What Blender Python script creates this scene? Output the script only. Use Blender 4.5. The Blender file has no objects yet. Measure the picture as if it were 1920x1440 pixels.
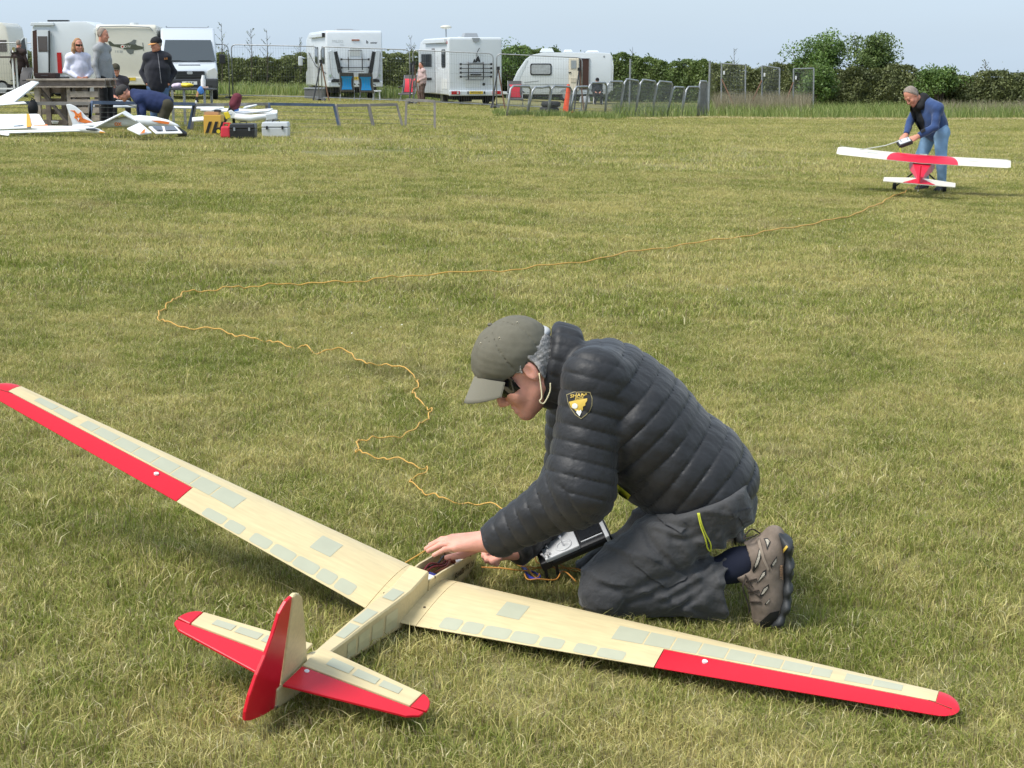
import bpy, bmesh, math, random
import numpy as np
from mathutils import Vector, Matrix
random.seed(7); RNG = np.random.default_rng(7)
SC = bpy.context.scene; COL = SC.collection
PI = math.pi; R = math.radians
# ---------------------------------------------------------------- camera, sky, sun, exposure
FPX, HCAM, YH = 2886.0, 1.55, 115.0            # focal length in photo pixels, eye height, horizon row
TH = math.atan((720 - YH) / FPX)
cam_d = bpy.data.cameras.new('camera'); cam = bpy.data.objects.new('camera', cam_d); COL.objects.link(cam)
cam.location = (0, 0, HCAM); cam.rotation_euler = (PI/2 - TH, 0, 0)
cam_d.sensor_width = 36; cam_d.lens = 36 * FPX / 1920; cam_d.clip_start = .1; cam_d.clip_end = 3000
cam_d.dof.use_dof = False; cam_d.dof.focus_distance = 4.5; cam_d.dof.aperture_fstop = 20
SC.camera = cam
SUN_AZ, SUN_EL = R(-118), R(56)               # sun high on the left, a little behind the camera
wd = bpy.data.worlds.new('World'); SC.world = wd; wd.use_nodes = True
nt = wd.node_tree; nt.nodes.clear()
sky = nt.nodes.new('ShaderNodeTexSky'); sky.sky_type = 'NISHITA'; sky.sun_disc = False
sky.sun_elevation = SUN_EL; sky.sun_rotation = SUN_AZ; sky.air_density = 1.0; sky.dust_density = 2.2; sky.ozone_density = 2.5
veil = nt.nodes.new('ShaderNodeMixRGB'); veil.inputs[0].default_value = .84
veil.inputs[2].default_value = (2.85, 3.5, 4.2, 1)   # thin even cloud over the whole sky
bg = nt.nodes.new('ShaderNodeBackground'); bg.inputs[1].default_value = .10
wo = nt.nodes.new('ShaderNodeOutputWorld')
wtc = nt.nodes.new('ShaderNodeTexCoord'); wmp = nt.nodes.new('ShaderNodeMapping'); wmp.inputs['Scale'].default_value = (1.6, 1.6, 9)
wnz = nt.nodes.new('ShaderNodeTexNoise'); wnz.inputs['Scale'].default_value = 1.3; wnz.inputs['Detail'].default_value = 5
wrg = nt.nodes.new('ShaderNodeMapRange'); wrg.inputs[1].default_value = .3; wrg.inputs[2].default_value = .7; wrg.inputs[3].default_value = .76; wrg.inputs[4].default_value = .92   # thin uneven cloud
nt.links.new(wtc.outputs['Generated'], wmp.inputs[0]); nt.links.new(wmp.outputs[0], wnz.inputs['Vector']); nt.links.new(wnz.outputs['Fac'], wrg.inputs[0]); nt.links.new(wrg.outputs[0], veil.inputs[0])
nt.links.new(sky.outputs[0], veil.inputs[1]); nt.links.new(veil.outputs[0], bg.inputs[0]); nt.links.new(bg.outputs[0], wo.inputs[0])
sd = bpy.data.lights.new('sun', 'SUN'); sun = bpy.data.objects.new('sun', sd); COL.objects.link(sun)
sd.energy = 1.85; sd.angle = R(26); sd.color = (1, .965, .9)
_d = Vector((math.sin(SUN_AZ) * math.cos(SUN_EL), math.cos(SUN_AZ) * math.cos(SUN_EL), math.sin(SUN_EL)))
sun.rotation_euler = _d.to_track_quat('Z', 'Y').to_euler()
vs = SC.view_settings; vs.view_transform = 'Standard'; vs.look = 'None'; vs.gamma = 1; vs.exposure = 1.2
SC.cycles.use_adaptive_sampling = True; SC.cycles.adaptive_threshold = .025; SC.cycles.max_bounces = 4; SC.cycles.diffuse_bounces = 2; SC.cycles.glossy_bounces = 2; SC.cycles.transmission_bounces = 3; SC.cycles.transparent_max_bounces = 6
# ---------------------------------------------------------------- photo pixel <-> place
def ray(px, py):
    u = (px - 960) / FPX; v = (720 - py) / FPX
    return np.array([u, math.cos(TH) + v * math.sin(TH), -math.sin(TH) + v * math.cos(TH)])
def W(px, py, Y):                              # the point seen at that pixel at distance Y
    d = ray(px, py); return np.array([0, 0, HCAM]) + d * (Y / d[1])
def T(x, y):                                   # the lie of the land: falls gently to the right and away
    a = -.47 * math.tanh(x / 9.5) if x < 0 else -.25 * math.tanh(x / 5.3)
    yy = min(max(y, 0), 95)
    b = -.009 * (0.5 * (yy - 35) + math.sqrt(.25 * (yy - 35) ** 2 + 16) - 2)
    return a + b + .16 - .016*max(0, y - 88)
T0 = T(0, 4.2)
_T = T
def T(x, y): return _T(x, y) - T0 - .036*math.exp(-((x-.55)/.75)**2 - ((y-3.8)/.5)**2)
def G(px, py):                                 # the point of the ground seen at that pixel
    d = ray(px, py); lo, hi = .5, 400.
    f = lambda t: HCAM + d[2] * t - T(d[0] * t, d[1] * t)
    for _ in range(60):
        m = .5 * (lo + hi)
        if f(m) > 0: lo = m
        else: hi = m
    return np.array([d[0] * lo, d[1] * lo, HCAM + d[2] * lo])
def GX(px, Y):                                 # ground point in that pixel column at distance Y
    x = (px - 960) / FPX * (Y * math.cos(TH) + (HCAM - .2) * math.sin(TH)); return np.array([x, Y, T(x, Y)])
def PPM(Y): return FPX / (Y * math.cos(TH) + 1.0 * math.sin(TH))
V = np.array
def nrm(a): a = np.asarray(a, float); return a / (np.linalg.norm(a) + 1e-12)
# ---------------------------------------------------------------- materials
MATS = {}
def M(name, col, rough=.6, metal=0., nz=None, bump=None, alpha=1., trans=0., coat=0., sheen=0., attr=None, spec=.5, emit=None):
    """col; nz=(scale, amount) value noise; bump=(scale, strength[, distance]); attr=(attribute, colour2)"""
    if name in MATS: return MATS[name]
    m = bpy.data.materials.new(name); m.use_nodes = True; n = m.node_tree.nodes; L = m.node_tree.links
    p = n['Principled BSDF']; c4 = (*col, 1)
    p.inputs['Base Color'].default_value = c4; p.inputs['Roughness'].default_value = rough; p.inputs['Metallic'].default_value = metal
    p.inputs['Alpha'].default_value = alpha; p.inputs['Transmission Weight'].default_value = trans
    p.inputs['Coat Weight'].default_value = coat; p.inputs['Sheen Weight'].default_value = sheen; p.inputs['Specular IOR Level'].default_value = spec
    tc = n.new('ShaderNodeTexCoord'); src = None
    if attr:
        at = n.new('ShaderNodeAttribute'); at.attribute_name = attr[0]
        mx = n.new('ShaderNodeMixRGB'); mx.inputs[1].default_value = c4; mx.inputs[2].default_value = (*attr[1], 1)
        L.new(at.outputs['Fac'], mx.inputs[0]); src = mx.outputs[0]
    if nz:
        t = n.new('ShaderNodeTexNoise'); t.inputs['Scale'].default_value = nz[0]; t.inputs['Detail'].default_value = 5
        L.new(tc.outputs['Object'], t.inputs['Vector'])
        mr = n.new('ShaderNodeMapRange'); mr.inputs[1].default_value = .3; mr.inputs[2].default_value = .7
        mr.inputs[3].default_value = 1 - nz[1]; mr.inputs[4].default_value = 1 + nz[1]
        L.new(t.outputs['Fac'], mr.inputs[0])
        hs = n.new('ShaderNodeHueSaturation')
        if src: L.new(src, hs.inputs['Color'])
        else: hs.inputs['Color'].default_value = c4
        L.new(mr.outputs[0], hs.inputs['Value']); src = hs.outputs[0]
    if src: L.new(src, p.inputs['Base Color'])
    if bump:
        t = n.new('ShaderNodeTexNoise'); t.inputs['Scale'].default_value = bump[0]; t.inputs['Detail'].default_value = 4
        L.new(tc.outputs['Object'], t.inputs['Vector'])
        b = n.new('ShaderNodeBump'); b.inputs['Strength'].default_value = bump[1]; b.inputs['Distance'].default_value = bump[2] if len(bump) > 2 else .01
        L.new(t.outputs['Fac'], b.inputs['Height']); L.new(b.outputs[0], p.inputs['Normal'])
    if emit: p.inputs['Emission Color'].default_value = (*emit[:3], 1); p.inputs['Emission Strength'].default_value = emit[3]
    MATS[name] = m; return m
def srgb(r, g, b):
    f = lambda c: (c / 255 / 12.92) if c / 255 <= .04045 else ((c / 255 + .055) / 1.055) ** 2.4
    return (f(r), f(g), f(b))
# ---------------------------------------------------------------- scene objects
def tag(o, label=None, cat=None, group=None, kind=None):
    if label: o['label'] = label
    if cat: o['category'] = cat
    if group: o['group'] = group
    if kind: o['kind'] = kind
    return o
def thing(name, label, cat, loc=(0, 0, 0), rotz=0., group=None):
    o = bpy.data.objects.new(name, None); COL.objects.link(o); o.empty_display_size = .1
    o.location = [float(v) for v in loc]; o.rotation_euler = (0, 0, rotz)
    return tag(o, label, cat, group)
def base_m(o): return Matrix.Translation(o.location) @ o.rotation_euler.to_matrix().to_4x4()
def link(name, me, mat=None, parent=None, world=False):
    """one mesh object; world=True: the mesh is in world coordinates although it has a parent"""
    o = bpy.data.objects.new(name, me); COL.objects.link(o)
    if mat is not None and len(me.materials) == 0: me.materials.append(mat)
    if parent is not None:
        o.parent = parent
        if world:
            top = parent
            while top.parent is not None: top = top.parent
            m = base_m(top).inverted()
            if parent is top: o.matrix_parent_inverse = m
            else: o.matrix_parent_inverse = Matrix.Identity(4)
    return o
def copy_tree(o, parent=None):
    c = o.copy(); COL.objects.link(c); c.parent = parent
    for ch in list(o.children): copy_tree(ch, c)
    return c
class MB:
    """collects shapes and links them as one mesh object"""
    def __init__(s): s.v = []; s.f = []
    def add(s, vs, fs):
        k = len(s.v); s.v += [tuple(map(float, p)) for p in vs]; s.f += [tuple(i + k for i in f) for f in fs]; return s
    def box(s, c, d, rot=None, taper=None):
        x, y, z = [.5 * q for q in d]
        P = [(-x, -y, -z), (x, -y, -z), (x, y, -z), (-x, y, -z), (-x, -y, z), (x, -y, z), (x, y, z), (-x, y, z)]
        if taper: P = [(p[0] * (taper[0] if p[2] > 0 else 1), p[1] * (taper[1] if p[2] > 0 else 1), p[2]) for p in P]
        if rot is not None: P = [tuple(rot @ Vector(p)) for p in P]
        return s.add([(p[0] + c[0], p[1] + c[1], p[2] + c[2]) for p in P],
                     [(3, 2, 1, 0), (4, 5, 6, 7), (0, 1, 5, 4), (1, 2, 6, 5), (2, 3, 7, 6), (3, 0, 4, 7)])
    def bar(s, a, b, w, h=None, up=(0, 0, 1)):         # a square bar from a to b
        a, b = V(a, float), V(b, float); h = h or w; d = nrm(b - a)
        u = V(up, float)
        if abs(d @ u) > .95: u = V([1., 0, 0])
        r = nrm(np.cross(d, u)); u = np.cross(r, d); P = []
        for q in (a, b): P += [q - r*w/2 - u*h/2, q + r*w/2 - u*h/2, q + r*w/2 + u*h/2, q - r*w/2 + u*h/2]
        return s.add(P, [(3, 2, 1, 0), (4, 5, 6, 7), (0, 1, 5, 4), (1, 2, 6, 5), (2, 3, 7, 6), (3, 0, 4, 7)])
    def tube(s, pts, r, n=8, cap=True, closed=False):   # r may be a list
        pts = [V(p, float) for p in pts]; m = len(pts); rr = r if hasattr(r, '__len__') else [r] * m
        rings = []; ref = None
        for i, p in enumerate(pts):
            if closed: d = nrm(pts[(i + 1) % m] - pts[i - 1])
            else: d = nrm(pts[min(i + 1, m - 1)] - pts[max(i - 1, 0)])
            if ref is None:
                ref = V([0, 0, 1.]) if abs(d[2]) < .9 else V([1., 0, 0])
            a = nrm(ref - d * (ref @ d)); ref = a; b = np.cross(d, a)
            rings.append([p + rr[i] * (a * math.cos(2*PI*k/n) + b * math.sin(2*PI*k/n)) for k in range(n)])
        vs = [q for g in rings for q in g]; fs = []
        for i in range(m if closed else m - 1):
            j = (i + 1) % m
            for k in range(n): fs.append((i*n + k, i*n + (k+1) % n, j*n + (k+1) % n, j*n + k))
        if cap and not closed: fs += [tuple(range(n))[::-1], tuple((m-1)*n + k for k in range(n))]
        return s.add(vs, fs)
    def prism(s, poly, a, b, ax='z', flip=False):        # polygon (2-D) extruded between a and b along an axis
        n = len(poly); f = {'z': lambda p, h: (p[0], p[1], h), 'y': lambda p, h: (p[0], h, p[1]), 'x': lambda p, h: (h, p[0], p[1])}[ax]
        vs = [f(p, a) for p in poly] + [f(p, b) for p in poly]
        return s.add(vs, [tuple(range(n))[::-1], tuple(range(n, 2*n))] + [(i, (i+1) % n, n + (i+1) % n, n + i) for i in range(n)])
    def loft(s, rings, cap=True, closed=True):
        n = len(rings[0]); vs = [p for r in rings for p in r]; fs = []
        for i in range(len(rings) - 1):
            for k in range(n if closed else n - 1): fs.append((i*n + k, i*n + (k+1) % n, (i+1)*n + (k+1) % n, (i+1)*n + k))
        if cap: fs += [tuple(range(n))[::-1], tuple((len(rings)-1)*n + k for k in range(n))]
        return s.add(vs, fs)
    def ball(s, c, r, n=8, m=6):
        r = r if hasattr(r, '__len__') else (r, r, r); rings = []
        for i in range(m + 1):
            t = -PI/2 + PI * i / m; rings.append([(c[0] + r[0]*math.cos(t)*math.cos(2*PI*k/n) + 1e-6*k, c[1] + r[1]*math.cos(t)*math.sin(2*PI*k/n), c[2] + r[2]*math.sin(t)) for k in range(n)])
        return s.loft(rings, cap=False)
    def cyl(s, a, b, r, n=12): return s.tube([a, b], r, n)
    def xf(s, mat): s.v = [tuple(mat @ Vector(p)) for p in s.v]; return s
    def mesh(s, name='mesh', smooth=False, bevel=0., seg=2):
        me = bpy.data.meshes.new(name); me.from_pydata(s.v, [], s.f); me.update()
        bm = bmesh.new(); bm.from_mesh(me); bmesh.ops.remove_doubles(bm, verts=bm.verts, dist=1e-5)
        bmesh.ops.recalc_face_normals(bm, faces=bm.faces)
        if bevel: bmesh.ops.bevel(bm, geom=[e for e in bm.edges if e.is_manifold and e.calc_face_angle(0) > .6], offset=bevel, segments=seg, affect='EDGES', profile=.6)
        bm.to_mesh(me); bm.free()
        if smooth:
            me.polygons.foreach_set('use_smooth', [True] * len(me.polygons))
            if smooth != 'all': me.set_sharp_from_angle(angle=R(smooth if smooth is not True else 38))
        return me
    def build(s, name, mat, parent=None, world=False, smooth=False, bevel=0., seg=2):
        return link(name, s.mesh(name, smooth, bevel, seg), mat, parent, world)
def text_mesh(txt, size, bold=0., align='CENTER', extrude=.0):
    cu = bpy.data.curves.new('lettering', 'FONT'); cu.body = txt; cu.size = size; cu.align_x = align; cu.align_y = 'CENTER'
    cu.offset = bold; cu.extrude = extrude; cu.resolution_u = 3
    o = bpy.data.objects.new('lettering', cu); COL.objects.link(o)
    dg = bpy.context.evaluated_depsgraph_get(); me = bpy.data.meshes.new_from_object(o.evaluated_get(dg))
    bpy.data.objects.remove(o); bpy.data.curves.remove(cu); return me
def lettering(name, txt, size, mat, origin, right, up, parent, bold=0., shear=0., world=True):
    me = text_mesh(txt, size, bold); r, u = V(right, float), V(up, float); o = V(origin, float)
    for v in me.vertices:
        p = o + r * (v.co.x + shear * v.co.y) + u * v.co.y; v.co = p
    me.materials.clear(); return link(name, me, mat, parent, world)
# ---------------------------------------------------------------- implicit surfaces (figures, cloth)
def grid_of(lo, hi, vox):
    lo = V(lo, float); n = np.ceil((V(hi, float) - lo) / vox).astype(int) + 1
    ax = [lo[i] + vox * np.arange(n[i]) for i in range(3)]
    return lo, n, np.stack(np.meshgrid(*ax, indexing='ij'), -1).astype(np.float32)
def surfnet(F, lo, vox):
    """naive surface nets: vertices, quads of F = 0 (inside negative)"""
    S = F < 0; c = [S[i:S.shape[0]-1+i, j:S.shape[1]-1+j, k:S.shape[2]-1+k] for i in (0, 1) for j in (0, 1) for k in (0, 1)]
    cnt = sum(x.astype(np.int8) for x in c); act = (cnt > 0) & (cnt < 8)
    I = np.argwhere(act); idx = -np.ones(act.shape, np.int64); idx[act] = np.arange(len(I))
    acc = np.zeros((len(I), 3)); num = np.zeros(len(I))
    cor = [(i, j, k) for i in (0, 1) for j in (0, 1) for k in (0, 1)]
    val = np.stack([F[I[:, 0]+i, I[:, 1]+j, I[:, 2]+k] for i, j, k in cor], 1).astype(float)
    for a in range(8):
        for b in range(a + 1, 8):
            d = V(cor[b]) - V(cor[a])
            if np.abs(d).sum() != 1: continue
            fa, fb = val[:, a], val[:, b]; m = (fa < 0) != (fb < 0)
            t = np.where(m, fa / np.where(m, fa - fb, 1), 0)
            acc += np.where(m[:, None], V(cor[a]) + t[:, None] * d, 0); num += m
    P = lo + vox * (I + acc / num[:, None])
    Q = []
    for ax in range(3):
        u, w = [(1, 2), (2, 0), (0, 1)][ax]
        s0 = [slice(None)]*3; s1 = [slice(None)]*3; s0[ax] = slice(0, -1); s1[ax] = slice(1, None)
        A, B = S[tuple(s0)], S[tuple(s1)]; E = np.argwhere(A != B)
        E = E[(E[:, u] > 0) & (E[:, w] > 0) & (E[:, u] < S.shape[u]-1) & (E[:, w] < S.shape[w]-1)]
        if not len(E): continue
        ins = A[E[:, 0], E[:, 1], E[:, 2]]; du = np.eye(3, dtype=int)[u]; dw = np.eye(3, dtype=int)[w]
        g = lambda e: idx[e[:, 0], e[:, 1], e[:, 2]]
        q = np.stack([g(E - du - dw), g(E - dw), g(E), g(E - du)], 1); q[~ins] = q[~ins][:, ::-1]; Q.append(q)
    return P, np.concatenate(Q)
def mesh_np(name, P, Q, smooth=True):
    me = bpy.data.meshes.new(name); me.vertices.add(len(P)); me.vertices.foreach_set('co', np.asarray(P, np.float32).ravel())
    k = Q.shape[1]; me.loops.add(Q.size); me.loops.foreach_set('vertex_index', Q.astype(np.int32).ravel())
    me.polygons.add(len(Q)); me.polygons.foreach_set('loop_start', np.arange(0, Q.size, k, dtype=np.int32))
    me.update(calc_edges=True); me.validate()
    if smooth: me.polygons.foreach_set('use_smooth', [True] * len(me.polygons))
    return me
def relax(P, Q, it=1, lam=.5):
    for _ in range(it):
        acc = np.zeros_like(P); cn = np.zeros(len(P))
        for a in range(4):
            b = (a + 1) % 4
            np.add.at(acc, Q[:, a], P[Q[:, b]]); np.add.at(cn, Q[:, a], 1)
            np.add.at(acc, Q[:, b], P[Q[:, a]]); np.add.at(cn, Q[:, b], 1)
        P = P + lam * (acc / np.maximum(cn, 1)[:, None] - P)
    return P
def sparse_field(fn, lo, hi, vox, c=4):
    """the field on a fine grid, evaluated only near its surface"""
    lo = V(lo, float); n = (np.ceil((V(hi, float) - lo)/(vox*c)).astype(int) + 1)
    ax = [lo[i] + vox*c*(np.arange(n[i]) + .5) - vox*.5 for i in range(3)]
    C = fn(np.stack(np.meshgrid(*ax, indexing='ij'), -1).astype(np.float32))
    near = np.abs(C) < vox*c*1.9
    F = np.repeat(np.repeat(np.repeat(C, c, 0), c, 1), c, 2).astype(np.float32)
    B = np.argwhere(near); off = np.stack(np.meshgrid(*[np.arange(c)]*3, indexing='ij'), -1).reshape(-1, 3)
    for k in range(0, len(B), 12000):
        I = (B[k:k+12000, None, :]*c + off[None]).reshape(-1, 3); F[I[:, 0], I[:, 1], I[:, 2]] = fn((lo + vox*I).astype(np.float32))
    return F, lo
def implicit(name, fn, lo, hi, vox, mat, parent, world=True, rel=1):
    lo, hi = np.minimum(lo, hi), np.maximum(lo, hi)
    F, o = sparse_field(fn, lo, hi, vox); v, q = surfnet(F, o, vox)
    if rel: v = relax(v, q, rel)
    return link(name, mesh_np(name, v, q), mat, parent, world)
def bb(x0, y0, x1, y1, Ya, Yb):               # box round a pixel rectangle between two distances
    C = V([W(x, y, Y) for x in (x0, x1) for y in (y0, y1) for Y in (Ya, Yb)]); return C.min(0), C.max(0)
def cone(P, a, b, ra, rb, ax=None, k=1.):
    """round cone from a to b; ax,k: stretched k times along axis ax"""
    a = V(a, np.float32); b = V(b, np.float32); d = P - a; e = b - a
    if ax is not None:
        ax = nrm(ax).astype(np.float32); c = np.float32(1/k - 1)
        d = d + (d @ ax)[..., None] * ax * c; e = e + (e @ ax) * ax * c
    t = np.clip((d @ e) / max(float(e @ e), 1e-9), 0, 1)
    return np.sqrt(((d - t[..., None] * e) ** 2).sum(-1)) - (ra + (rb - ra) * t)
def ball(P, c, r): 
    d = (P - V(c, np.float32)); return np.sqrt((d * d).sum(-1)) - r
def ell(P, c, r, rot=None):
    """ellipsoid, rot rows = its axes"""
    d = P - V(c, np.float32)
    if rot is not None: d = d @ V(rot, np.float32).T
    r = V(r, np.float32); k = np.sqrt(((d / r) ** 2).sum(-1)); return (k - 1) * float(min(r)) * .5 + (k - 1) * float(np.mean(r)) * .5
def smin(a, b, k):
    h = np.maximum(k - np.abs(a - b), 0) / k; return np.minimum(a, b) - h * h * k * .25
def smax(a, b, k): return -smin(-a, -b, k)
def chain(P, pts, rs, k=.03, ax=None, kk=1.):
    d = None
    for i in range(len(pts) - 1):
        c = cone(P, pts[i], pts[i+1], rs[i], rs[i+1], ax, kk); d = c if d is None else smin(d, c, k)
    return d
def vnoise(P, s, seed=0):
    """cheap smooth noise in [-1,1] from summed sines"""
    r = np.random.default_rng(seed); out = 0
    for i in range(5):
        w = r.normal(size=3); w = w / np.linalg.norm(w) * s * (1 + .45 * i); out = out + np.sin(P @ w.astype(np.float32) + np.float32(r.uniform(0, 6.28))) / (1 + .5 * i)
    return out / 2.2
def bez(pts, n=24):
    """Catmull-Rom through points"""
    pts = [V(p, float) for p in pts]; q = [2*pts[0] - pts[1]] + pts + [2*pts[-1] - pts[-2]]; out = []
    for i in range(1, len(q) - 2):
        for k in range(n):
            t = k / n; a, b, c, d = q[i-1], q[i], q[i+1], q[i+2]
            out.append(.5 * (2*b + (c - a)*t + (2*a - 5*b + 4*c - d)*t*t + (3*b - a - 3*c + d)*t**3))
    return out + [pts[-1]]
# ================================================================ the field
def grass_nodes(m, blade):
    n = m.node_tree.nodes; L = m.node_tree.links; p = n['Principled BSDF']
    geo = n.new('ShaderNodeNewGeometry')
    def noise(scale, det=4, sx=1., sy=1.):
        mp = n.new('ShaderNodeMapping'); mp.inputs['Scale'].default_value = (sx, sy, 0); L.new(geo.outputs['Position'], mp.inputs['Vector'])
        t = n.new('ShaderNodeTexNoise'); t.inputs['Scale'].default_value = scale; t.inputs['Detail'].default_value = det; t.inputs['Roughness'].default_value = .6
        L.new(mp.outputs[0], t.inputs['Vector']); return t.outputs['Fac']
    def rng(x, a, b, c=0., d=1.):
        r = n.new('ShaderNodeMapRange'); r.inputs[1].default_value = a; r.inputs[2].default_value = b; r.inputs[3].default_value = c; r.inputs[4].default_value = d
        L.new(x, r.inputs[0]); return r.outputs[0]
    def mth(op, a, b):
        q = n.new('ShaderNodeMath'); q.operation = op
        for i, x in enumerate((a, b)):
            if isinstance(x, (int, float)): q.inputs[i].default_value = x
            else: L.new(x, q.inputs[i])
        return q.outputs[0]
    def mix(f, a, b):
        q = n.new('ShaderNodeMixRGB')
        for i, x in enumerate((f, a, b)):
            if isinstance(x, tuple): q.inputs[i].default_value = (*x, 1)
            elif isinstance(x, (int, float)): q.inputs[i].default_value = x
            else: L.new(x, q.inputs[i])
        return q.outputs[0]
    big = noise(.45, 3); mid = noise(1.7, 4); fine = noise(7., 4); mow = noise(1., 3, .07, .55); brown = noise(.9, 5)
    dry = mth('ADD', mth('MULTIPLY', big, .55), mth('ADD', mth('MULTIPLY', mid, .5), mth('ADD', mth('MULTIPLY', fine, .35), mth('MULTIPLY', mow, .4))))
    dry = rng(dry, .75, 1.02)
    if blade:
        a = n.new('ShaderNodeAttribute'); a.attribute_name = 'rnd'
        sel = rng(mth('ADD', mth('MULTIPLY', dry, .70), mth('MULTIPLY', a.outputs['Fac'], 1.0)), .42, 1.25)
    else: sel = rng(dry, -.1, 1.0)
    green = mix(mid, (.155, .205, .030), (.275, .32, .052))
    straw = mix(fine, (.50, .43, .15), (.76, .66, .29))
    c = mix(sel, green, straw)
    br = rng(brown, .56, .74)
    c = mix(mth('MULTIPLY', br, .65), c, (.27, .22, .11))
    if blade: c = mix(mth('MULTIPLY', rng(a.outputs['Fac'], .70, .72), rng(a.outputs['Fac'], .84, .82)), c, (.27, .215, .115)); c = mix(rng(a.outputs['Fac'], .94, .97), c, (.74, .67, .38))
    else: c = mix(.65, c, (.10, .085, .035))
    L.new(c, p.inputs['Base Color']); p.inputs['Roughness'].default_value = .65; p.inputs['Specular IOR Level'].default_value = .25
    if blade:
        tr = n.new('ShaderNodeBsdfTranslucent'); L.new(c, tr.inputs[0]); ms = n.new('ShaderNodeMixShader'); ms.inputs[0].default_value = .3
        L.new(p.outputs[0], ms.inputs[1]); L.new(tr.outputs[0], ms.inputs[2]); L.new(ms.outputs[0], n['Material Output'].inputs[0])
    else:
        t = n.new('ShaderNodeTexNoise'); t.inputs['Scale'].default_value = 28; t.inputs['Detail'].default_value = 6; L.new(geo.outputs['Position'], t.inputs['Vector'])
        b = n.new('ShaderNodeBump'); b.inputs['Strength'].default_value = .9; b.inputs['Distance'].default_value = .04; L.new(t.outputs['Fac'], b.inputs['Height']); L.new(b.outputs[0], p.inputs['Normal'])
m_turf = bpy.data.materials.new('turf'); m_turf.use_nodes = True; grass_nodes(m_turf, False)
m_blade = bpy.data.materials.new('grass_blade'); m_blade.use_nodes = True; grass_nodes(m_blade, True)
xs = np.unique(np.concatenate([np.linspace(-12, 12, 49), np.linspace(-60, 60, 61), np.linspace(-600, 600, 25)]))
ys = np.unique(np.concatenate([np.linspace(-40, 100, 71), np.linspace(100, 900, 21)]))
P = V([(x, y, T(x, y)) for x in xs for y in ys]); ny = len(ys)
Q = V([(i*ny + j, (i+1)*ny + j, (i+1)*ny + j+1, i*ny + j+1) for i in range(len(xs)-1) for j in range(ny-1)])
tag(link('grass_field_ground', mesh_np('ground', P, Q), m_turf), kind='structure')
def patch(size, nb, h, w, seed, segs=2):
    r = np.random.default_rng(seed); vs = []; fs = []; rn = []
    for i in range(nb):
        x, y = r.uniform(-size/2, size/2, 2); a = r.uniform(0, 2*PI); hh = h * r.uniform(.45, 1.25) * (1.5 if r.random() < .04 else 1); ln = hh * abs(r.normal(.85, .6)); la = r.uniform(0, 2*PI)
        ww = w * r.uniform(.6, 1.3); dx, dy = math.cos(a)*ww/2, math.sin(a)*ww/2; lx, ly = math.cos(la)*ln, math.sin(la)*ln; k = len(vs); q = r.random()
        if segs == 2:
            vs += [(x-dx, y-dy, -.01), (x+dx, y+dy, -.01), (x+dx*.8+lx*.35, y+dy*.8+ly*.35, hh*.6), (x-dx*.8+lx*.35, y-dy*.8+ly*.35, hh*.6), (x+lx, y+ly, hh*.92)]
            fs += [(k, k+1, k+2, k+3), (k+3, k+2, k+4)]; rn += [q]*5
        else:
            vs += [(x-dx, y-dy, -.01), (x+dx, y+dy, -.01), (x+lx, y+ly, hh)]; fs += [(k, k+1, k+2)]; rn += [q]*3
    me = bpy.data.meshes.new('grass_patch'); me.from_pydata(vs, [], fs); me.update()
    me.attributes.new('rnd', 'FLOAT', 'POINT').data.foreach_set('value', rn); me.materials.append(m_blade); return me
def scatter(name, patches, pts, label):
    """grass patches scattered over the ground: one object, geometry nodes"""
    coll = bpy.data.collections.new(name + '_tufts')
    for me in patches: coll.objects.link(bpy.data.objects.new('grass_tuft', me))
    me = bpy.data.meshes.new(name); me.from_pydata([p[:3] for p in pts], [], [])
    me.attributes.new('rz', 'FLOAT', 'POINT').data.foreach_set('value', [p[3] for p in pts])
    me.attributes.new('sc', 'FLOAT', 'POINT').data.foreach_set('value', [p[4] for p in pts])
    me.attributes.new('pid', 'INT', 'POINT').data.foreach_set('value', [p[5] for p in pts])
    me.materials.append(m_blade)
    o = bpy.data.objects.new(name, me); COL.objects.link(o); tag(o, label, 'grass', kind='stuff')
    g = bpy.data.node_groups.new(name, 'GeometryNodeTree')
    g.interface.new_socket('Geometry', in_out='INPUT', socket_type='NodeSocketGeometry'); g.interface.new_socket('Geometry', in_out='OUTPUT', socket_type='NodeSocketGeometry')
    N = g.nodes; L = g.links; gi = N.new('NodeGroupInput'); go = N.new('NodeGroupOutput'); m2p = N.new('GeometryNodeMeshToPoints')
    ci = N.new('GeometryNodeCollectionInfo'); ci.inputs[0].default_value = coll; ci.inputs[1].default_value = True; ci.inputs[2].default_value = True
    ip = N.new('GeometryNodeInstanceOnPoints'); ip.inputs['Pick Instance'].default_value = True
    def na(nm, ty):
        a = N.new('GeometryNodeInputNamedAttribute'); a.data_type = ty; a.inputs[0].default_value = nm; return a.outputs[0]
    cx = N.new('ShaderNodeCombineXYZ'); L.new(na('rz', 'FLOAT'), cx.inputs[2])
    L.new(gi.outputs[0], m2p.inputs[0]); L.new(m2p.outputs[0], ip.inputs['Points']); L.new(ci.outputs[0], ip.inputs['Instance'])
    L.new(na('pid', 'INT'), ip.inputs['Instance Index']); L.new(cx.outputs[0], ip.inputs['Rotation']); L.new(na('sc', 'FLOAT'), ip.inputs['Scale']); L.new(ip.outputs[0], go.inputs[0])
    o.modifiers.new('scatter', 'NODES').node_group = g; return o
def zone(y0, y1, step, np_, marg=.8, sc=(.85, 1.2)):
    pts = []; y = y0
    while y < y1:
        hw = .345 * y + marg; x = -hw
        while x < hw:
            X, Y = x + random.uniform(-.3, .3)*step, y + random.uniform(-.3, .3)*step
            pts.append((X, Y, T(X, Y), random.uniform(0, 6.28), random.uniform(*sc), random.randrange(np_))); x += step
        y += step
    return pts
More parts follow.
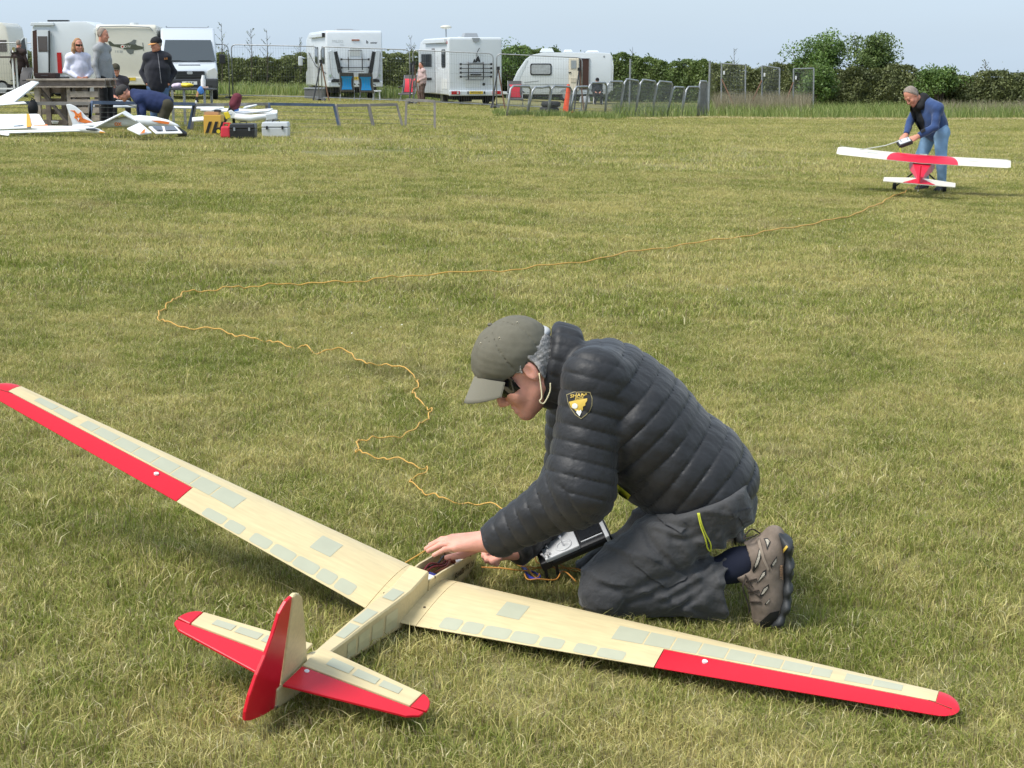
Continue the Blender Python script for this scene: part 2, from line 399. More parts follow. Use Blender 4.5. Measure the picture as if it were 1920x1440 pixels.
scatter('near_grass', [patch(.34, 1500, .027, .0026, s) for s in range(5)], zone(2.4, 9.5, .23, 5), 'short mown grass in front and around the glider')
def tuft_spots(n):
    out = []
    for _ in range(n):
        Y = 2.8 + 11*random.random()**1.2; X = random.uniform(-.36, .36)*Y; out.append((X, Y, T(X, Y), random.uniform(0, 6.28), random.uniform(.7, 1.5), random.randrange(3)))
    return out
scatter('grass_tufts', [patch(.13, 110, .036, .003, 60 + s) for s in range(3)], tuft_spots(240), 'taller tufts standing out of the mown grass')
scatter('middle_grass', [patch(.8, 2300, .033, .0046, 20 + s) for s in range(4)], zone(9.5, 24, .52, 4), 'short mown grass across the middle of the field')
scatter('far_grass', [patch(2.2, 2600, .042, .012, 40 + s, 1) for s in range(3)], zone(24, 66, 1.5, 3, 2), 'short mown grass at the far side of the field')
# ================================================================ hedges, bushes, tall grass
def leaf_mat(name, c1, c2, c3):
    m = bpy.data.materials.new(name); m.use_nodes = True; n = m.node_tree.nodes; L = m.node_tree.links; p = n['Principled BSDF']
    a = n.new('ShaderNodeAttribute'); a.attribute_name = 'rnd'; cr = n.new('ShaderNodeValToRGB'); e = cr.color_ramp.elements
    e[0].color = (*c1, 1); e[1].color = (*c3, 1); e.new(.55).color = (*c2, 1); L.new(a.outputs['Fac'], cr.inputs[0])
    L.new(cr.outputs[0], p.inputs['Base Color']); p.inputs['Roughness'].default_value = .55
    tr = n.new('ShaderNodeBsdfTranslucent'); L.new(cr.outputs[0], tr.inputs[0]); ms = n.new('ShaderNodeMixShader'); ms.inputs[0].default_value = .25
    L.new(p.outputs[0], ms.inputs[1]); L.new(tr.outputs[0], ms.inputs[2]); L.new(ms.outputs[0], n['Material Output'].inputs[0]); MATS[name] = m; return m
m_lf_g = leaf_mat('hedge_leaf', (.08, .12, .034), (.125, .18, .046), (.21, .275, .075))
m_lf_m = leaf_mat('hawthorn_leaf', (.095, .115, .038), (.155, .185, .056), (.25, .285, .09))
m_lf_b = leaf_mat('blackthorn_leaf', (.095, .115, .045), (.15, .172, .062), (.23, .255, .09))
m_lf_t = leaf_mat('bush_leaf', (.055, .10, .024), (.115, .19, .04), (.24, .36, .085))
m_tall = leaf_mat('tall_grass_blade', (.12, .18, .04), (.21, .28, .06), (.40, .41, .16))
m_reed = leaf_mat('dry_stem', (.20, .17, .10), (.33, .28, .18), (.44, .39, .27))
m_hay = leaf_mat('hay', (.42, .34, .15), (.55, .46, .22), (.66, .56, .30))
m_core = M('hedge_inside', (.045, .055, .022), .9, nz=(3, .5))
m_bark = M('bark', (.075, .06, .045), .9, nz=(14, .4))
def leaves_np(P, size, seed, tilt=None, clump=None):
    """one leaf-sized rhomb at each point"""
    r = np.random.default_rng(seed); n = len(P); a = r.normal(size=(n, 3)); a[:, 2] += .25; a /= np.linalg.norm(a, axis=1)[:, None]
    b = np.cross(a, r.normal(size=(n, 3))); b /= np.linalg.norm(b, axis=1)[:, None]
    s = size * r.uniform(.5, 1.35, (n, 1)); vs = np.stack([P - a*s, P - b*s*.55 + a*s*.1, P + a*s, P + b*s*.55 + a*s*.1], 1).reshape(-1, 3)
    q = np.arange(4*n).reshape(n, 4); rv = r.random(n)
    if clump is not None: rv = np.clip(.55*rv + .45*clump, 0, 1)
    return vs, q, np.repeat(rv, 4)
def leaf_obj(name, P, size, mat, parent, seed=0, clump=None):
    vs, q, rv = leaves_np(P, size, seed, clump=clump); me = mesh_np(name, vs, q, False)
    me.attributes.new('rnd', 'FLOAT', 'POINT').data.foreach_set('value', rv.astype(np.float32)); return link(name, me, mat, parent, True)
def hedge(label, line, depth, n, mat, seed, leaf=.062):
    """line: (pixel x, distance Y, pixel y of its top)"""
    r = np.random.default_rng(seed); A = [GX(x, Y) for x, Y, _ in line]; H = [W(x, t, Y)[2] - T(*GX(x, Y)[:2]) for x, Y, t in line]
    seg = [np.linalg.norm(A[i+1] - A[i]) for i in range(len(A)-1)]; cum = np.concatenate([[0], np.cumsum(seg)]); Ltot = cum[-1]; A = V(A)
    root = thing('hedge', label, 'hedge', A[len(A)//2])
    at = lambda s: np.stack([np.interp(s, cum, A[:, i]) for i in range(3)], -1); hh = lambda s: np.interp(s, cum, H)
    wob = lambda s: .10*np.sin(s*1.3 + seed) + .08*np.sin(s*3.1 + 2*seed) + .06*np.sin(s*7.7)
    # solid, uneven dark core, added so no sky shows through the leaves
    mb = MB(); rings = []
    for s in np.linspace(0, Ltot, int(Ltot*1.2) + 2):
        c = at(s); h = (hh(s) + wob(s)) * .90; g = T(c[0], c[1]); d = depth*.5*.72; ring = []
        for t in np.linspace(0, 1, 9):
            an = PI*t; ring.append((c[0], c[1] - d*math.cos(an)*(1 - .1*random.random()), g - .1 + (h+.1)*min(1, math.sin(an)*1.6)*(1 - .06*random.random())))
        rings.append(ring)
    mb.loft(rings, closed=False, cap=False); mb.build('dark_core', m_core, root, True)
    s = r.uniform(0, Ltot, n); h = hh(s) + wob(s); u = r.random(n); c = at(s); top = u < .30
    z = np.where(top, 1 - .10*r.random(n), r.random(n)**.85); dy = np.where(top, r.uniform(-.5, .5, n), np.where(r.random(n) < .88, -.5, .5)) * depth
    bul = .12*np.sin(s*2.3 + z*5) + .10*np.sin(s*5.1 - z*8 + seed) ; dy = dy*(1 - .28*np.maximum(z - .55, 0)/.45) + bul*depth*.5 - np.sign(dy)*np.abs(r.normal(0, .07, n))
    spr = (r.random(n) < .05)*top*r.exponential(.07, n)
    P = np.stack([c[:, 0] + r.normal(0, .05, n), c[:, 1] + dy, c[:, 2] + z*h + spr], -1)
    cl = .5 + .5*np.sin(s*3.7 + z*6 + seed)*np.sin(s*1.9 - z*9); leaf_obj('foliage', P, leaf, mat, root, seed, cl); return root
hedge('long clipped green hedge behind the vans and the left white motorhome', [(-260, 80, 98), (0, 80, 101), (330, 79, 103), (470, 78, 107), (580, 78, 107), (690, 77, 103), (780, 77, 101), (850, 77, 103)], 1.8, 46000, m_lf_m, 3)
hedge('taller rough dark green hedge behind the caravan and mesh barriers', [(800, 90, 104), (900, 90, 96), (975, 91, 86), (1010, 91, 94), (1100, 91, 102), (1180, 90, 106), (1290, 88, 116), (1370, 84, 119)], 2.2, 36000, m_lf_g, 5, .075)
hedge('long low brownish hedge along the right side of the field', [(1330, 74, 122), (1450, 72, 122), (1530, 70, 126), (1650, 69, 126), (1710, 68, 130), (1790, 67, 136), (1860, 66, 139), (2000, 64, 143), (2250, 62, 146)], 2.0, 40000, m_lf_b, 8)
def bush(label, px, Y, topy, wpx, n, mat, seed, leaf=.09):
    b = GX(px, Y); top = W(px, topy, Y)[2]; H = top - b[2]; Wd = wpx/PPM(Y); r = np.random.default_rng(seed); root = thing('tree', label, 'tree', b)
    mb = MB(); tips = []
    for k in range(7):
        a = r.uniform(0, 2*PI); sp = r.uniform(.1, .42)*Wd; e = b + V([math.cos(a)*sp, math.sin(a)*sp*.8, H*r.uniform(.6, .92)]); m_ = b + (e - b)*V([.35, .35, .5])
        pts = bez([b + V([math.cos(a)*.08, math.sin(a)*.08, -.1]), m_, e], 5); mb.tube(pts, list(np.linspace(.06, .012, len(pts))), 6); tips += [e, m_*.4 + e*.6]
        for q in range(3):
            e2 = m_ + (e - m_)*r.uniform(.2, .9) + r.normal(0, .22, 3)*V([1, 1, .5]); mb.tube([m_ + (e-m_)*.3*q, e2], [.02, .007], 5); tips.append(e2)
    mb.build('trunk', m_bark, root, True, smooth='all')
    C = []; cl = []
    cen = [b + V([r.normal(0, .25)*Wd, r.normal(0, .22)*Wd, H*r.uniform(.25, .9)]) for _ in range(26)] + tips
    cen = [c for c in cen if ((c[0]-b[0])/(.55*Wd))**2 + ((c[2]-b[2]-.5*H)/(.50*H))**2 < .80]
    for i in range(n):
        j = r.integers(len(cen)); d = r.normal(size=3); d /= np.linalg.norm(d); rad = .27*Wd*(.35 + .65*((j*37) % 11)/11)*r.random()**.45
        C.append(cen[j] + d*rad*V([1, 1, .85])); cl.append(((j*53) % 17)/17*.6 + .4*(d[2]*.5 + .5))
    P = V(C); P = P[P[:, 2] > b[2] + .1]; leaf_obj('crown', P, leaf, mat, root, seed, V(cl)[:len(P)]); return root
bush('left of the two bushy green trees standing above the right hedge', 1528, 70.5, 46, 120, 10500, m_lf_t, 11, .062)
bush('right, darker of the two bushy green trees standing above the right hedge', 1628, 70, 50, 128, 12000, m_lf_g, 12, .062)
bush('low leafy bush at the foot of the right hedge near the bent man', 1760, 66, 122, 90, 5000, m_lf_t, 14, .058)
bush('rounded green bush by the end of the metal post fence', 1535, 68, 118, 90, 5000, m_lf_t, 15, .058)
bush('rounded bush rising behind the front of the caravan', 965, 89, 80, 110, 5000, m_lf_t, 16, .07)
def sapling(label, px, topy, Y, seed, fol=True):
    b = GX(px, Y); top = W(px, topy, Y); r = np.random.default_rng(seed); root = thing('sapling', label, 'sapling', b, group='thin saplings above the hedge'); mb = MB(); H = top[2]-b[2]; C = []
    pts = bez([b, b*.5 + top*.5 + V([.05, 0, 0]), top], 6); mb.tube(pts, list(np.linspace(.028, .008, len(pts))), 5)
    for k in range(16):
        t = r.uniform(.5, .98); q = b + (top-b)*t; a = r.uniform(0, 6.28); l = H*.16*(1.1-t) + .1; e = q + V([math.cos(a)*l, math.sin(a)*l, l*1.1]); mb.tube([q, e], [.008, .004], 4); C += [q + (e-q)*w + r.normal(0, .02, 3) for w in r.uniform(.3, 1, 4 if fol else 1)]
    mb.build('stem', m_bark, root, True); leaf_obj('leaves', V(C), .035, m_lf_m, root, seed)
for i, (x, t, Y, lb) in enumerate([(415, 44, 76, 'thin sapling just right of the silver van roof'), (470, 54, 77, 'thin sapling, second from the silver van'), (500, 58, 77, 'thin leaning sapling, third from the silver van'), (562, 70, 77, 'short thin sapling just left of the left motorhome'),
        (770, 70, 77, 'thin bare sapling between the two motorhomes'), (1186, 88, 90, 'thin sapling above the hedge right of the caravan'), (1376, 90, 84, 'thin sapling above the hedge over the metal posts'), (1848, 114, 66, 'short thin sapling above the hedge at far right')]):
    sapling(lb, x, t, Y, 30 + i)
def stems(name, label, n, place, h, w, mat, seed, lean=.35, cat='grass'):
    r = np.random.default_rng(seed); B = place(r, n); n = len(B); hh = h*r.uniform(.5, 1.25, (n, 1)); a = r.uniform(0, 2*PI, n); d = np.stack([np.cos(a), np.sin(a)*.3, 0*a], -1)*w*.5
    l = np.stack([r.normal(0, lean, n), r.normal(0, lean, n), np.ones(n)], -1)*hh; l[:, 2] = hh[:, 0]
    vs = np.stack([B - d, B + d, B + l*.6*V([.6, .6, 1]) + d*.7, B + l*.6*V([.6, .6, 1]) - d*.7, B + l + d*.1, B + l - d*.1], 1).reshape(-1, 3)
    k = np.arange(n)*6; q = np.concatenate([np.stack([k, k+1, k+2, k+3], 1), np.stack([k+3, k+2, k+4, k+5], 1)])
    me = mesh_np(name, vs, q, False); me.attributes.new('rnd', 'FLOAT', 'POINT').data.foreach_set('value', np.repeat(r.random(n), 6).astype(np.float32))
    return tag(link(name, me, mat), label, cat, kind='stuff')
def band(x0, x1, ya, yb):
    """points of the ground between pixel columns, distance from ya(x) to yb(x)"""
    def f(r, n):
        out = []
        for _ in range(n):
            px = r.uniform(x0, x1); t = r.random(); Y = ya(px)*(1-t) + yb(px)*t; out.append(GX(px, Y))
        return V(out)
    return f
vy = lambda px: np.interp(px, [930, 1150, 1330, 1500, 1920, 2200], [47.5, 50, 55, 54, 54, 54])   # front edge of the uncut verge
stems('tall_grass', 'uncut green grass along the foot of the right hedge', 15000, band(1150, 2250, vy, lambda x: vy(x)+12), .42, .022, m_tall, 51)
stems('tall_grass', 'uncut grass in front of the mesh barriers', 3000, band(925, 1160, vy, lambda x: vy(x)+1.6), .22, .02, m_tall, 52)
stems('tall_grass', 'strip of tall green grass along the foot of the left hedge', 6500, band(330, 860, lambda x: 70, lambda x: 77), .5, .028, m_tall, 53)
stems('dry_reeds', 'pale dry grass stems among the metal fence posts', 4200, band(1340, 1520, lambda x: 59, lambda x: 66), .75, .018, m_reed, 54, .18)
stems('dry_reeds', 'greyish dry grass at the right behind the bent man', 3600, band(1760, 2200, lambda x: 58, lambda x: 63), .5, .018, m_reed, 55, .2)
stems('cut_hay', 'pale line of cut hay along the edge of the verge', 5000, band(1180, 2150, lambda x: vy(x)-1.0 + .4*math.sin(x*.07), lambda x: vy(x)+.3), .07, .03, m_hay, 56, 1.6)
def litter(r, n):
    out = []
    for _ in range(n):
        Y = 2.9 + 9*r.random()**1.1; X = r.uniform(-.36, .36)*Y; out.append((X, Y, T(X, Y) + .016 + .012*r.random()))
    return V(out)
stems('grass_clippings', 'dry pale grass clippings lying in the near turf', 2600, litter, .022, .0028, m_hay, 58, 2.4)
def clover(r, n):
    out = []
    for _ in range(n):
        Y = 4.5 + 26*r.random()**1.3; px = r.uniform(-100, 2020); g = GX(px, Y); g[2] += .045; out.append(g)
    return V(out)
_c = clover(np.random.default_rng(77), 800); _c = _c[_c[:, 1] > 8]; _c = _c[(np.sin(_c[:, 0]*1.7 + 2)*np.sin(_c[:, 1]*.9) > -.1)]
_o = leaf_obj('daisies', _c, .0055, M('daisy_white', (.8, .78, .66), .7), None, 5); tag(_o, 'tiny pale clover flowers scattered in the grass', 'flowers', kind='stuff')
# ================================================================ the cream and red model glider
GR = V([[0.912445078, 0.385800698, 0.136388418], [-0.35619115, 0.912896821, -0.199367143], [-0.201424537, 0.133331221, 0.970387006]])
GT = V([-0.34195016, 4.08773138, 0.01623456])
def gl_hit(px, py, axis, val):               # where the pixel's ray meets the glider's own plane axis = val (axes: 0 right, 1 forward, 2 up)
    n = GR[:, axis]; o = V([0, 0, HCAM]); d = ray(px, py); t = ((GT + n*val - o) @ n)/(d @ n); return GR.T @ (o + d*t - GT)
m_cream = M('cream_film', srgb(216, 197, 152), .36, nz=(9, .05), bump=(26, .12, .002), spec=.4)
_n = m_cream.node_tree.nodes; _l = m_cream.node_tree.links; _tc = _n.new('ShaderNodeTexCoord'); _mp = _n.new('ShaderNodeMapping'); _mp.inputs['Scale'].default_value = (1.2, 38, 38); _t = _n.new('ShaderNodeTexNoise'); _t.inputs['Scale'].default_value = 2.5; _t.inputs['Detail'].default_value = 6
_r = _n.new('ShaderNodeMapRange'); _r.inputs[1].default_value = .3; _r.inputs[2].default_value = .75; _r.inputs[3].default_value = 1.03; _r.inputs[4].default_value = .88; _h = _n.new('ShaderNodeHueSaturation'); _pb = _n['Principled BSDF']; _src = _pb.inputs['Base Color'].links[0].from_socket   # pale wood grain under the film
_l.new(_tc.outputs['Object'], _mp.inputs[0]); _l.new(_mp.outputs[0], _t.inputs['Vector']); _l.new(_t.outputs['Fac'], _r.inputs[0]); _l.new(_src, _h.inputs['Color']); _l.new(_r.outputs[0], _h.inputs['Value']); _l.new(_h.outputs[0], _pb.inputs['Base Color'])
m_pane = M('clear_film_window', srgb(180, 180, 156), .36, nz=(20, .03), spec=.5)
m_pane2 = M('tan_film_window', srgb(206, 198, 160), .3, nz=(20, .03))
m_red = M('red_film', (.66, .010, .026), .30, nz=(8, .06), spec=.45)
m_seam = M('seam', (.10, .07, .04), .7)
m_ply = M('brown_plywood', (.20, .12, .065), .7, nz=(40, .25))
m_white = M('white_plastic', (.78, .78, .77), .4)
m_blackp = M('black_plastic', (.018, .018, .02), .4)
m_steel = M('bright_metal', (.6, .6, .62), .3, 1.)
glider = thing('model_glider', 'cream and red model glider lying on the grass before the kneeling man', 'model aircraft', GT)
_q = Matrix([list(map(float, r)) for r in GR]); glider.rotation_euler = _q.to_euler()
TD = math.tan(R(8.033))
WX = [.080, .35, .7508, 1.10, 1.457]
def w_le(x): return np.interp(x, [.0742, 1.457], [.2859, .2312])
def w_te(x): return np.interp(x, [.0775, .7508, 1.457], [0, .0524, .112])
def w_hg(x): return np.interp(x, [.7535, 1.457], [.1347, .166])
def foil(u):                                  # upper, lower surface over the chord, u = 0 at the nose
    th = .10*(1.4845*math.sqrt(max(u, 0)) - .63*u - 1.758*u*u + 1.4215*u**3 - .5075*u**4)*2.0*.52
    cam_ = .035*(1 - ((u - .4)/.6)**2) if u > .4 else .035*(1 - ((u - .4)/.4)**2)
    return cam_ + th*.62, cam_*.75 - th*.40
def w_up(x, y):
    c = w_le(x) - w_te(x); return x*TD + c*foil((w_le(x) - y)/c)[0]
def w_lo(x, y):
    c = w_le(x) - w_te(x); return x*TD + c*foil((w_le(x) - y)/c)[1]
def w_ring(x, y0, y1, s, n=14, blunt=.0015):  # closed section between chord stations y0 (rear) and y1 (front)
    t = [.5 - .5*math.cos(PI*i/n) for i in range(n + 1)] if abs(y1 - w_le(x)) < 1e-6 else [i/n for i in range(n + 1)]
    ys = [y1 + (y0 - y1)*(a**1.3 if abs(y1 - w_le(x)) < 1e-6 else a) for a in t]
    return [(s*x, y, w_up(x, y)) for y in ys] + [(s*x, y, w_lo(x, y) - blunt) for y in ys[::-1]]
def surf_patch(mb, s, f, quad, up, lift=.0006, n=6, rnd=.0):
    """a film window lying on a surface; quad = 4 corners in plan (x, y)"""
    a, b, c, d = [V(q, float) for q in quad]; P = {}
    for i in range(n + 1):
        for j in range(n + 1):
            u, w = i/n, j/n
            if rnd:
                U, Wv = 2*u - 1, 2*w - 1
                if abs(U) == 1 and abs(Wv) == 1: U *= 1 - .10*rnd; Wv *= 1 - .10*rnd
                elif abs(U) == 1 and abs(Wv) > .6: pass
                elif abs(Wv) == 1 and abs(U) > .6: pass
                u, w = (U + 1)/2, (Wv + 1)/2
            p = (a*(1-u) + b*u)*(1-w) + (d*(1-u) + c*u)*w; P[i, j] = (s*p[0], p[1], up(p[0], p[1]) + lift)
    vs = [P[i, j] for i in range(n+1) for j in range(n+1)]; mb.add(vs, [(i*(n+1)+j, (i+1)*(n+1)+j, (i+1)*(n+1)+j+1, i*(n+1)+j+1) for i in range(n) for j in range(n)])
for s in (1, -1):
    mb = MB(); xi = [.080, .2, .35, .55, .7488]
    mb.loft([w_ring(x, w_te(x), w_le(x), s) for x in xi])
    xo = [.7490, .95, 1.2, 1.457]; mb.loft([w_ring(x, w_hg(x) + .0015, w_le(x), s) for x in xo])
    wing = mb.build('wing', m_cream, glider, smooth=30); wing['label'] = 'cream film wing with pale windows'
    al = MB(); al.loft([w_ring(x, w_te(x), w_hg(x) - .0012, s, 8) for x in [.7515, .95, 1.2, 1.4583]]); al = al.build('aileron', m_red, glider, smooth=30); al['label'] = 'red aileron'
    tp = MB(); rings = []                       # rounded red tip
    for k in range(7):
        t = k/6; x = 1.4585 + .060*math.sin(t*PI/2); q = math.cos(t*PI/2); y0, y1 = w_te(1.457), w_le(1.457); my = .60*y0 + .40*y1; q = max(q, .04)
        r0 = w_ring(1.457, y0, y1, s, 10); rings.append([(s*x, my + (p[1] - my)*q, x*TD + (p[2] - 1.457*TD)*max(q, .2)) for p in r0])
    tp = tp.loft(rings).build('wing_tip', m_red, glider, smooth=50)
    MB().bar((s*1.44, w_hg(1.45)-.0003, w_up(1.44, w_hg(1.44))+.0004), (s*1.50, .150, 1.50*TD+.006), .0012).build('hinge_slot', m_seam, tp)
    MB().cyl((s*.868, w_hg(.868)-.022, w_up(.868, w_hg(.868)-.022)-.001), (s*.868, w_hg(.868)-.022, w_up(.868, w_hg(.868)-.022)+.004), .0075, 14).build('control_horn_cap', m_white, al, smooth=30)
    def win(quad, r=0, n=6): m_ = MB(); surf_patch(m_, s, None, quad, w_up, n=n, rnd=r); return m_.build('window_panel', m_pane, wing, smooth='all')
    for cx, hw in ((.1675, .0285), (.2305, .0275), (.302, .038), (.382, .037), (.460, .032), (.553, .029), (.626, .037)):
        cy = np.interp(cx, [.17, .626], [.040, .0655]); sl = .055; h = np.interp(cx, [.17, .626], [.0255, .0195])
        win([(cx-hw, cy-h-sl*hw), (cx+hw, cy-h+sl*hw), (cx+hw, cy+h+sl*hw), (cx-hw, cy+h-sl*hw)], 1.)
    win([(.2656, .122), (.335, .122), (.335, .202), (.2656, .202)])
    fr = lambda x: np.interp(x, [.6, 1.372], [.2034, .213]); bk = lambda x: np.interp(x, [.6, 1.372], [.1293, .180])
    for grp in ([.600, .690, .765, .838, .912, .985, 1.06, 1.137, 1.190], [1.222, 1.295, 1.372]):
        for a, b in zip(grp, grp[1:]): win([(a+.0022, bk(a)), (b-.0022, bk(b)), (b-.0022, fr(b)), (a+.0022, fr(a))], 0, 4)
    # root fairing with a screw hole
    fm = MB(); rr = []
    for x in (.028, .052, .0785): rr.append(w_ring(x, w_te(.0785), w_le(.0785), s)); 
    fm.loft(rr); fm = fm.build('wing_root_fairing', m_cream, glider, smooth=30)
    yh_ = .085; MB().cyl((s*.064, yh_, w_up(.064, yh_)-.004), (s*.064, yh_, w_up(.064, yh_)+.0012), .004, 10).build('screw_hole', m_seam, fm)
# fuselage: (station, top, bottom, half width)
FS = [(-.645, .150, .086, .009), (-.56, .150, .075, .012), (-.475, .149, .066, .016), (-.41, .124, .056, .020), (-.30, .114, .037, .024), (-.20, .106, .018, .027), (-.12, .097, .002, .029), (-.03, .086, -.014, .031), (.06, .078, -.036, .033), (.165, .088, -.060, .035)]
def rrect(y, zt, zb, w, c=.004, wt=.88):
    return [(-w, y, zb + c*2), (-w + c, y, zb), (w - c, y, zb), (w, y, zb + c*2), (w, y, zb + (zt-zb)*.5), (w*wt, y, zt - c), (w*wt - c, y, zt), (-w*wt + c, y, zt), (-w*wt, y, zt - c), (-w, y, zb + (zt-zb)*.5)]
mb = MB(); mb.loft([rrect(*f) for f in FS])
NZ = [(.1665, .060, -.062, .0365), (.25, .050, -.078, .040), (.34, .030, -.092, .041), (.42, .012, -.103, .038), (.50, -.008, -.112, .030), (.56, -.032, -.116, .020), (.60, -.052, -.112, .010)]
rings = []
for y, zt, zb, w in NZ:
    i = max(w - .0055, .003); b = zb + .012; rings.append([(-w, y, zt), (-w*1.02, y, (zt+zb)/2), (-w*.8, y, zb+.006), (0, y, zb), (w*.8, y, zb+.006), (w*1.02, y, (zt+zb)/2), (w, y, zt), (i, y, zt), (i*.98, y, b+.012), (0, y, b), (-i*.98, y, b+.012), (-i, y, zt)])
mb.loft(rings); mb.loft([[(-.010, .60, -.052), (.010, .60, -.052), (.009, .60, -.084), (-.009, .60, -.084)], [(-.004, .609, -.060), (.004, .609, -.060), (.004, .609, -.080), (-.004, .609, -.080)]])
mb.prism([(-.033, .168), (.033, .168), (.032, .174), (-.032, .174)], -.03, .056, 'z')      # rear cockpit bulkhead
fus = mb.build('fuselage', m_cream, glider, smooth=25)
# window panels on top and on the right and left sides of the fuselage
def ftop(y): return np.interp(y, [f[0] for f in FS], [f[1] for f in FS])
def fbot(y): return np.interp(y, [f[0] for f in FS], [f[2] for f in FS])
def fw(y): return np.interp(y, [f[0] for f in FS], [f[3] for f in FS])
for a, b in ((-.035, .035), (-.215, -.125), (-.315, -.23)):
    MB().add([(-fw(a)*.55, a, ftop(a)+.0012), (fw(a)*.55, a, ftop(a)+.0012), (fw(b)*.55, b, ftop(b)+.0012), (-fw(b)*.55, b, ftop(b)+.0012)], [(0, 1, 2, 3)]).build('window_panel', m_pane, fus)
for s in (1, -1):
    for a, b in ((-.095, -.025), (-.175, -.11), (-.25, -.19), (-.31, -.265)):
        z = lambda y, t: fbot(y) + (ftop(y) - fbot(y))*t; xx = lambda y, t: s*(fw(y)*(1 if t < .5 else 1 - .12*(t-.5)/.5) + .0012)
        MB().add([(xx(a, .2), a, z(a, .2)), (xx(b, .2), b, z(b, .2)), (xx(b, .5), b, z(b, .5)), (xx(b, .8), b, z(b, .8)), (xx(a, .8), a, z(a, .8)), (xx(a, .5), a, z(a, .5))], [(0, 1, 2, 5), (5, 2, 3, 4)]).build('window_panel', m_pane2, fus)
lettering('lettering', 'Royallis TK 1:6', .030, M('brown_print', (.05, .03, .02), .6), (.0428, .42, -.026), (-.06, .97, -.22), (.0, .2, .97), fus, bold=.0012, world=False)
for y, z in ((.20, .0555), (.34, .0300), (.47, -.0005)): MB().cyl((.0375, y, z-.004), (.0375, y, z+.0022), .0022, 8).build('hatch_magnet', m_seam, fus)
# inside of the open cockpit
MB().box((0, .31, -.035), (.062, .27, .006)).build('cockpit_floor', m_ply, fus)
MB().prism([(-.034, .012), (-.004, .012), (-.004, -.04), (-.034, -.04)], .425, .431, 'y').build('former', m_ply, fus)
bt = MB().box((.006, .225, .004), (.046, .080, .046)).build('battery', M('blue_shrink_wrap', (.012, .03, .20), .25, coat=.4), fus, bevel=.004)
MB().box((.006, .232, .0278), (.028, .030, .0015)).build('battery_label', m_white, bt)
for k, (c, o) in enumerate([((.12, .012, .016), 0), ((.12, .012, .016), .012), ((.015, .012, .012), -.01), ((.16, .05, .03), .02)]):
    MB().tube(bez([(-.02 + o*.6, .22, .02), (-.018 + o*.8, .28, .040 - .008*k), (.0 + o, .33, .022), (-.008 + o*.8, .39, .004 + .006*k), (.006, .44, -.03)], 5), .0032, 6).build('wire', M('wire_%d' % k, c, .5), fus, smooth='all')
MB().box((-.004, .475, -.045), (.036, .06, .022)).build('receiver', M('grey_card', (.42, .42, .45), .5), fus, bevel=.003)
# tail: fin and rudder traced in the plane of symmetry, tailplane in its own plane
Zs = .156
yz = lambda px, py, x=0: tuple(gl_hit(px, py, 0, x)[1:]); xy = lambda px, py: tuple(gl_hit(px, py, 2, Zs)[:2])
rud = [yz(*p) for p in [(545, 1117), (534, 1127), (521, 1150), (509, 1190), (495, 1228), (479, 1265), (466, 1303), (458, 1335), (457, 1351), (468, 1350), (490, 1341), (513, 1327), (517, 1318)]]
fin = [yz(*p) for p in [(519, 1319), (546, 1117), (551, 1112), (558, 1112), (563, 1119), (567, 1150), (570, 1195), (573, 1240), (566, 1270), (548, 1300)]]
MB().prism(rud, -.005, .005, 'x').build('rudder', m_red, glider, bevel=.002, seg=1)['label'] = 'red rudder'
fino = MB().prism(fin, -.0065, .0065, 'x').build('fin', m_cream, glider, bevel=.003, seg=1)
rr_ = yz(512, 1324); MB().box((.008, rr_[0], rr_[1]), (.006, .010, .008)).build('rudder_horn', m_steel, fino)
stLE0, stHG0, stTE0 = xy(621, 1225), xy(571, 1252.5), xy(530.4, 1286); stLE1, stHG1 = (.3126, -.4743), (.3096, -.5382)
stTE1 = xy(752, 1342); tip = (.3527, -.5322)
x0 = .012
for s in (1, -1):
    f2 = lambda pts: [(s*p[0], p[1]) for p in pts]
    st = MB().prism(f2([(x0, stHG0[1] + .002), (stHG1[0]-.0, stHG1[1]+.002), stLE1, (x0, stLE0[1] + .006)]), Zs-.005, Zs+.005, 'z').build('tailplane', m_cream, glider, bevel=.003, seg=2)
    ev = MB().prism(f2([(.014, stHG0[1]-.001), (stHG1[0]+.040, stHG1[1]-.003), (stHG1[0]+.036, stHG1[1]-.020), (stTE1[0]+.026, stTE1[1]+.014), (stTE1[0]+.012, stTE1[1]+.003), (stTE1[0]-.006, stTE1[1]), (.014, stTE0[1])]), Zs-.004, Zs+.004, 'z').build('elevator', m_red, glider, bevel=.0015, seg=1); ev['label'] = 'red elevator'
    cap = [(stHG1[0]+.002, stHG1[1]), (stLE1[0]+.002, stLE1[1])]
    for k in range(1, 7):
        a = k/6*PI/2; cap.append((stLE1[0] + .040*math.sin(a), stLE1[1] - .058*(1-math.cos(a))))
    MB().prism(f2(cap), Zs-.0045, Zs+.0045, 'z').build('tailplane_tip', m_red, glider, bevel=.002, seg=1)
    for a, b in ((.06, .125), (.135, .20), (.21, .265)):
        le = lambda x: np.interp(x, [x0, stLE1[0]], [stLE0[1]+.006, stLE1[1]]); hg = lambda x: np.interp(x, [x0, stHG1[0]], [stHG0[1], stHG1[1]]); L2 = lambda x, t: le(x)*(1-t) + hg(x)*t
        MB().add([(s*a, L2(a, .62), Zs+.0062), (s*b, L2(b, .62), Zs+.0062), (s*b, L2(b, .25), Zs+.0062), (s*a, L2(a, .25), Zs+.0062)], [(0, 1, 2, 3)]).build('window_panel', m_pane, st)
    MB().cyl((s*.035, stHG0[1]-.014, Zs), (s*.035, stHG0[1]-.014, Zs+.006), .0065, 12).build('hinge_screw', m_white, ev)
GK = .98
glider.location = Vector((0, 0, HCAM)) + GK*(Vector(GT) - Vector((0, 0, HCAM))); glider.scale = (GK, GK, GK)
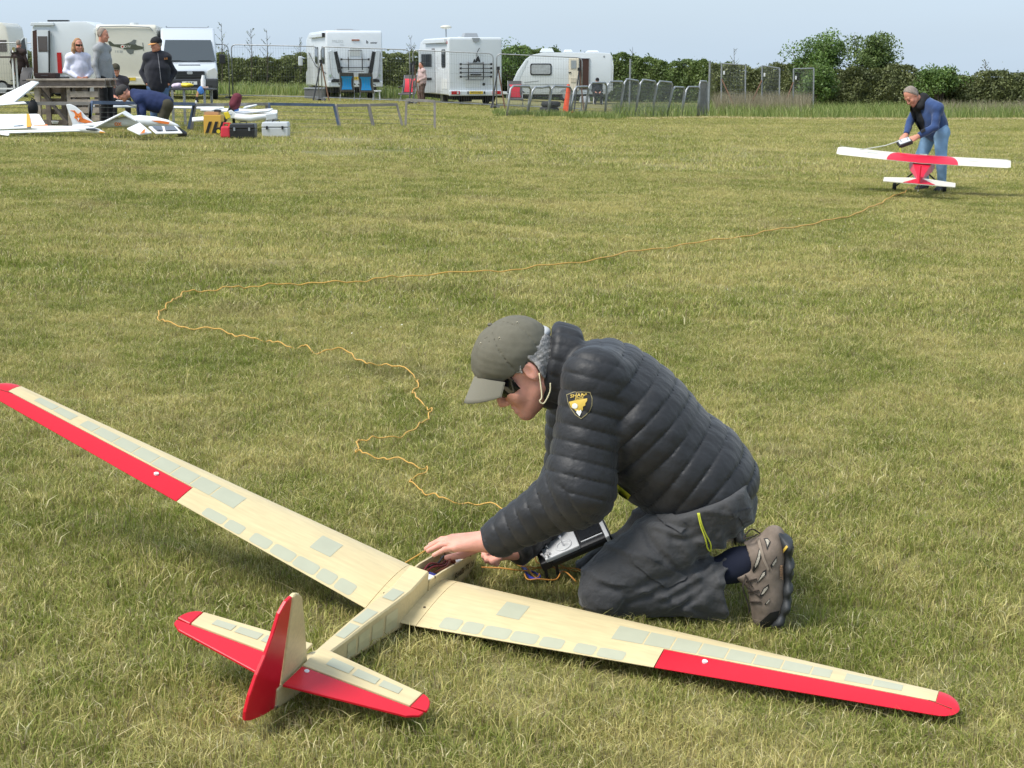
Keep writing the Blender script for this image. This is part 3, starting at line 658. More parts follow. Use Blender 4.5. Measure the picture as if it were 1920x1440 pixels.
# ================================================================ the kneeling man
from mathutils.bvhtree import BVHTree
def bvh_of(*objs):
    vs = []; fs = []
    for o in objs:
        k = len(vs); me = o.data; vs += [tuple(v.co) for v in me.vertices]; fs += [tuple(i + k for i in p.vertices) for p in me.polygons]
    return BVHTree.FromPolygons(vs, fs)
def hit(b, px, py, off=.0):                   # point of a surface seen at that pixel, lifted off it
    d = Vector(ray(px, py)).normalized(); h = b.ray_cast(Vector((0, 0, HCAM)), d)
    return None if h[0] is None else V(h[0]) + V(h[1])*off*(1 if V(h[1]) @ V(d) < 0 else -1)
def inpoly(p, poly):
    c = False; n = len(poly); j = n - 1
    for i in range(n):
        (xi, yi), (xj, yj) = poly[i], poly[j]
        if (yi > p[1]) != (yj > p[1]) and p[0] < (xj-xi)*(p[1]-yi)/(yj-yi) + xi: c = not c
        j = i
    return c
def cloth_patch(name, b, poly, mat, parent, off=.004, step=2.5, thick=.0):
    """a piece of cloth lying on a surface, its outline given where it shows"""
    from mathutils.geometry import delaunay_2d_cdt
    pts = []; n = len(poly)
    for i in range(n):
        a, c = V(poly[i], float), V(poly[(i+1) % n], float); m = max(1, int(np.linalg.norm(c-a)/step)); pts += [a + (c-a)*k/m for k in range(m)]
    e = len(pts); x0, y0 = V(poly).min(0); x1, y1 = V(poly).max(0); inner = []
    for x in np.arange(x0 + step, x1, step):
        for y in np.arange(y0 + step, y1, step):
            if inpoly((x, y), poly) and min(np.hypot(p[0]-x, p[1]-y) for p in pts) > step*.6: inner.append((x, y))
    allp = [Vector((p[0], p[1])) for p in pts] + [Vector(p) for p in inner]
    r = delaunay_2d_cdt(allp, [(i, (i+1) % e) for i in range(e)], [list(range(e))], 1, 1e-4)
    vs = []; last = None
    for p in r[0]:
        h = hit(b, p.x, p.y, off)
        if h is None: h = last if last is not None else W(p.x, p.y, 4.3)
        last = h; vs.append(h)
    me = bpy.data.meshes.new(name); me.from_pydata(vs, [], r[2]); me.update(); me.polygons.foreach_set('use_smooth', [True]*len(me.polygons))
    return link(name, me, mat, parent, True)
def surface_text(name, b, txt, size, cx, cy, ang, mat, parent, off=.005, bold=0., sq=1., flip=False):
    me = text_mesh(txt, size, bold); ca, sa = math.cos(ang), math.sin(ang)
    for v in me.vertices:
        x, y = v.co.x*sq, v.co.y; h = hit(b, cx + x*ca - y*sa*-1*-1, cy + x*sa*1 - y*ca, off); v.co = h if h is not None else W(cx, cy, 4.3)
    me.materials.clear(); return link(name, me, mat, parent, True)
m_skin = M('skin', srgb(220, 158, 138), .5, nz=(26, .13), bump=(120, .25, .003), spec=.35)
m_skin.node_tree.nodes['Principled BSDF'].inputs['Subsurface Weight'].default_value = .12
m_skin.node_tree.nodes['Principled BSDF'].inputs['Subsurface Radius'].default_value = (.01, .004, .002)
m_jkt = M('black_quilted_nylon', (.0135, .0138, .016), .56, nz=(30, .15), bump=(85, .26, .006), sheen=.12, spec=.45)
m_trs = M('charcoal_trouser_cloth', (.046, .0455, .047), .80, nz=(20, .12), bump=(34, .5, .014), sheen=.2)
m_cap = M('olive_grey_cotton', srgb(104, 100, 86), .85, nz=(60, .08), bump=(420, .35, .002))
m_brim = M('pale_grey_cotton', srgb(126, 122, 108), .85, bump=(420, .35, .002))
m_hair = M('grey_hair', srgb(150, 146, 142), .6, nz=(150, .35), bump=(180, .8, .004))
m_lime = M('lime_cord', (.55, .58, .05), .6); m_orange = M('orange_cloth', (.75, .09, .025), .7)
KY = 4.43
man = thing('person', 'man in black quilted jacket and cap kneeling behind the glider', 'person', G(1200, 1150))
P_ = lambda x, y, Y=KY: W(x, y, Y)
hc = P_(981, 687, 4.44)                       # centre of the skull
hf, hu = nrm([-.79, -.05, -.615]), nrm([-.615, .0, .79]); hr = nrm(np.cross(hf, hu)); hu = np.cross(hr, hf)
HD = lambda f, u, r=0.: hc + hf*f + hu*u + hr*r     # a point of the head: forward, up, to his right
c7 = P_(1085, 692, 4.46)
def head_sdf(P, HD=HD, rot=None, s=1.):
    rot = V([hf, hu, hr]) if rot is None else rot
    d = ell(P, HD(-.008*s, .022*s), (.100*s, .104*s, .078*s), rot)
    d = smin(d, ell(P, HD(.036*s, -.056*s), (.060*s, .076*s, .060*s), rot), .03*s)
    for q in (-1, 1):
        d = smin(d, cone(P, HD(-.005*s, -.07*s, q*.047*s), HD(.072*s, -.112*s, q*.016*s), .021*s, .018*s), .03*s)
        d = smin(d, ball(P, HD(.062*s, -.045*s, q*.036*s), .030*s), .02*s)
        d = smin(d, ball(P, HD(.103*s, -.055*s, q*.013*s), .0095*s), .008*s)
        d = smax(d, -ball(P, HD(.104*s, -.008*s, q*.032*s), .020*s), .016*s)
        d = smin(d, ball(P, HD(.084*s, -.010*s, q*.031*s), .0125*s), .006*s)
        e = ell(P, HD(-.014*s, -.012*s, q*.081*s), (.019*s, .033*s, .009*s), rot); e = smax(e, -ell(P, HD(-.008*s, -.006*s, q*.091*s), (.0125*s, .023*s, .0085*s), rot), .004*s)
        d = smin(d, e, .008*s)
    d = smin(d, ball(P, HD(.080*s, -.114*s), .019*s), .02*s)
    d = smin(d, cone(P, HD(.098*s, .006*s), HD(.117*s, -.048*s), .008*s, .0125*s), .014*s)
    d = smin(d, cone(P, HD(.084*s, .016*s, -.036*s), HD(.084*s, .016*s, .036*s), .013*s, .013*s), .014*s)
    for z, rr in ((-.077, .0085), (-.091, .0095)): d = smin(d, cone(P, HD(.095*s, z*s, -.015*s), HD(.095*s, z*s, .015*s), rr*s, rr*s), .006*s)
    d = smax(d, -cone(P, HD(.104*s, -.0838*s, -.026*s), HD(.104*s, -.0838*s, .026*s), .0042*s, .0042*s), .003*s)
    return d
sh_l, el_l, wr_l = P_(1112, 712, 4.27), P_(1087, 918, 4.20), P_(922, 1014, 4.265)
sh_r, el_r, wr_r = P_(1085, 705, 4.66), P_(1075, 915, 4.66), P_(965, 1030, 4.43)
hp_l, kn_l, an_l = P_(1335, 942, 4.29), P_(1138, 1104, 4.24), P_(1352, 1098, 4.25)
hp_r, kn_r, an_r = P_(1318, 935, 4.56), P_(1126, 1084, 4.57), P_(1290, 1035, 4.93)
sp = [P_(1122, 706), P_(1168, 762), P_(1238, 832), P_(1312, 888), P_(1335, 915)]
def hand_l(P):
    w = wr_l; d = cone(P, el_l, w, .035, .028, [0, 1, 0], 1.15)
    K = [P_(849, 1009, 4.302), P_(843, 1012, 4.280), P_(846, 1019, 4.258), P_(854, 1027, 4.239)]
    Tp = [P_(806, 1022, 4.318), P_(799, 1029, 4.292), P_(803, 1033, 4.267), P_(813, 1041, 4.236)]
    for k in K: d = smin(d, cone(P, w, k, .024, .0125), .02)
    for k, t, r in zip(K, Tp, (.0084, .0087, .0084, .0075)):
        m = k*.52 + t*.48 + V([0, 0, .006]); d = smin(d, chain(P, [k, m, t], [r*1.22, r*1.08, r*.86], .004), .0045)
    d = smin(d, chain(P, [P_(896, 1026, 4.302), P_(868, 1040, 4.326), P_(838, 1046, 4.334)], [.015, .0115, .009], .006), .012)
    return d
def hand_r(P):
    w = wr_r; d = cone(P, el_r, w, .035, .027); pc = P_(938, 1037, 4.405); d = smin(d, cone(P, w, pc, .026, .024), .02)
    for i, (a, b, c) in enumerate([((925, 1030), (908, 1035), (909, 1046)), ((924, 1036), (908, 1042), (912, 1052)), ((928, 1042), (914, 1049), (922, 1056)), ((935, 1047), (924, 1053), (932, 1058))]):
        y = 4.41 - .017*i; d = smin(d, chain(P, [P_(*a, y), P_(*b, y-.008), P_(*c, y-.004)], [.011, .0095, .008], .004), .007)
    return smin(d, chain(P, [P_(948, 1030, 4.39), P_(925, 1026, 4.375), P_(912, 1032, 4.37)], [.014, .0105, .0085], .005), .01)
def neck_head(P): return smin(head_sdf(P), cone(P, HD(-.028, -.055), c7, .054, .062), .03)
def under(P):
    d = chain(P, [c7] + sp, [.06, .08, .105, .11, .10, .08], .06, [0, 1, 0], 1.25)
    for a, b, c in ((sh_l, el_l, wr_l), (sh_r, el_r, wr_r)): d = smin(d, chain(P, [a, b, c], [.055, .04, .026], .03), .04)
    for a, b, c in ((hp_l, kn_l, an_l), (hp_r, kn_r, an_r)): d = smin(d, chain(P, [a, b, b + (c-b)*.8], [.075, .05, .018], .03), .05)
    return d
body = implicit('body', lambda P: smin(np.minimum(np.minimum(neck_head(P), hand_l(P)), hand_r(P)), under(P), .012), *bb(775, 1195, 1450, 570, 4.05, 5.02), .0033, m_skin, man)
def quilt(d, u, pitch, A, sharp=.21): return d + A*(1 - np.abs(np.sin(PI*u/pitch))**sharp)
def axial(P, pts, ax=None):
    """arc length of the nearest point on a polyline"""
    best = None; s = 0.; u = None
    for a, b in zip(pts, pts[1:]):
        a = V(a, np.float32); e = V(b, np.float32) - a; l = float(np.linalg.norm(e)); t = ((P - a) @ e)/(l*l); tc = np.clip(t, 0, 1); d = ((P - a - tc[..., None]*e)**2).sum(-1)
        w = s + t*l if best is None else s + tc*l
        if best is None: best, u = d, w
        else: m = d < best; u = np.where(m, w, u); best = np.where(m, d, best)
        s += l
    return u
hemA, hemB = P_(1424, 908), P_(1178, 1000); hemN = nrm(np.cross(hemB - hemA, [0, 1, 0])); hemN = hemN if hemN[2] < 0 else -hemN
def jacket(P):
    yax = V([0, 1., 0]); wr = .0016*vnoise(P, 55, 3) + .0035*vnoise(P*V([1, .5, 1], np.float32), 24, 4) + .0008*vnoise(P*V([.7, 1.3, .7], np.float32), 150, 5)
    t = chain(P, [P_(1137, 713), P_(1168, 762), P_(1231, 834), P_(1302, 892), P_(1328, 918)], [.114, .150, .147, .147, .147], .10, yax, 1.38)
    t = smin(t, cone(P, sh_l + V([.02, 0, 0]), sh_r + V([.02, 0, 0]), .086, .086), .06)
    u = axial(P, [P_(1060, 650), P_(1168, 758), P_(1236, 828), P_(1312, 886), P_(1420, 985)]) + .035*((P[..., 1]-KY)**2)*8 + .006*vnoise(P, 9, 8)
    t = quilt(t + .012*np.clip((.10 - u)/.1, 0, 1)*0, u, .0585, .0112); t = smax(t, (P - V(hemA, np.float32)) @ hemN.astype(np.float32) , .03)
    for a, b, c, al in ((sh_l, el_l, wr_l, .0), (sh_r, el_r, wr_r, .02)):
        arm = chain(P, [a, b, c], [.094, .096, .056], .05); ua = axial(P, [a, b, c]) + al + .10*(P[..., 0]-a[0])*0 + .004*vnoise(P, 11, 9)
        ld = nrm(b - a); arm = quilt(arm, ua - .12*((P - V(a, np.float32)) @ nrm(np.cross(ld, [0, 1, 0])).astype(np.float32)), .0465, .0095)
        e = nrm(c - b).astype(np.float32); arm = smax(arm, (P - V(c + e*.012, np.float32)) @ e, .012); t = smin(t, arm, .022)
    cn = nrm([-.95, 0, .30]); cv = nrm(np.cross([0, 1, 0], cn)); cc = P_(1036, 684, 4.46); ring = None; pts = [cc + cv*.106*math.cos(f) + V([0, 1, 0])*.080*math.sin(f) - cn*.012*abs(math.sin(f)) for f in np.linspace(0, 2*PI, 17)]
    for a, b in zip(pts, pts[1:]):
        q = cone(P, a - cn*.03, a + cn*.012, .025, .021); ring = q if ring is None else np.minimum(ring, q)
        m = (a+b)/2; q = cone(P, m - cn*.03, m + cn*.012, .025, .021); ring = smin(ring, q, .012)
    return smin(t, ring, .016) + wr
jk = implicit('quilted_jacket', jacket, *bb(895, 1070, 1450, 580, 4.0, 4.92), .0044, m_jkt, man, rel=0)
def trousers(P):
    yax = V([0, 1., 0]); d = chain(P, [P_(1296, 920), P_(1336, 932)], [.130, .130], .05, yax, 1.2)
    fold = .007*vnoise(P*V([1.0, .5, 1.6], np.float32), 24, 21) + .0035*vnoise(P*V([.6, .6, 1.7], np.float32), 60, 22) - .006*np.maximum(0, np.sin(1.2*vnoise(P, 12, 25) + 62*((P - V(kn_l, np.float32)) @ nrm(V([.35, .2, .9])).astype(np.float32))))**6
    for a, b, c, r in ((hp_l, kn_l, an_l, (.116, .086, .088)), (hp_r, kn_r, an_r, (.112, .082, .07))):
        lg = cone(P, a, b, r[0], r[1]); e = nrm(c - b).astype(np.float32)
        sn = cone(P, b, c, r[1]*.94, r[2]); sn = smax(sn, (P - V(c + e*.004, np.float32)) @ e, .008); lg = smin(lg, sn, .007)
        # creases that gather behind the bent knee
        md = (a*.45 + c*.55); w = np.exp(-((P - V(md, np.float32))**2).sum(-1)/.03); lg = lg + w*.006*np.sin(120*((P - V(b, np.float32)) @ nrm(nrm(a-b) + nrm(c-b)).astype(np.float32)))
        d = smin(d, lg, .035)
    return smax(d + fold, -((P - V(hemA, np.float32)) @ hemN.astype(np.float32) + .07), .01)
_F, _o = sparse_field(trousers, *bb(1040, 1195, 1450, 800, 4.03, 5.08), .012); _v, _q = surfnet(_F, _o, .012); _tb = BVHTree.FromPolygons([tuple(p) for p in _v], [tuple(p) for p in _q.tolist()])
CREASE = [([(1354, 1038), (1320, 1060), (1287, 1078), (1252, 1104), (1210, 1122), (1176, 1134), (1160, 1150)], .010), ([(1206, 987), (1222, 1022), (1250, 1052), (1284, 1077)], .006), ([(1233, 974), (1262, 984), (1292, 993)], .005), ([(1358, 1056), (1330, 1082), (1298, 1104), (1244, 1131)], .006), ([(1401, 990), (1370, 1022), (1338, 1047)], .006), ([(1130, 1101), (1160, 1106), (1190, 1104)], .005), ([(1340, 1090), (1300, 1125), (1262, 1146)], .005), ([(1222, 1085), (1198, 1106), (1173, 1120)], .005), ([(1350, 985), (1300, 1010), (1262, 1012)], .005), ([(1384, 968), (1345, 1000), (1318, 1030)], .004)]
CR3 = []
for pl, rr_ in CREASE:
    q = [hit(_tb, x, y, 0) for x, y in pl]; q = [p for p in q if p is not None]; CR3.append((q, rr_))
def trousers_creased(P):
    d = trousers(P)
    for q, rr_ in CR3:
        for a, b in zip(q, q[1:]): d = smax(d, -cone(P, a, b, rr_, rr_*.8), .016)
    return d
tr = implicit('trousers', trousers_creased, *bb(1040, 1195, 1450, 800, 4.03, 5.08), .0054, m_trs, man, rel=1)
bj, bt_ = bvh_of(jk), bvh_of(tr)
# cap: crown in stitched panels, eyelets, button, brim
def cap_crown(P):
    d = ell(P, HD(.004, .056), (.123, .102, .096), V([hf, hu, hr])); u = (P - V(hc, np.float32)) @ hu.astype(np.float32); f = (P - V(hc, np.float32)) @ hf.astype(np.float32)
    d = d + .0022*vnoise(P, 40, 31) + .0016*vnoise(P*V([.4, 1, 1.4], np.float32), 85, 32)
    r = (P - V(hc, np.float32)) @ hr.astype(np.float32); an = np.arctan2(r, f + .012); d = d + .0036*np.exp(-(np.sin(3*an + .5)/.07)**2)*(u < .15)
    return smax(np.maximum(d, -(d + .006)), -(u - .007 - .06*f), .003)
capo = implicit('cap', cap_crown, hc - .17, hc + .19, .0032, m_cap, man, rel=1)
mb = MB(); nphi, nt_ = 18, 7; vsb = []
for j in range(nt_):
    for i in range(nphi + 1):
        ph = R(-60 + 120*i/nphi); t = j/(nt_-1); L_ = .088*math.cos(ph*1.22)**.6; de = R(30)
        q = HD(.004 + .124*math.cos(ph), .012 + .056*(math.cos(ph) - .5)/.5, .098*math.sin(ph)) + L_*t*(hf*math.cos(de) - hu*math.sin(de)) - hu*.010*math.sin(ph)**2*t; vsb.append(q)
m1 = nphi + 1; fsb = [(j*m1+i, j*m1+i+1, (j+1)*m1+i+1, (j+1)*m1+i) for j in range(nt_-1) for i in range(nphi)]
nb = len(vsb); bn = (hu*math.cos(R(36)) + hf*math.sin(R(36)))*.0035
mb.add(vsb + [p - bn for p in vsb], fsb + [tuple(k + nb for k in f[::-1]) for f in fsb] + [((nt_-1)*m1+i, (nt_-1)*m1+i+1, nb+(nt_-1)*m1+i+1, nb+(nt_-1)*m1+i) for i in range(nphi)])
mb.build('brim', m_brim, capo, True, smooth='all')
bc = bvh_of(capo)
for x, y in ((902, 645), (937, 635), (970, 606)):
    h = hit(bc, x, y, .0012)
    if h is not None: MB().tube([h + (hu*math.cos(a) + hf*math.sin(a))*.0034 for a in np.linspace(0, 2*PI, 9)[:-1]], .0011, 5, closed=True).build('eyelet', M('brass', (.42, .38, .28), .4, .6), capo, True)
MB().ball(HD(.0, .158), (.008, .008, .005)).build('button', m_cap, capo, True, smooth='all')
# hair below the cap, sunglasses with their cord
def hair(P):
    d = head_sdf(P) - .010 + .0035*vnoise(P*V([1, 1, 2.2], np.float32), 150, 41); f = (P - V(hc, np.float32)) @ hf.astype(np.float32); u = (P - V(hc, np.float32)) @ hu.astype(np.float32); r = np.abs((P - V(hc, np.float32)) @ hr.astype(np.float32))
    back = smax(smax(f + .030, u - .045, .01), -(u + .085), .015); side = smax(smax(np.abs(f - .012) - .020, u - .05, .008), -(u + .012 - .9*np.maximum(f-.0, 0)), .01)
    reg = np.minimum(back, side); ear = ell(P, HD(-.014, -.012, .082), (.022, .036, .03), V([hf, hu, hr])); ear2 = ell(P, HD(-.014, -.012, -.082), (.022, .036, .03), V([hf, hu, hr]))
    return smax(smax(d, reg, .006), -np.minimum(ear, ear2), .006)
implicit('hair', hair, hc - .15, hc + .15, .0034, m_hair, man, rel=0)
mb = MB(); vsg = []; ng = 20
for z in (.018, .012, -.014, -.024):
    for i in range(ng + 1):
        ph = R(-74 + 148*i/ng); k = 1 - .10*abs(z+.004)/.02; lo_ = -.010*(abs(abs(math.sin(ph)) - .45) < .42)*(z < 0); vsg.append(HD(.012 + .098*math.cos(ph)*k + .004, -.006 + z*1.1 - .004*math.cos(ph), .079*math.sin(ph)*1.02))
m1 = ng + 1; mb.add(vsg, [(j*m1+i, j*m1+i+1, (j+1)*m1+i+1, (j+1)*m1+i) for j in range(3) for i in range(ng)])
sg = mb.build('sunglasses', M('dark_lens', (.006, .006, .008), .08, spec=.7), man, True, smooth='all')
for q in (-1, 1): MB().bar(HD(.040, .012, q*.077), HD(-.022, .018, q*.085), .004, .008).build('temple_arm', m_blackp, sg, True)
MB().tube(bez([HD(-.03, -.03, -.086), P_(1016, 742, 4.335), P_(1012, 752, 4.33), P_(1020, 756, 4.33), P_(1031, 735, 4.335), P_(1032, 718, 4.34)], 6), .0022, 6).build('glasses_cord', M('pale_cord', (.62, .56, .36), .7), sg, True, smooth='all')
# shirt collar, lining, cords, cuffs, badge
def blob(name, c, r, mat, par, rot=None, seed=0): return implicit(name, lambda P: ell(P, c, r, rot) + .003*vnoise(P, 60, seed), V(c) - max(r)*1.3, V(c) + max(r)*1.3, .004, mat, par)
blob('orange_hood_lining', P_(1070, 634, 4.50), (.014, .05, .030), m_orange, jk, None, 2)
blob('grey_inner_collar', P_(1018, 622, 4.46), (.022, .05, .016), M('pale_grey_fleece', (.52, .52, .52), .9), jk, None, 5)
cloth_patch('lime_lining', bvh_of(jk, tr), [(1159, 906), (1166, 912), (1184, 927), (1180, 936), (1160, 937), (1157, 925)], m_lime, jk, .004)
for pts in ([(1308, 962), (1313, 985), (1321, 1010), (1326, 1026), (1330, 1032), (1331, 1020), (1322, 1000), (1314, 980), (1311, 962)],):
    q = [hit(bt_, x, y, .004) for x, y in pts]; q = [p for p in q if p is not None]; MB().tube(bez(q, 4), .0022, 6).build('drawcord', m_lime, jk, True, smooth='all')
def cuff(P):
    e = nrm(wr_l - el_l).astype(np.float32); t = (P - V(wr_l, np.float32)) @ e; d = cone(P, el_l, wr_l + e*.05, .05, .037); v = nrm(np.cross(e, [0, 1, 0])); w = np.cross(e, v); a = np.arctan2((P - V(wr_l, np.float32)) @ v.astype(np.float32), (P - V(wr_l, np.float32)) @ w.astype(np.float32))
    return smax(smax(d + .0016*np.sin(26*a), t - .017, .006), -(t + .03), .006)
implicit('cuff', cuff, wr_l - .09, wr_l + .09, .004, M('black_elastic', (.02, .02, .024), .8), jk)
shield = [(1065, 741), (1077, 737), (1090, 735), (1106, 736), (1109, 748), (1109, 760), (1105, 770), (1098, 778), (1090, 784), (1080, 777), (1072, 766), (1067, 754)]
_sc = V(shield).mean(0); cloth_patch('badge_border', bj, [tuple(_sc + (V(q) - _sc)*1.07) for q in shield], M('badge_edge', (.30, .25, .12), .7), jk, .0028)
bd = cloth_patch('sleeve_badge', bj, shield, M('black_badge', (.010, .009, .009), .7), jk, .004)
m_gold = M('gold_print', (.66, .45, .07), .6); m_bwh = M('white_print', (.75, .74, .68), .6)
cloth_patch('badge_field', bj, [(1069, 754), (1084, 750), (1101, 748), (1101, 752), (1098, 756), (1098, 760), (1094, 762), (1094, 768), (1090, 769), (1088, 776), (1080, 770), (1073, 763)], m_gold, bd, .0058, 2)
cloth_patch('badge_sun', bj, [(1080 + 5*math.cos(a), 761 + 5*math.sin(a)) for a in np.linspace(0, 2*PI, 11)[:-1]], m_bwh, bd, .0072, 2)
cloth_patch('badge_cliff', bj, [(1082, 774), (1085, 770), (1086, 774), (1091, 769), (1091, 774), (1088, 781)], m_bwh, bd, .0072, 2)
surface_text('badge_lettering', bj, 'SHARP', 8.6, 1086.5, 742.5, R(-7), m_gold, bd, .0075, .10, 1.12)
surface_text('badge_lettering', bj, 'EDGE', 6.0, 1087.5, 747.5, R(-9), m_gold, bd, .0065, .06)
# trouser pockets
for poly in ([(1183, 1040), (1190, 1034), (1290, 1082), (1284, 1090), (1250, 1102), (1220, 1082), (1188, 1055)], [(1226, 962), (1262, 966), (1290, 985), (1276, 1000), (1246, 985)]):
    cloth_patch('pocket_flap', bt_, poly, m_trs, tr, .006, 4)
cloth_patch('pocket_flap', bt_, [(1372, 962), (1408, 952), (1404, 960), (1376, 970)], m_trs, tr, .005, 3)
MB().tube([p for p in [hit(bt_, 1385 + k*2.2, 970 + k*4, .003) for k in range(5)] if p is not None], .0014, 5).build('zip_pull', m_blackp, tr, True)
# sock and hiking shoe, toe on the ground, heel up
m_sock = M('navy_sock', (.005, .008, .024), .9, bump=(300, .3, .002)); m_suede = M('taupe_suede', srgb(122, 108, 96), .9, nz=(40, .18), bump=(200, .3, .002))
m_sole = M('dark_rubber', (.032, .034, .036), .6, bump=(90, .3, .003)); m_mesh = M('grey_mesh', srgb(168, 160, 146), .8, nz=(400, .5)); m_trim = M('black_trim', (.012, .011, .011), .7)
def shoe_pair(Yo, dx, dy, vis):
    Q = lambda x, y, o=0.: W(x + dx, y + dy, Yo + o); yax = [0, 1., 0]
    implicit('sock', lambda P: chain(P, [Q(1335, 1078, .04), Q(1385, 1058, .03), Q(1420, 1044)], [.046, .044, .040], .03) + .0015*vnoise(P, 60, 3), np.minimum(Q(1300, 1120, -.1), Q(1450, 960, -.1)), np.maximum(Q(1300, 1120, .1), Q(1450, 960, .1)), .005, m_sock, man)
    bx = (np.minimum(Q(1350, 1210, -.10), Q(1500, 950, -.10)), np.maximum(Q(1350, 1210, .10), Q(1500, 950, .10)))
    def upper(P):
        d = chain(P, [Q(1452, 1004), Q(1440, 1035), Q(1437, 1075), Q(1439, 1115), Q(1440, 1143), Q(1431, 1160)], [.030, .040, .044, .043, .036, .027], .04, yax, 1.05)
        d = smin(d, cone(P, Q(1412, 1040), Q(1436, 1038), .044, .045), .02); d = smin(d, cone(P, Q(1388, 1072), Q(1425, 1088), .024, .036), .02)
        d = smax(d, -cone(P, Q(1380, 1050), Q(1410, 1040), .046, .034), .008); return d + .0012*vnoise(P, 90, 7)
    sh = implicit('shoe', upper, *bx, .0042, m_suede, man)
    def sole(P):
        d = chain(P, [Q(1458, 998), Q(1474, 1018), Q(1477, 1060), Q(1473, 1100), Q(1470, 1130), Q(1456, 1158), Q(1434, 1172)], [.011, .016, .015, .0155, .017, .016, .012], .02, yax, 2.9)
        u = axial(P, [Q(1458, 998), Q(1477, 1060), Q(1470, 1130), Q(1434, 1172)]); outer = np.clip((P[..., 0] - np.float32(Q(1478, 1060)[0]))/.008, 0, 1); return d + outer*.005*(np.sin(2*PI*u/.034) > .2)
    so = implicit('sole', sole, *bx, .0042, m_sole, sh)
    if not vis: return
    b = bvh_of(sh, so)
    cloth_patch('toe_cap', b, [(1425, 1166), (1444, 1148), (1461, 1144), (1458, 1156), (1440, 1174), (1428, 1178)], m_trim, sh, .003)
    for poly in ([(1411, 1068), (1420, 1042), (1425, 1022), (1429, 1026), (1427, 1044), (1421, 1062), (1413, 1074)], [(1417, 1098), (1431, 1070), (1437, 1067), (1436, 1077), (1420, 1094)], [(1423, 1120), (1431, 1103), (1442, 1094), (1441, 1102), (1429, 1118)], [(1444, 1060), (1456, 1042), (1456, 1052), (1446, 1066)], [(1432, 1010), (1440, 1009), (1445, 1016), (1438, 1032), (1436, 1020)], [(1434, 1132), (1444, 1121), (1443, 1126), (1435, 1135)]):
        p = cloth_patch('side_vent', b, poly, m_trim, sh, .0022); c = V(poly).mean(0); cloth_patch('vent_mesh', b, [tuple(c + (V(q)-c)*.62 + V([.8, -.8])) for q in poly], m_mesh, p, .0036)
    cloth_patch('heel_strap', b, [(1420, 1012), (1425, 1010), (1434, 1046), (1442, 1066), (1440, 1070), (1430, 1050)], M('pale_suede', srgb(140, 126, 112), .9), sh, .004)
    cloth_patch('sole_tag', b, [(1468, 1032), (1475, 1023), (1478, 1026), (1470, 1036)], m_gold, so, .003)
    surface_text('side_lettering', b, 'MERRELL', 7.0, 1464, 1073, R(90), M('copper_print', (.55, .30, .16), .6), so, .003, .1)
    for a, c in (((1396, 1075), (1412, 1100)), ((1400, 1090), (1420, 1085)), ((1405, 1110), (1424, 1106)), ((1408, 1128), (1428, 1128)), ((1404, 1100), (1426, 1118))):
        q = [hit(b, a[0] + (c[0]-a[0])*t, a[1] + (c[1]-a[1])*t, .004) for t in np.linspace(0, 1, 5)]; q = [p for p in q if p is not None]
        if len(q) > 1: MB().tube(q, .0023, 5).build('lace', M('dark_lace', (.035, .025, .018), .9), sh, True)
    MB().tube(bez([Q(1398, 1082, -.03), Q(1393, 1100, -.045), Q(1398, 1118, -.04), Q(1405, 1140, -.035), Q(1404, 1150, -.03)], 5), .0024, 5).build('lace', M('dark_lace', (.035, .025, .018), .9), sh, True)
    MB().tube(bez([Q(1425, 1000, 0), Q(1410, 992, -.01), Q(1400, 1000, -.02), Q(1395, 1010, -.03), Q(1412, 1006, -.03), Q(1420, 1002, -.02)], 5), .0024, 5).build('lace', M('dark_lace', (.035, .025, .018), .9), sh, True)
shoe_pair(4.215, 0, 0, True)
shoe_pair(4.93, -90, -55, False)
# ---------------------------------------------------------------- the radio transmitter by his knee
tx = thing('radio_transmitter', 'silver and black radio transmitter hanging in front of the kneeling man', 'transmitter', P_(1065, 1025, 4.52))
ta = nrm(P_(1140, 985, 4.52) - P_(1005, 1043, 4.50)); tb = nrm(V([-.22, .93, .20])); tb = nrm(tb - ta*(tb @ ta)); tn = np.cross(ta, tb); tn = tn if tn[2] > 0 else -tn
to = P_(1068, 1014, 4.50); tm = Matrix([[ta[i]*1.12, tb[i]*1.1, tn[i]*1.1, to[i]] for i in range(3)] + [[0, 0, 0, 1]])
def TXB(name, mb, mat, par, **k): return mb.xf(tm).build(name, mat, par, True, **k)
m_silver = M('silver_plastic', (.56, .57, .58), .35)
cs = TXB('case', MB().box((.02, 0, .001), (.178, .150, .026)), m_blackp, tx, bevel=.010)
TXB('front_plate', MB().box((-.030, 0, .016), (.100, .148, .014)), m_silver, tx, bevel=.004); TXB('side_trim', MB().box((.098, 0, .0), (.012, .152, .030)), m_silver, tx, bevel=.004)
TXB('screen', MB().box((.058, 0, .0155), (.060, .090, .003)), M('screen_glass', (.02, .022, .025), .1), tx); TXB('screen_rim', MB().box((.058, -.054, .0165), (.062, .004, .003)), m_silver, tx)
for y in (-.045, .045):
    g = TXB('stick_gimbal', MB().tube([(-.020 + .021*math.cos(a), y + .021*math.sin(a), .023) for a in np.linspace(0, 2*PI, 17)[:-1]], .004, 6, closed=True), m_silver, tx, smooth='all')
    TXB('gimbal_well', MB().cyl((-.020, y, .0195), (-.020, y, .0222), .018, 16), m_blackp, g); TXB('stick', MB().tube([(-.020, y, .02), (-.020, y, .050), (-.020, y, .056)], [.0025, .0025, .004], 8), m_steel, g, smooth=True)
for x, y in ((-.060, -.055), (-.060, -.025), (-.060, .03), (-.066, -.066), (-.078, -.06)):
    TXB('toggle_switch', MB().tube([(x, y, .018), (x - .004, y - .003, .034), (x - .005, y - .004, .038)], [.0035, .0025, .004], 8), m_steel, tx, smooth=True)
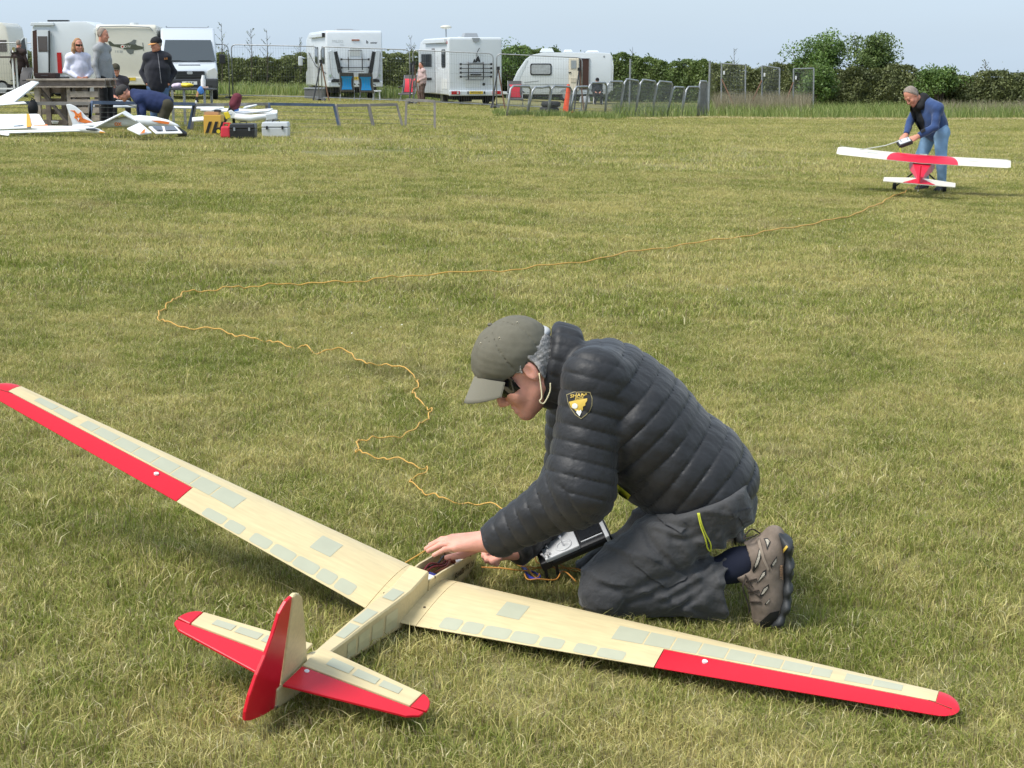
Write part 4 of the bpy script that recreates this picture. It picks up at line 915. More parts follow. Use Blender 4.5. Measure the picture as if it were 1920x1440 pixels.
TXB('end_block', MB().box((-.082, 0, .002), (.030, .148, .026)), m_blackp, tx, bevel=.005)
hd = MB()
for a, b in (((-.088, -.055, -.01), (-.098, -.062, -.055)), ((-.098, -.062, -.055), (-.068, -.058, -.062)), ((-.068, -.058, -.062), (-.058, -.055, -.018))): hd.bar(a, b, .008, .008)
TXB('carry_handle', hd, m_blackp, tx)
# ================================================================ people in the background
def figure(label, J, look, vox=.009):
    """J: joints in the place; look: materials and hair/hat"""
    base = (V(J['an'][0]) + V(J['an'][1]))/2; base[2] = min(J['an'][0][2], J['an'][1][2]) - .08
    root = thing('person', label, 'person', base); s = J.get('s', 1.)
    f = nrm(J['f']); u = V(J['u'], float); u = nrm(u - f*(u @ f)); r = np.cross(f, u); hc_ = V(J['head']); HDp = lambda a, b, c=0.: hc_ + f*a + u*b + r*c; rot = V([f, u, r])
    sh, el, wr, hd, hp, kn, an, toe = [[V(q, float) for q in J[k]] for k in ('sh', 'el', 'wr', 'hd', 'hp', 'kn', 'an', 'toe')]
    c7_ = V(J['c7']); pel = (hp[0] + hp[1])/2; chest = (sh[0] + sh[1])/2*.62 + pel*.38; side = nrm(sh[1] - sh[0]); fat = look.get('fat', 1.)
    wst = (sh[0]+sh[1])/2*.25 + pel*.75
    def torso(P, g):
        d = chain(P, [c7_*.55 + chest*.45, chest, wst, pel], [.085+g, (.112*fat)+g, (.106*fat)+g, .112*fat**.5+g], .10, side, 1.26); d = smin(d, cone(P, sh[0], sh[1], .056+g, .056+g), .06); return smin(d, np.minimum(cone(P, c7_, sh[0], .050+g, .054+g), cone(P, c7_, sh[1], .050+g, .054+g)), .05)
    def hands(P):
        d = None
        for i in (0, 1):
            a = nrm(hd[i] - wr[i]); q = V(J.get('palm', [0, 0, 1.])); w = nrm(np.cross(a, q)); L_ = np.linalg.norm(hd[i] - wr[i]); k0 = wr[i] + a*L_*.5
            h = cone(P, wr[i], k0, .027, .034, w, 1.1); h = cone(P, wr[i], k0, .026, .028)
            for j in range(4):
                kk = k0 + w*(j-1.5)*.021; h = smin(h, cone(P, wr[i] + w*(j-1.5)*.012, kk, .018, .0125), .015); t = kk + a*L_*(.50, .56, .52, .42)[j] - q*.018; h = smin(h, chain(P, [kk, (kk+t)/2 + q*.004, t], [.0115, .0105, .009], .005), .008)
            h = smin(h, chain(P, [wr[i] + a*.03 + w*.03, k0 + w*.05, k0 + w*.045 + a*.035], [.014, .012, .010], .006), .012); d = h if d is None else np.minimum(d, h)
        return d
    def skin(P):
        d = smin(head_sdf(P, HDp, rot, s), cone(P, HDp(-.02*s, -.06*s), c7_, .052*s, .058), .03); d = smin(d, torso(P, -.03), .03)
        for i in (0, 1): d = smin(d, chain(P, [sh[i], el[i], wr[i]], [.045, .038, .026], .03), .03); d = smin(d, chain(P, [hp[i], kn[i], an[i]], [.075, .050, .036], .04), .04)
        return smin(d, hands(P), .008)
    allp = V([hc_ + u*.2, hc_ - .16, hc_ + .16] + sh + el + wr + hd + hp + kn + an + toe); lo, hi = allp.min(0) - .16, allp.max(0) + .16
    b = implicit('body', skin, lo, hi, vox, look.get('skin', m_skin2), root)
    nz = lambda P, a, f_, sd: a*vnoise(P, f_, sd)
    def top(P):
        d = torso(P, .012 + look.get('loose', .0)); e = nrm(pel - chest).astype(np.float32); hem = look.get('hem', .10)
        d = smax(d, (P - V(pel + e*hem, np.float32)) @ e, .02)
        for i in (0, 1):
            a = chain(P, [sh[i], el[i], wr[i]], [.070, .058, .042], .03); q = nrm(wr[i]-el[i]).astype(np.float32); fo = smax(cone(P, el[i], wr[i], .053, .042), (P - V(wr[i] - q*.005, np.float32)) @ q, .01); a = smin(cone(P, sh[i], el[i], .064, .052), fo, .03); d = smin(d, a, .018)
        d = smin(d, smax(cone(P, c7_ - nrm(chest - c7_)*.01, chest, .070, .075), -(P - V(c7_ + nrm(HDp(-.02, -.06)-c7_)*.035, np.float32)) @ nrm(c7_-HDp(-.02, -.06)).astype(np.float32), .01), .03)
        return d + nz(P, .006, 22, 3) + nz(P, .003, 45, 5)
    tp = implicit('top_garment', top, lo, hi, vox, look['top'], root)
    def legs(P):
        d = cone(P, hp[0], hp[1], .118*fat**.5, .118*fat**.5)
        for i in (0, 1):
            l_ = cone(P, hp[i], kn[i], .104, .076); e = nrm(an[i]-kn[i]).astype(np.float32); sn = smax(cone(P, kn[i], an[i], .074, .060), (P - V(an[i] + e*.03, np.float32)) @ e, .01); d = smin(d, smin(l_, sn, .03), .03)
        wp = nrm(chest - pel).astype(np.float32); d = smax(d, (P - V(pel + wp*.10, np.float32)) @ wp, .01); return d + nz(P, .006, 24, 7) + nz(P, .003, 50, 8)
    implicit('trousers', legs, lo, hi, vox, look['legs'], root)
    for i in (0, 1):
        def shoe(P, i=i): return smin(chain(P, [an[i] - V([0, 0, .02]), toe[i]], [.055, .038], .03), cone(P, an[i] - V([0, 0, .045]) - nrm(toe[i]-an[i])*.04, toe[i] - V([0, 0, .01]), .03, .028), .03)
        implicit('shoe', shoe, np.minimum(an[i], toe[i]) - .13, np.maximum(an[i], toe[i]) + .13, vox, look.get('shoe', m_blackp), root)
    hat = look.get('hat')
    if look.get('hair') is not None:
        lg = look.get('long', 0.)
        def hr_(P):
            d = head_sdf(P, HDp, rot, s) - .006*s + nz(P, .003, 90, 11); F_ = (P - V(hc_, np.float32)) @ f.astype(np.float32); U_ = (P - V(hc_, np.float32)) @ u.astype(np.float32); R_ = np.abs((P - V(hc_, np.float32)) @ r.astype(np.float32))
            reg = smax(-(U_ + .05*s - np.maximum(F_ + .02*s, 0)*2.1), F_ - .085*s, .02)
            d = smax(d, reg, .012)
            if lg: 
                for q in (-1, 1): d = smin(d, smax(chain(P, [HDp(-.015, .03, q*.075), HDp(-.005, -.09, q*.088), HDp(.02, -.09-lg, q*.10)], [.03, .036, .022], .03), -R_ + .05, .01) + nz(P, .004, 80, 12), .03)
                d = smin(d, chain(P, [HDp(-.07, .0), HDp(-.075, -.12), HDp(-.07, -.10-lg)], [.06, .06, .035], .03, r, 1.5) + nz(P, .004, 80, 13), .03)
            return d
        implicit('hair', hr_, hc_ - .17 - lg, hc_ + .2 + lg*.3, min(vox, .008), look['hair'], root)
    if hat:
        def hatf(P):
            d = ell(P, HDp(-.008*s, .045*s), (.116*s, .100*s, .095*s), rot) + nz(P, .002, 60, 14); U_ = (P - V(hc_, np.float32)) @ u.astype(np.float32); F_ = (P - V(hc_, np.float32)) @ f.astype(np.float32); return smax(d, -(U_ - (.02 if hat != 'beanie' else -.02)*s + (.3*F_ if hat == 'beanie' else 0)), .006)
        h = implicit('hat', hatf, hc_ - .2, hc_ + .22, min(vox, .007), look['hatm'], root)
        if hat in ('cap', 'flat'):
            mb = MB(); vs_ = []; L0 = .075 if hat == 'cap' else .035
            for t in (0, .5, 1):
                for i in range(13):
                    ph = R(-65 + 130*i/12); vs_.append(HDp((-.008 + .112*math.cos(ph))*s, .028*s, .09*math.sin(ph)*s) + (f*.93 - u*.36)*L0*t*math.cos(ph*1.1)**.6)
            mb.add(vs_, [(j*13+i, j*13+i+1, (j+1)*13+i+1, (j+1)*13+i) for j in range(2) for i in range(12)]); n_ = len(vs_); mb.add([q - u*.006 for q in vs_], [(j*13+i, (j+1)*13+i, (j+1)*13+i+1, j*13+i+1) for j in range(2) for i in range(12)])
            mb.build('peak', look.get('peakm', look['hatm']), h, True, smooth='all')
    if look.get('shades'):
        mb = MB(); vs_ = [HDp((.012 + .096*math.cos(R(a)))*s, (.0 + z)*s, .078*math.sin(R(a))*s) for z in (.016, -.020) for a in range(-70, 71, 10)]; mb.add(vs_, [(i, i+1, 15+i+1, 15+i) for i in range(14)]); mb.build('sunglasses', MATS['dark_lens'], root, True)
    else:
        for q in (-1, 1): MB().ball(HDp(.091*s, -.010*s, q*.031*s), .0085*s, 6, 4).build('eye', m_blackp, root, True)
    return root, tp
m_skin2 = M('ruddy_skin', srgb(200, 138, 114), .55, nz=(14, .10))
m_blue_fl = M('blue_fleece', srgb(40, 66, 112), .9, nz=(20, .10), bump=(90, .4, .006), sheen=.3)
m_jean = M('washed_denim', srgb(132, 166, 200), .9, nz=(9, .16), bump=(60, .3, .004))
m_navy = M('navy_cotton', srgb(30, 44, 84), .9, nz=(16, .12), bump=(60, .3, .005)); m_dknavy = M('dark_navy_fleece', srgb(22, 24, 36), .9, nz=(16, .12), sheen=.2)
m_greyj = M('grey_marl_jersey', srgb(150, 152, 154), .9, nz=(120, .18), bump=(50, .3, .005)); m_lav = M('pale_lavender_sweat', srgb(222, 222, 238), .9, nz=(14, .05), bump=(40, .3, .005))
m_dark = M('black_cloth', (.014, .014, .016), .9, nz=(20, .2)); m_denim = M('mid_denim', srgb(78, 104, 140), .9, nz=(12, .12)); m_olive = M('dark_olive_cloth', srgb(66, 62, 48), .9, nz=(12, .12))
m_brownj = M('dark_brown_jacket', srgb(48, 34, 32), .85, nz=(14, .15)); m_greyhair = M('short_grey_hair', srgb(136, 124, 114), .8, nz=(80, .3)); m_fair = M('light_brown_hair', srgb(158, 120, 84), .7, nz=(70, .3))
# ---------------------------------------------------------------- man bent over the tow plane
BY = 21.4
B = lambda x, y, o=0.: W(x, y, BY + o)
fa, fb = GX(1737, BY + .12), GX(1769, BY - .12)
bent, bt_top = figure('man in blue fleece and pale jeans bent over the red and white plane', dict(head=B(1709, 179, -.05), f=[-.66, -.34, -.66], u=[-.62, -.1, .78], c7=B(1734, 190), sh=[B(1758, 204, -.20), B(1721, 199, .18)], el=[B(1753, 238, -.30), B(1706, 228, .12)], wr=[B(1722, 255, -.36), B(1699, 252, -.05)], hd=[B(1700, 267, -.42), B(1690, 270, -.20)],
    hp=[B(1764, 247, -.10), B(1745, 248, .10)], kn=[B(1765, 298, -.14), B(1727, 293, .10)], an=[fb + V([0, 0, .09]), fa + V([0, 0, .09])], toe=[fb + V([-.12, -.16, .03]), fa + V([-.14, -.14, .03])], palm=V([0, -.5, .85])),
    dict(top=m_blue_fl, legs=m_jean, hair=m_greyhair, shoe=M('black_shoe', (.02, .02, .025), .6), hem=.14, loose=.012, fat=1.08), .0075)
def panel(P): return smax(cone(P, B(1731, 200, -.16), B(1728, 240, -.2), .05, .05), -1., .01)
bb_top = bvh_of(bt_top)
cloth_patch('open_front', bb_top, [(1706, 200), (1718, 196), (1726, 205), (1733, 225), (1735, 246), (1728, 250), (1718, 238), (1710, 220)], m_dark, bent, .01, 2)
def scarf(P): return cone(P, B(1732, 184, -.02), B(1726, 198, -.06), .078, .07) + .006*vnoise(P, 30, 4)
implicit('neck_scarf', scarf, B(1726, 192) - .22, B(1726, 192) + .22, .009, m_dark, bent)
t2 = thing('radio_transmitter', 'small black radio transmitter held by the man in blue', 'transmitter', B(1695, 268, -.35)); o_ = B(1696, 267, -.38)
m3 = Matrix.Translation(Vector(o_)) @ Matrix.Rotation(R(-20), 4, 'Y') @ Matrix.Rotation(R(25), 4, 'X')
MB().box((0, 0, 0), (.19, .15, .05)).xf(m3).build('case', m_blackp, t2, True, bevel=.012); MB().box((0, 0, .027), (.15, .11, .006)).xf(m3).build('front_plate', m_silver, t2, True)
for q in (-.045, .045): MB().tube([(q, 0, .03), (q, 0, .065)], [.006, .008], 7).xf(m3).build('stick', m_steel, t2, True)
MB().tube([o_ + V([-.06, .02, .02]), B(1660, 273, -.45), B(1612, 281, -.6)], [.008, .007, .006], 6).build('antenna', M('pale_aerial', (.62, .62, .55), .4), t2, True)
MB().tube(bez([o_ + V([-.05, -.05, -.02]), o_ + V([-.07, -.06, -.10]), o_ + V([-.02, -.06, -.16]), o_ + V([.0, -.06, -.13])], 4), .008, 5).build('yellow_ribbon', m_lime, t2, True)
# ---------------------------------------------------------------- the tow plane, tail towards the camera
PL, PR = W(1570, 288, 21.05), W(1894, 314, 20.45); pc_ = (PL + PR)/2 + V([0, 0, .015]); px_ = nrm(PR - PL); span = np.linalg.norm(PR - PL); pu = nrm(np.cross(px_, nrm(V([.19, .98, .16])))); pf = np.cross(pu, px_)
tug = thing('model_tow_plane', 'white high-wing model plane with red centre before the bent man', 'model aircraft', pc_); tug.rotation_euler = Matrix([[px_[i], pf[i], pu[i]] for i in range(3)]).to_euler()
m_wh = M('white_covering', srgb(216, 210, 194), .4, nz=(6, .04)); m_rd = M('bright_red_covering', (.66, .012, .04), .35); m_lb = M('pale_blue_covering', srgb(140, 186, 206), .4)
hs = span/2; c0 = .40
def wsec(x, z0=0., c=c0, th=.13): 
    ys = [0, .03, .1, .25, .5, .75, 1]; up = [0, .05, .085, .115, .10, .06, .005]; lo = [0, -.015, -.02, -.02, -.015, -.01, -.003]
    return [(x, c*.35 - y*c, z0 + c*v) for y, v in zip(ys, up)] + [(x, c*.35 - y*c, z0 + c*v) for y, v in list(zip(ys, lo))[::-1]]
wg = MB().loft([wsec(-hs, .03, c0*.78), wsec(-hs + .05, .03), wsec(-.4, .01), wsec(0, 0), wsec(.4, .01), wsec(hs - .05, .03), wsec(hs, .03, c0*.78)]).build('wing', m_wh, tug, smooth=40)
def wtop(x, y): t = (c0*.35 - y)/c0; return np.interp(t, [0, .03, .1, .25, .5, .75, 1], [0, .05, .085, .115, .10, .06, .005])*c0 + .01 + .02*max(0, abs(x)-.4)/(hs-.4)*1 - .01*max(0, .4-abs(x))/.4
mb = MB(); gx = np.linspace(-1, 1, 19); gy = np.linspace(0, 1, 7); pv = []
for a in gx:
    for b_ in gy:
        y = c0*.345 - b_*c0*.99; x = a*(.16 + .30*(1 - (1-b_)**2)**.5 if b_ > .0 else .16); pv.append((x, y, wtop(x, y) + .004))
mb.add(pv, [(i*7+j, (i+1)*7+j, (i+1)*7+j+1, i*7+j+1) for i in range(18) for j in range(6)]); mb.build('red_centre_panel', m_rd, wg, smooth='all')
for s in (-1, 1):
    MB().add([(s*hs*.62, c0*.33, wtop(hs*.62, c0*.33)+.014), (s*(hs-.02), c0*.30, wtop(hs, c0*.3)+.016), (s*(hs-.02), c0*.12, wtop(hs, c0*.12)+.010)], [(0, 1, 2)]).build('blue_tip_stripe', m_lb, wg)
    MB().add([(s*hs*.52, -.06, wtop(hs*.52, -.06)+.003), (s*hs*.64, -.06, wtop(hs*.64, -.06)+.003), (s*hs*.64, -.11, wtop(hs*.64, -.11)+.003), (s*hs*.52, -.11, wtop(hs*.52, -.11)+.003)], [(0, 1, 2, 3)]).build('servo_hatch', M('grey_hatch', (.55, .55, .52), .5), wg)
fs_ = [(.55, -.06, -.17, .06), (.35, -.0, -.22, .085), (.1, .0, -.24, .09), (-.2, -.02, -.22, .085), (-.6, -.075, -.16, .05), (-.95, -.10, -.135, .022)]
fz = MB().loft([[(-w, y, b_), (w, y, b_), (w, y, (t+b_)/2), (w*.6, y, t), (-w*.6, y, t), (-w, y, (t+b_)/2)] for y, t, b_, w in fs_]).build('fuselage', m_wh, tug, smooth=25)
MB().loft([[(-w*k, y, (t+b_)/2 + .01), (w*k, y, (t+b_)/2 + .01), (w*k*.8, y, t + .008), (-w*k*.8, y, t + .008)] for (y, t, b_, w), k in zip(fs_[2:], (1.9, 1.75, 1.3, 1.1))]).build('red_top_deck', m_rd, fz)
for s in (-1, 1): MB().add([(s*(w*1.03), y, b_ + (.3 if k else .25)*(t-b_)*q) for k, (y, t, b_, w) in enumerate(fs_[3:5]) for q in (.1, 1.)], [(0, 1, 3, 2)]).build('blue_side_stripe', m_lb, fz)
stb = MB().prism([(-.45, -1.02), (-.45, -.80), (-.12, -.70), (.12, -.70), (.45, -.80), (.45, -1.02)], -.108, -.098, 'z').build('tailplane', m_wh, tug); MB().prism([(-.20, -1.02), (0, -.68), (.20, -1.02)], -.0975, -.093, 'z').build('red_tail_panel', m_rd, stb)
MB().prism([(-.70, -.09), (-.82, .10), (-.98, .13), (-1.0, -.12)], -.008, .008, 'x').build('fin', m_rd, tug)
def wheel(parent, c, r, w, axis=(1, 0, 0), rim=None, world=False):
    a = V(axis, float); c = V(c, float); ty = MB().tube([c - a*w/2, c - a*w*.35, c + a*w*.35, c + a*w/2], [r*.86, r, r, r*.86], 20).build('tyre', MATS['tyre_rubber'], parent, world, smooth=40)
    MB().tube([c - a*(w/2+.004), c + a*(w/2+.004)], r*.6, 16).build('rim', rim or MATS['alloy'], ty, world, smooth=40); return ty
M('tyre_rubber', (.018, .018, .018), .8, nz=(20, .2)); M('alloy', (.45, .45, .46), .35, .8)
gz = lambda X, Y: T(X, Y)
for s in (-1, 1):
    wp = pc_ + px_*s*.33 + pf*.22; wl = V([s*.33, .22, (gz(wp[0], wp[1]) + .065 - wp[2])/pu[2]]); MB().tube([(s*.08, .20, -.22), tuple(wl)], .011, 6).build('landing_leg', m_blackp, tug); wheel(tug, wl, .062, .045, (1, 0, 0), m_blackp)
MB().box((.10, .38, -.19), (.045, .26, .05)).build('exhaust', m_blackp, tug, bevel=.015); MB().tube([(0, -.93, -.12), (.0, -1.0, -.20)], .008, 6).build('tail_skid', m_steel, tug)
MB().tube([(0, .55, -.11), (0, .66, -.11)], [.055, .012], 12).build('spinner', m_wh, tug, smooth=40); MB().bar((-.2, .60, -.11), (.2, .60, -.11), .012, .035).build('propeller', m_blackp, tug)
# ---------------------------------------------------------------- the tow line and its loose coils
m_line = M('orange_line', (.62, .27, .05), .6); m_liney = M('yellow_orange_line', (.62, .36, .08), .6)
LP = [(1704, 357), (1695, 366), (1668, 378), (1640, 392), (1600, 410), (1540, 424), (1470, 437), (1400, 450), (1300, 466), (1200, 480), (1100, 499), (997, 513), (905, 521), (775, 528), (707, 535), (645, 542), (558, 544), (491, 549), (441, 552), (385, 558), (346, 563), (324, 577), (312, 587), (294, 601), (312, 613), (357, 624), (421, 630), (457, 643), (502, 648), (542, 660), (570, 660), (598, 671), (645, 666), (683, 692), (723, 693), (778, 715), (784, 730), (773, 746), (798, 771), (805, 784), (800, 801), (760, 825), (703, 837), (669, 839), (671, 853), (681, 865), (727, 873), (788, 887), (797, 896), (772, 915), (786, 932), (832, 951), (900, 960), (960, 980), (985, 1010), (960, 1040)]
pts = bez([G(*p) + V([0, 0, .0]) for p in LP], 9); out = []
for i, p in enumerate(pts):
    q = V(p); q[2] = T(q[0], q[1]) + .030 + (.016 if q[1] > 9 else 0) + .008*math.sin(i*.47) + .005*math.sin(i*1.3); q[0] += .006*math.sin(i*.83) + .008*math.sin(i*.31); out.append(q)
rad = [max(.0026, .0026 + .00038*(q[1]-5)) for q in out]
tag(MB().tube(out, rad, 5).build('tow_line', m_liney, smooth='all'), 'long orange tow line snaking over the grass to the far plane', 'line')
coil = []
for lp in ([(902, 1090), (940, 1092), (985, 1096), (1015, 1090), (1050, 1090), (1080, 1094), (1110, 1100)], [(946, 1050), (960, 1068), (982, 1090), (1004, 1104), (1012, 1108)], [(950, 1052), (968, 1076), (992, 1096), (1018, 1084), (1040, 1088), (1075, 1090), (1105, 1096)], [(983, 1104), (990, 1112), (1010, 1114), (1040, 1112), (1050, 1104), (1046, 1094), (1030, 1088), (1008, 1078), (1004, 1072), (1014, 1062), (1020, 1050)], [(1046, 1095), (1060, 1104), (1080, 1112)], [(1075, 1046), (1090, 1044), (1102, 1046), (1100, 1052)]):
    coil.append([G(*p) + V([0, 0, .045 + .012*math.sin(3.1*k + len(coil))]) for k, p in enumerate(lp)])
ck = thing('line_coils', 'loose coils of orange line on the grass by the kneeling man', 'line', G(1010, 1095))
for c in coil: MB().tube(bez(c, 7), .0023, 6).build('strand', m_line, ck, True, smooth='all')
rb = thing('blue_winder', 'small blue ribbon lying among the orange line coils', 'ribbon', G(990, 1100)); m_rb = M('deep_blue_ribbon', (.03, .035, .36), .5)
for lp in ([(975, 1064), (980, 1072), (976, 1080), (984, 1092), (990, 1102), (1000, 1108), (1012, 1108)], [(978, 1070), (984, 1088), (1004, 1098), (1012, 1104), (1004, 1110), (992, 1106)]):
    g = bez([G(*p) + V([0, 0, .04]) for p in lp], 5); mb = MB()
    for a, b_ in zip(g, g[1:]): mb.bar(a, b_, .007, .003)
    mb.build('strip', m_rb, rb, True)
hl = thing('tow_hook_line', 'short yellow line running from the glider cockpit to the hand', 'line', W(780, 1045, 4.45)); MB().tube(bez([W(806, 1026, 4.40), W(785, 1040, 4.44), W(765, 1052, 4.47), W(752, 1060, 4.49)], 5), .0024, 6).build('strand', m_liney, hl, True)
# ================================================================ vehicles, caravans and fences at the back of the field
m_vw = M('white_bodywork', srgb(210, 215, 218), .30, nz=(1.2, .03), coat=.3); m_cr = M('cream_bodywork', srgb(212, 208, 194), .35, nz=(1.2, .03), coat=.2)
m_sv = M('silver_paint', srgb(196, 202, 208), .35, .1, coat=.4); m_glass = M('dark_window', (.035, .042, .048), .08, spec=.7); m_wsc = M('windscreen_glass', (.05, .06, .066), .08, spec=.8)
m_bump = M('dark_bumper', (.045, .047, .052), .5); m_under = M('underside', (.012, .012, .012), .9); m_rl = M('red_lamp', (.45, .015, .015), .2); m_hl = M('headlamp', (.62, .63, .62), .15)
m_yp = M('yellow_plate', (.72, .50, .03), .5); m_pt = M('plate_black', (.01, .01, .01), .5); m_gryt = M('grey_trim', srgb(150, 154, 158), .4); m_lgt = M('pale_grey_print', srgb(196, 200, 202), .5)
m_brn = M('brown_interior', (.055, .022, .014), .6); m_blk = M('black_metal', (.016, .016, .017), .45)
def prof(name, pts, x0, x1, mat, par, bevel=.06, seg=3): return MB().prism(pts, x0, x1, 'x').build(name, mat, par, bevel=bevel, seg=seg, smooth=40)
def bx(name, c, d, mat, par, bevel=0., **k): return MB().box(c, d).build(name, mat, par, bevel=bevel, **k)
def vlet(name, txt, size, c, mat, par, right=(1, 0, 0), up=(0, 0, 1), bold=.0): return lettering(name, txt, size, mat, c, right, up, par, bold, world=False)
def rpoly(w, h, r, n=4):
    out = []
    for cx, cy, a0 in ((w/2-r, h/2-r, 0), (-w/2+r, h/2-r, 90), (-w/2+r, -h/2+r, 180), (w/2-r, -h/2+r, 270)): out += [(cx + r*math.cos(R(a0+90*k/n)), cy + r*math.sin(R(a0+90*k/n))) for k in range(n+1)]
    return out
def sidewin(par, x, yc, zc, w, h, s=-1, mat=None, fr=True, r=.08):
    """a window on a side wall x = const, facing s"""
    f = None
    if fr: f = MB().prism([(yc + p[0], zc + p[1]) for p in rpoly(w + .08, h + .08, r + .03)], x, x + s*.02, 'x').build('window_frame', m_blk, par)
    return MB().prism([(yc + p[0], zc + p[1]) for p in rpoly(w, h, r)], x + s*.004, x + s*.03, 'x').build('window', mat or m_glass, f or par)
def rack(par, y, W_, z0, rails, xs=(-.28, .28), top=None, cx=0.):
    rk = MB()
    for z in rails: rk.tube([(cx - W_/2, y - .10, z), (cx + W_/2, y - .10, z)], .014, 6)
    for x in xs: rk.tube([(cx + x, y - .02, rails[0] + .08), (cx + x, y - .09, rails[0]), (cx + x, y - .09, rails[-1]-.1)], .02, 6)
    for z in rails:
        for x in (-W_/2, W_/2): rk.box((cx + x, y - .11, z), (.07, .06, .08))
    if top: rk.tube([(cx + xs[0], y - .05, rails[0]), (cx + xs[0], y - .05, top), (cx + xs[1], y - .05, top), (cx + xs[1], y - .05, rails[0])], .012, 6)
    return rk.build('bike_rack', m_blk, par)
# ---- left motorhome: rear towards us, turned a little to the left
gl_ = GX(614, 64.0); ang = R(14.5); w1 = 2.30; org = gl_ + V([math.cos(ang), math.sin(ang), 0])*w1/2
mh = thing('motorhome', 'tall white motorhome with curved dark lamp strips and two blue chairs behind', 'motorhome', (org[0], org[1], T(org[0], org[1])), ang)
h1 = W(660, 57, 64.2)[2] - T(org[0], org[1])
prof('body', [(0, .50), (0, h1-.12), (.06, h1-.02), (.16, h1), (5.4, h1), (6.5, h1-.25), (6.75, h1-.75), (6.4, h1-1.0), (6.4, .50)], -w1/2, w1/2, m_vw, mh)
prof('cab', [(6.3, .42), (6.3, 1.9), (6.75, 1.85), (7.2, 1.25), (7.9, 1.05), (8.0, .45)], -w1/2+.12, w1/2-.12, m_vw, mh)
bx('chassis', (0, 3.7, .40), (1.8, 7.2, .26), m_under, mh); bx('rear_bumper', (0, -.03, .62), (w1*.98, .10, .22), m_vw, mh, .03)
for s in (-1, 1):
    P1 = [(s*.86, h1-0.853), (s*.72, h1-0.827), (s*.50, h1-1.870), (s*.46, h1-1.966), (s*.58, h1-1.897), (s*.72, h1-1.653)]
    MB().prism([(s*1.04, h1-0.853), (s*.98, h1-0.800), (s*.86, h1-0.800), (s*.62, h1-1.931), (s*.44, h1-2.131), (s*.44, h1-2.279), (s*.74, h1-2.045), (s*.92, h1-1.827)], -.075, .0, 'y').build('rear_corner_moulding', m_vw, mh)
    MB().prism(P1, -.082, -.075, 'y').build('rear_lamp_strip', m_blk, mh)
    MB().tube([(s*1.06, -.05, h1-0.853), (s*.98, -.085, h1-1.740), (s*.84, -.085, h1-2.001), (s*.46, -.085, h1-2.245)], .012, 5).build('silver_trim', m_gryt, mh)
    MB().prism([(s*.55, .70), (s*1.0, .70), (s*.98, .80), (s*.86, .84), (s*.6, .82)], -.10, -.082, 'y').build('fog_lamp', m_blk, mh)
    MB().cyl((s*1.02, -.02, .97), (s*1.02, -.006, .97), .05, 12).build('reflector', M('pale_green_disc', (.42, .52, .42), .4), mh)
    wheel(mh, (s*.92, 1.9, .34), .34, .22); wheel(mh, (s*.92, 6.9, .34), .34, .22)
bx('roof_lamp', (.05, -.012, h1-.38), (.32, .03, .05), M('orange_lamp', (.38, .12, .06), .3), mh); bx('upper_panel', (.02, -.006, h1-.85), (.44, .02, .34), M('off_white_panel', srgb(214, 216, 214), .4), mh, .006)
bx('lower_panel', (.02, -.006, h1-1.86), (.46, .02, .34), MATS['off_white_panel'], mh, .006); bx('number_plate', (.0, -.09, .86), (.52, .012, .11), m_yp, mh); vlet('plate_lettering', 'II III', .09, (0, -.098, .86), m_pt, mh, bold=.002)
vlet('brand_lettering', 'b', .17, (.53, -.004, h1-.46), m_blk, mh, bold=.006); vlet('brand_lettering', 'enimar', .10, (.80, -.004, h1-.485), m_blk, mh, bold=.003); vlet('model_lettering', 'MILEO', .16, (-.68, -.004, h1-.44), m_lgt, mh); vlet('model_lettering', '231', .12, (-.50, -.004, h1-.58), m_lgt, mh)
rack(mh, -.0, 1.12, 0, [h1-1.15, h1-1.48], (-.27, .30), h1-.80); MB().tube([(-.3, -.1, h1-1.64), (.35, -.1, h1-1.64)], .012, 5).build('rack_foot', m_blk, mh)
for x, y, d in ((-.1, 2.2, .8), (.55, 3.9, .6)): MB().box((x, y, h1+.05), (d, d, .10), taper=(.85, .85)).build('roof_light', m_gryt, mh, bevel=.02)
MB().box((-w1/2-.05, 2.5, h1-.18), (.14, 4.3, .16)).build('awning_case', m_vw, mh, bevel=.03); bx('awning_end', (-w1/2-.05, .32, h1-.18), (.15, .04, .17), m_blk, mh)
sidewin(mh, -w1/2, .95, h1-.98, .75, .62); sidewin(mh, -w1/2, 3.0, h1-.98, .9, .6); MB().prism([(4.0, .6), (4.7, .6), (4.7, h1-.5), (4.0, h1-.5)], -w1/2-.012, -w1/2, 'x').build('side_door', m_vw, mh); MB().tube([(-w1/2-.01, .2, 1.05), (-w1/2-.01, 3.4, 1.35), (-w1/2-.01, 5.6, 1.9)], .02, 5).build('side_stripe', m_blk, mh)
MB().box((-w1/2-.22, 7.0, 1.55), (.20, .14, .42)).build('wing_mirror', m_vw, mh, bevel=.05); MB().box((-w1/2-.08, 7.05, 1.45), (.18, .04, .05)).build('mirror_arm', m_blk, mh)
MB().prism([(6.55, 1.25), (6.55, 1.78), (6.8, 1.78), (7.15, 1.25)], -w1/2+.09, -w1/2+.118, 'x').build('cab_window', m_glass, mh)
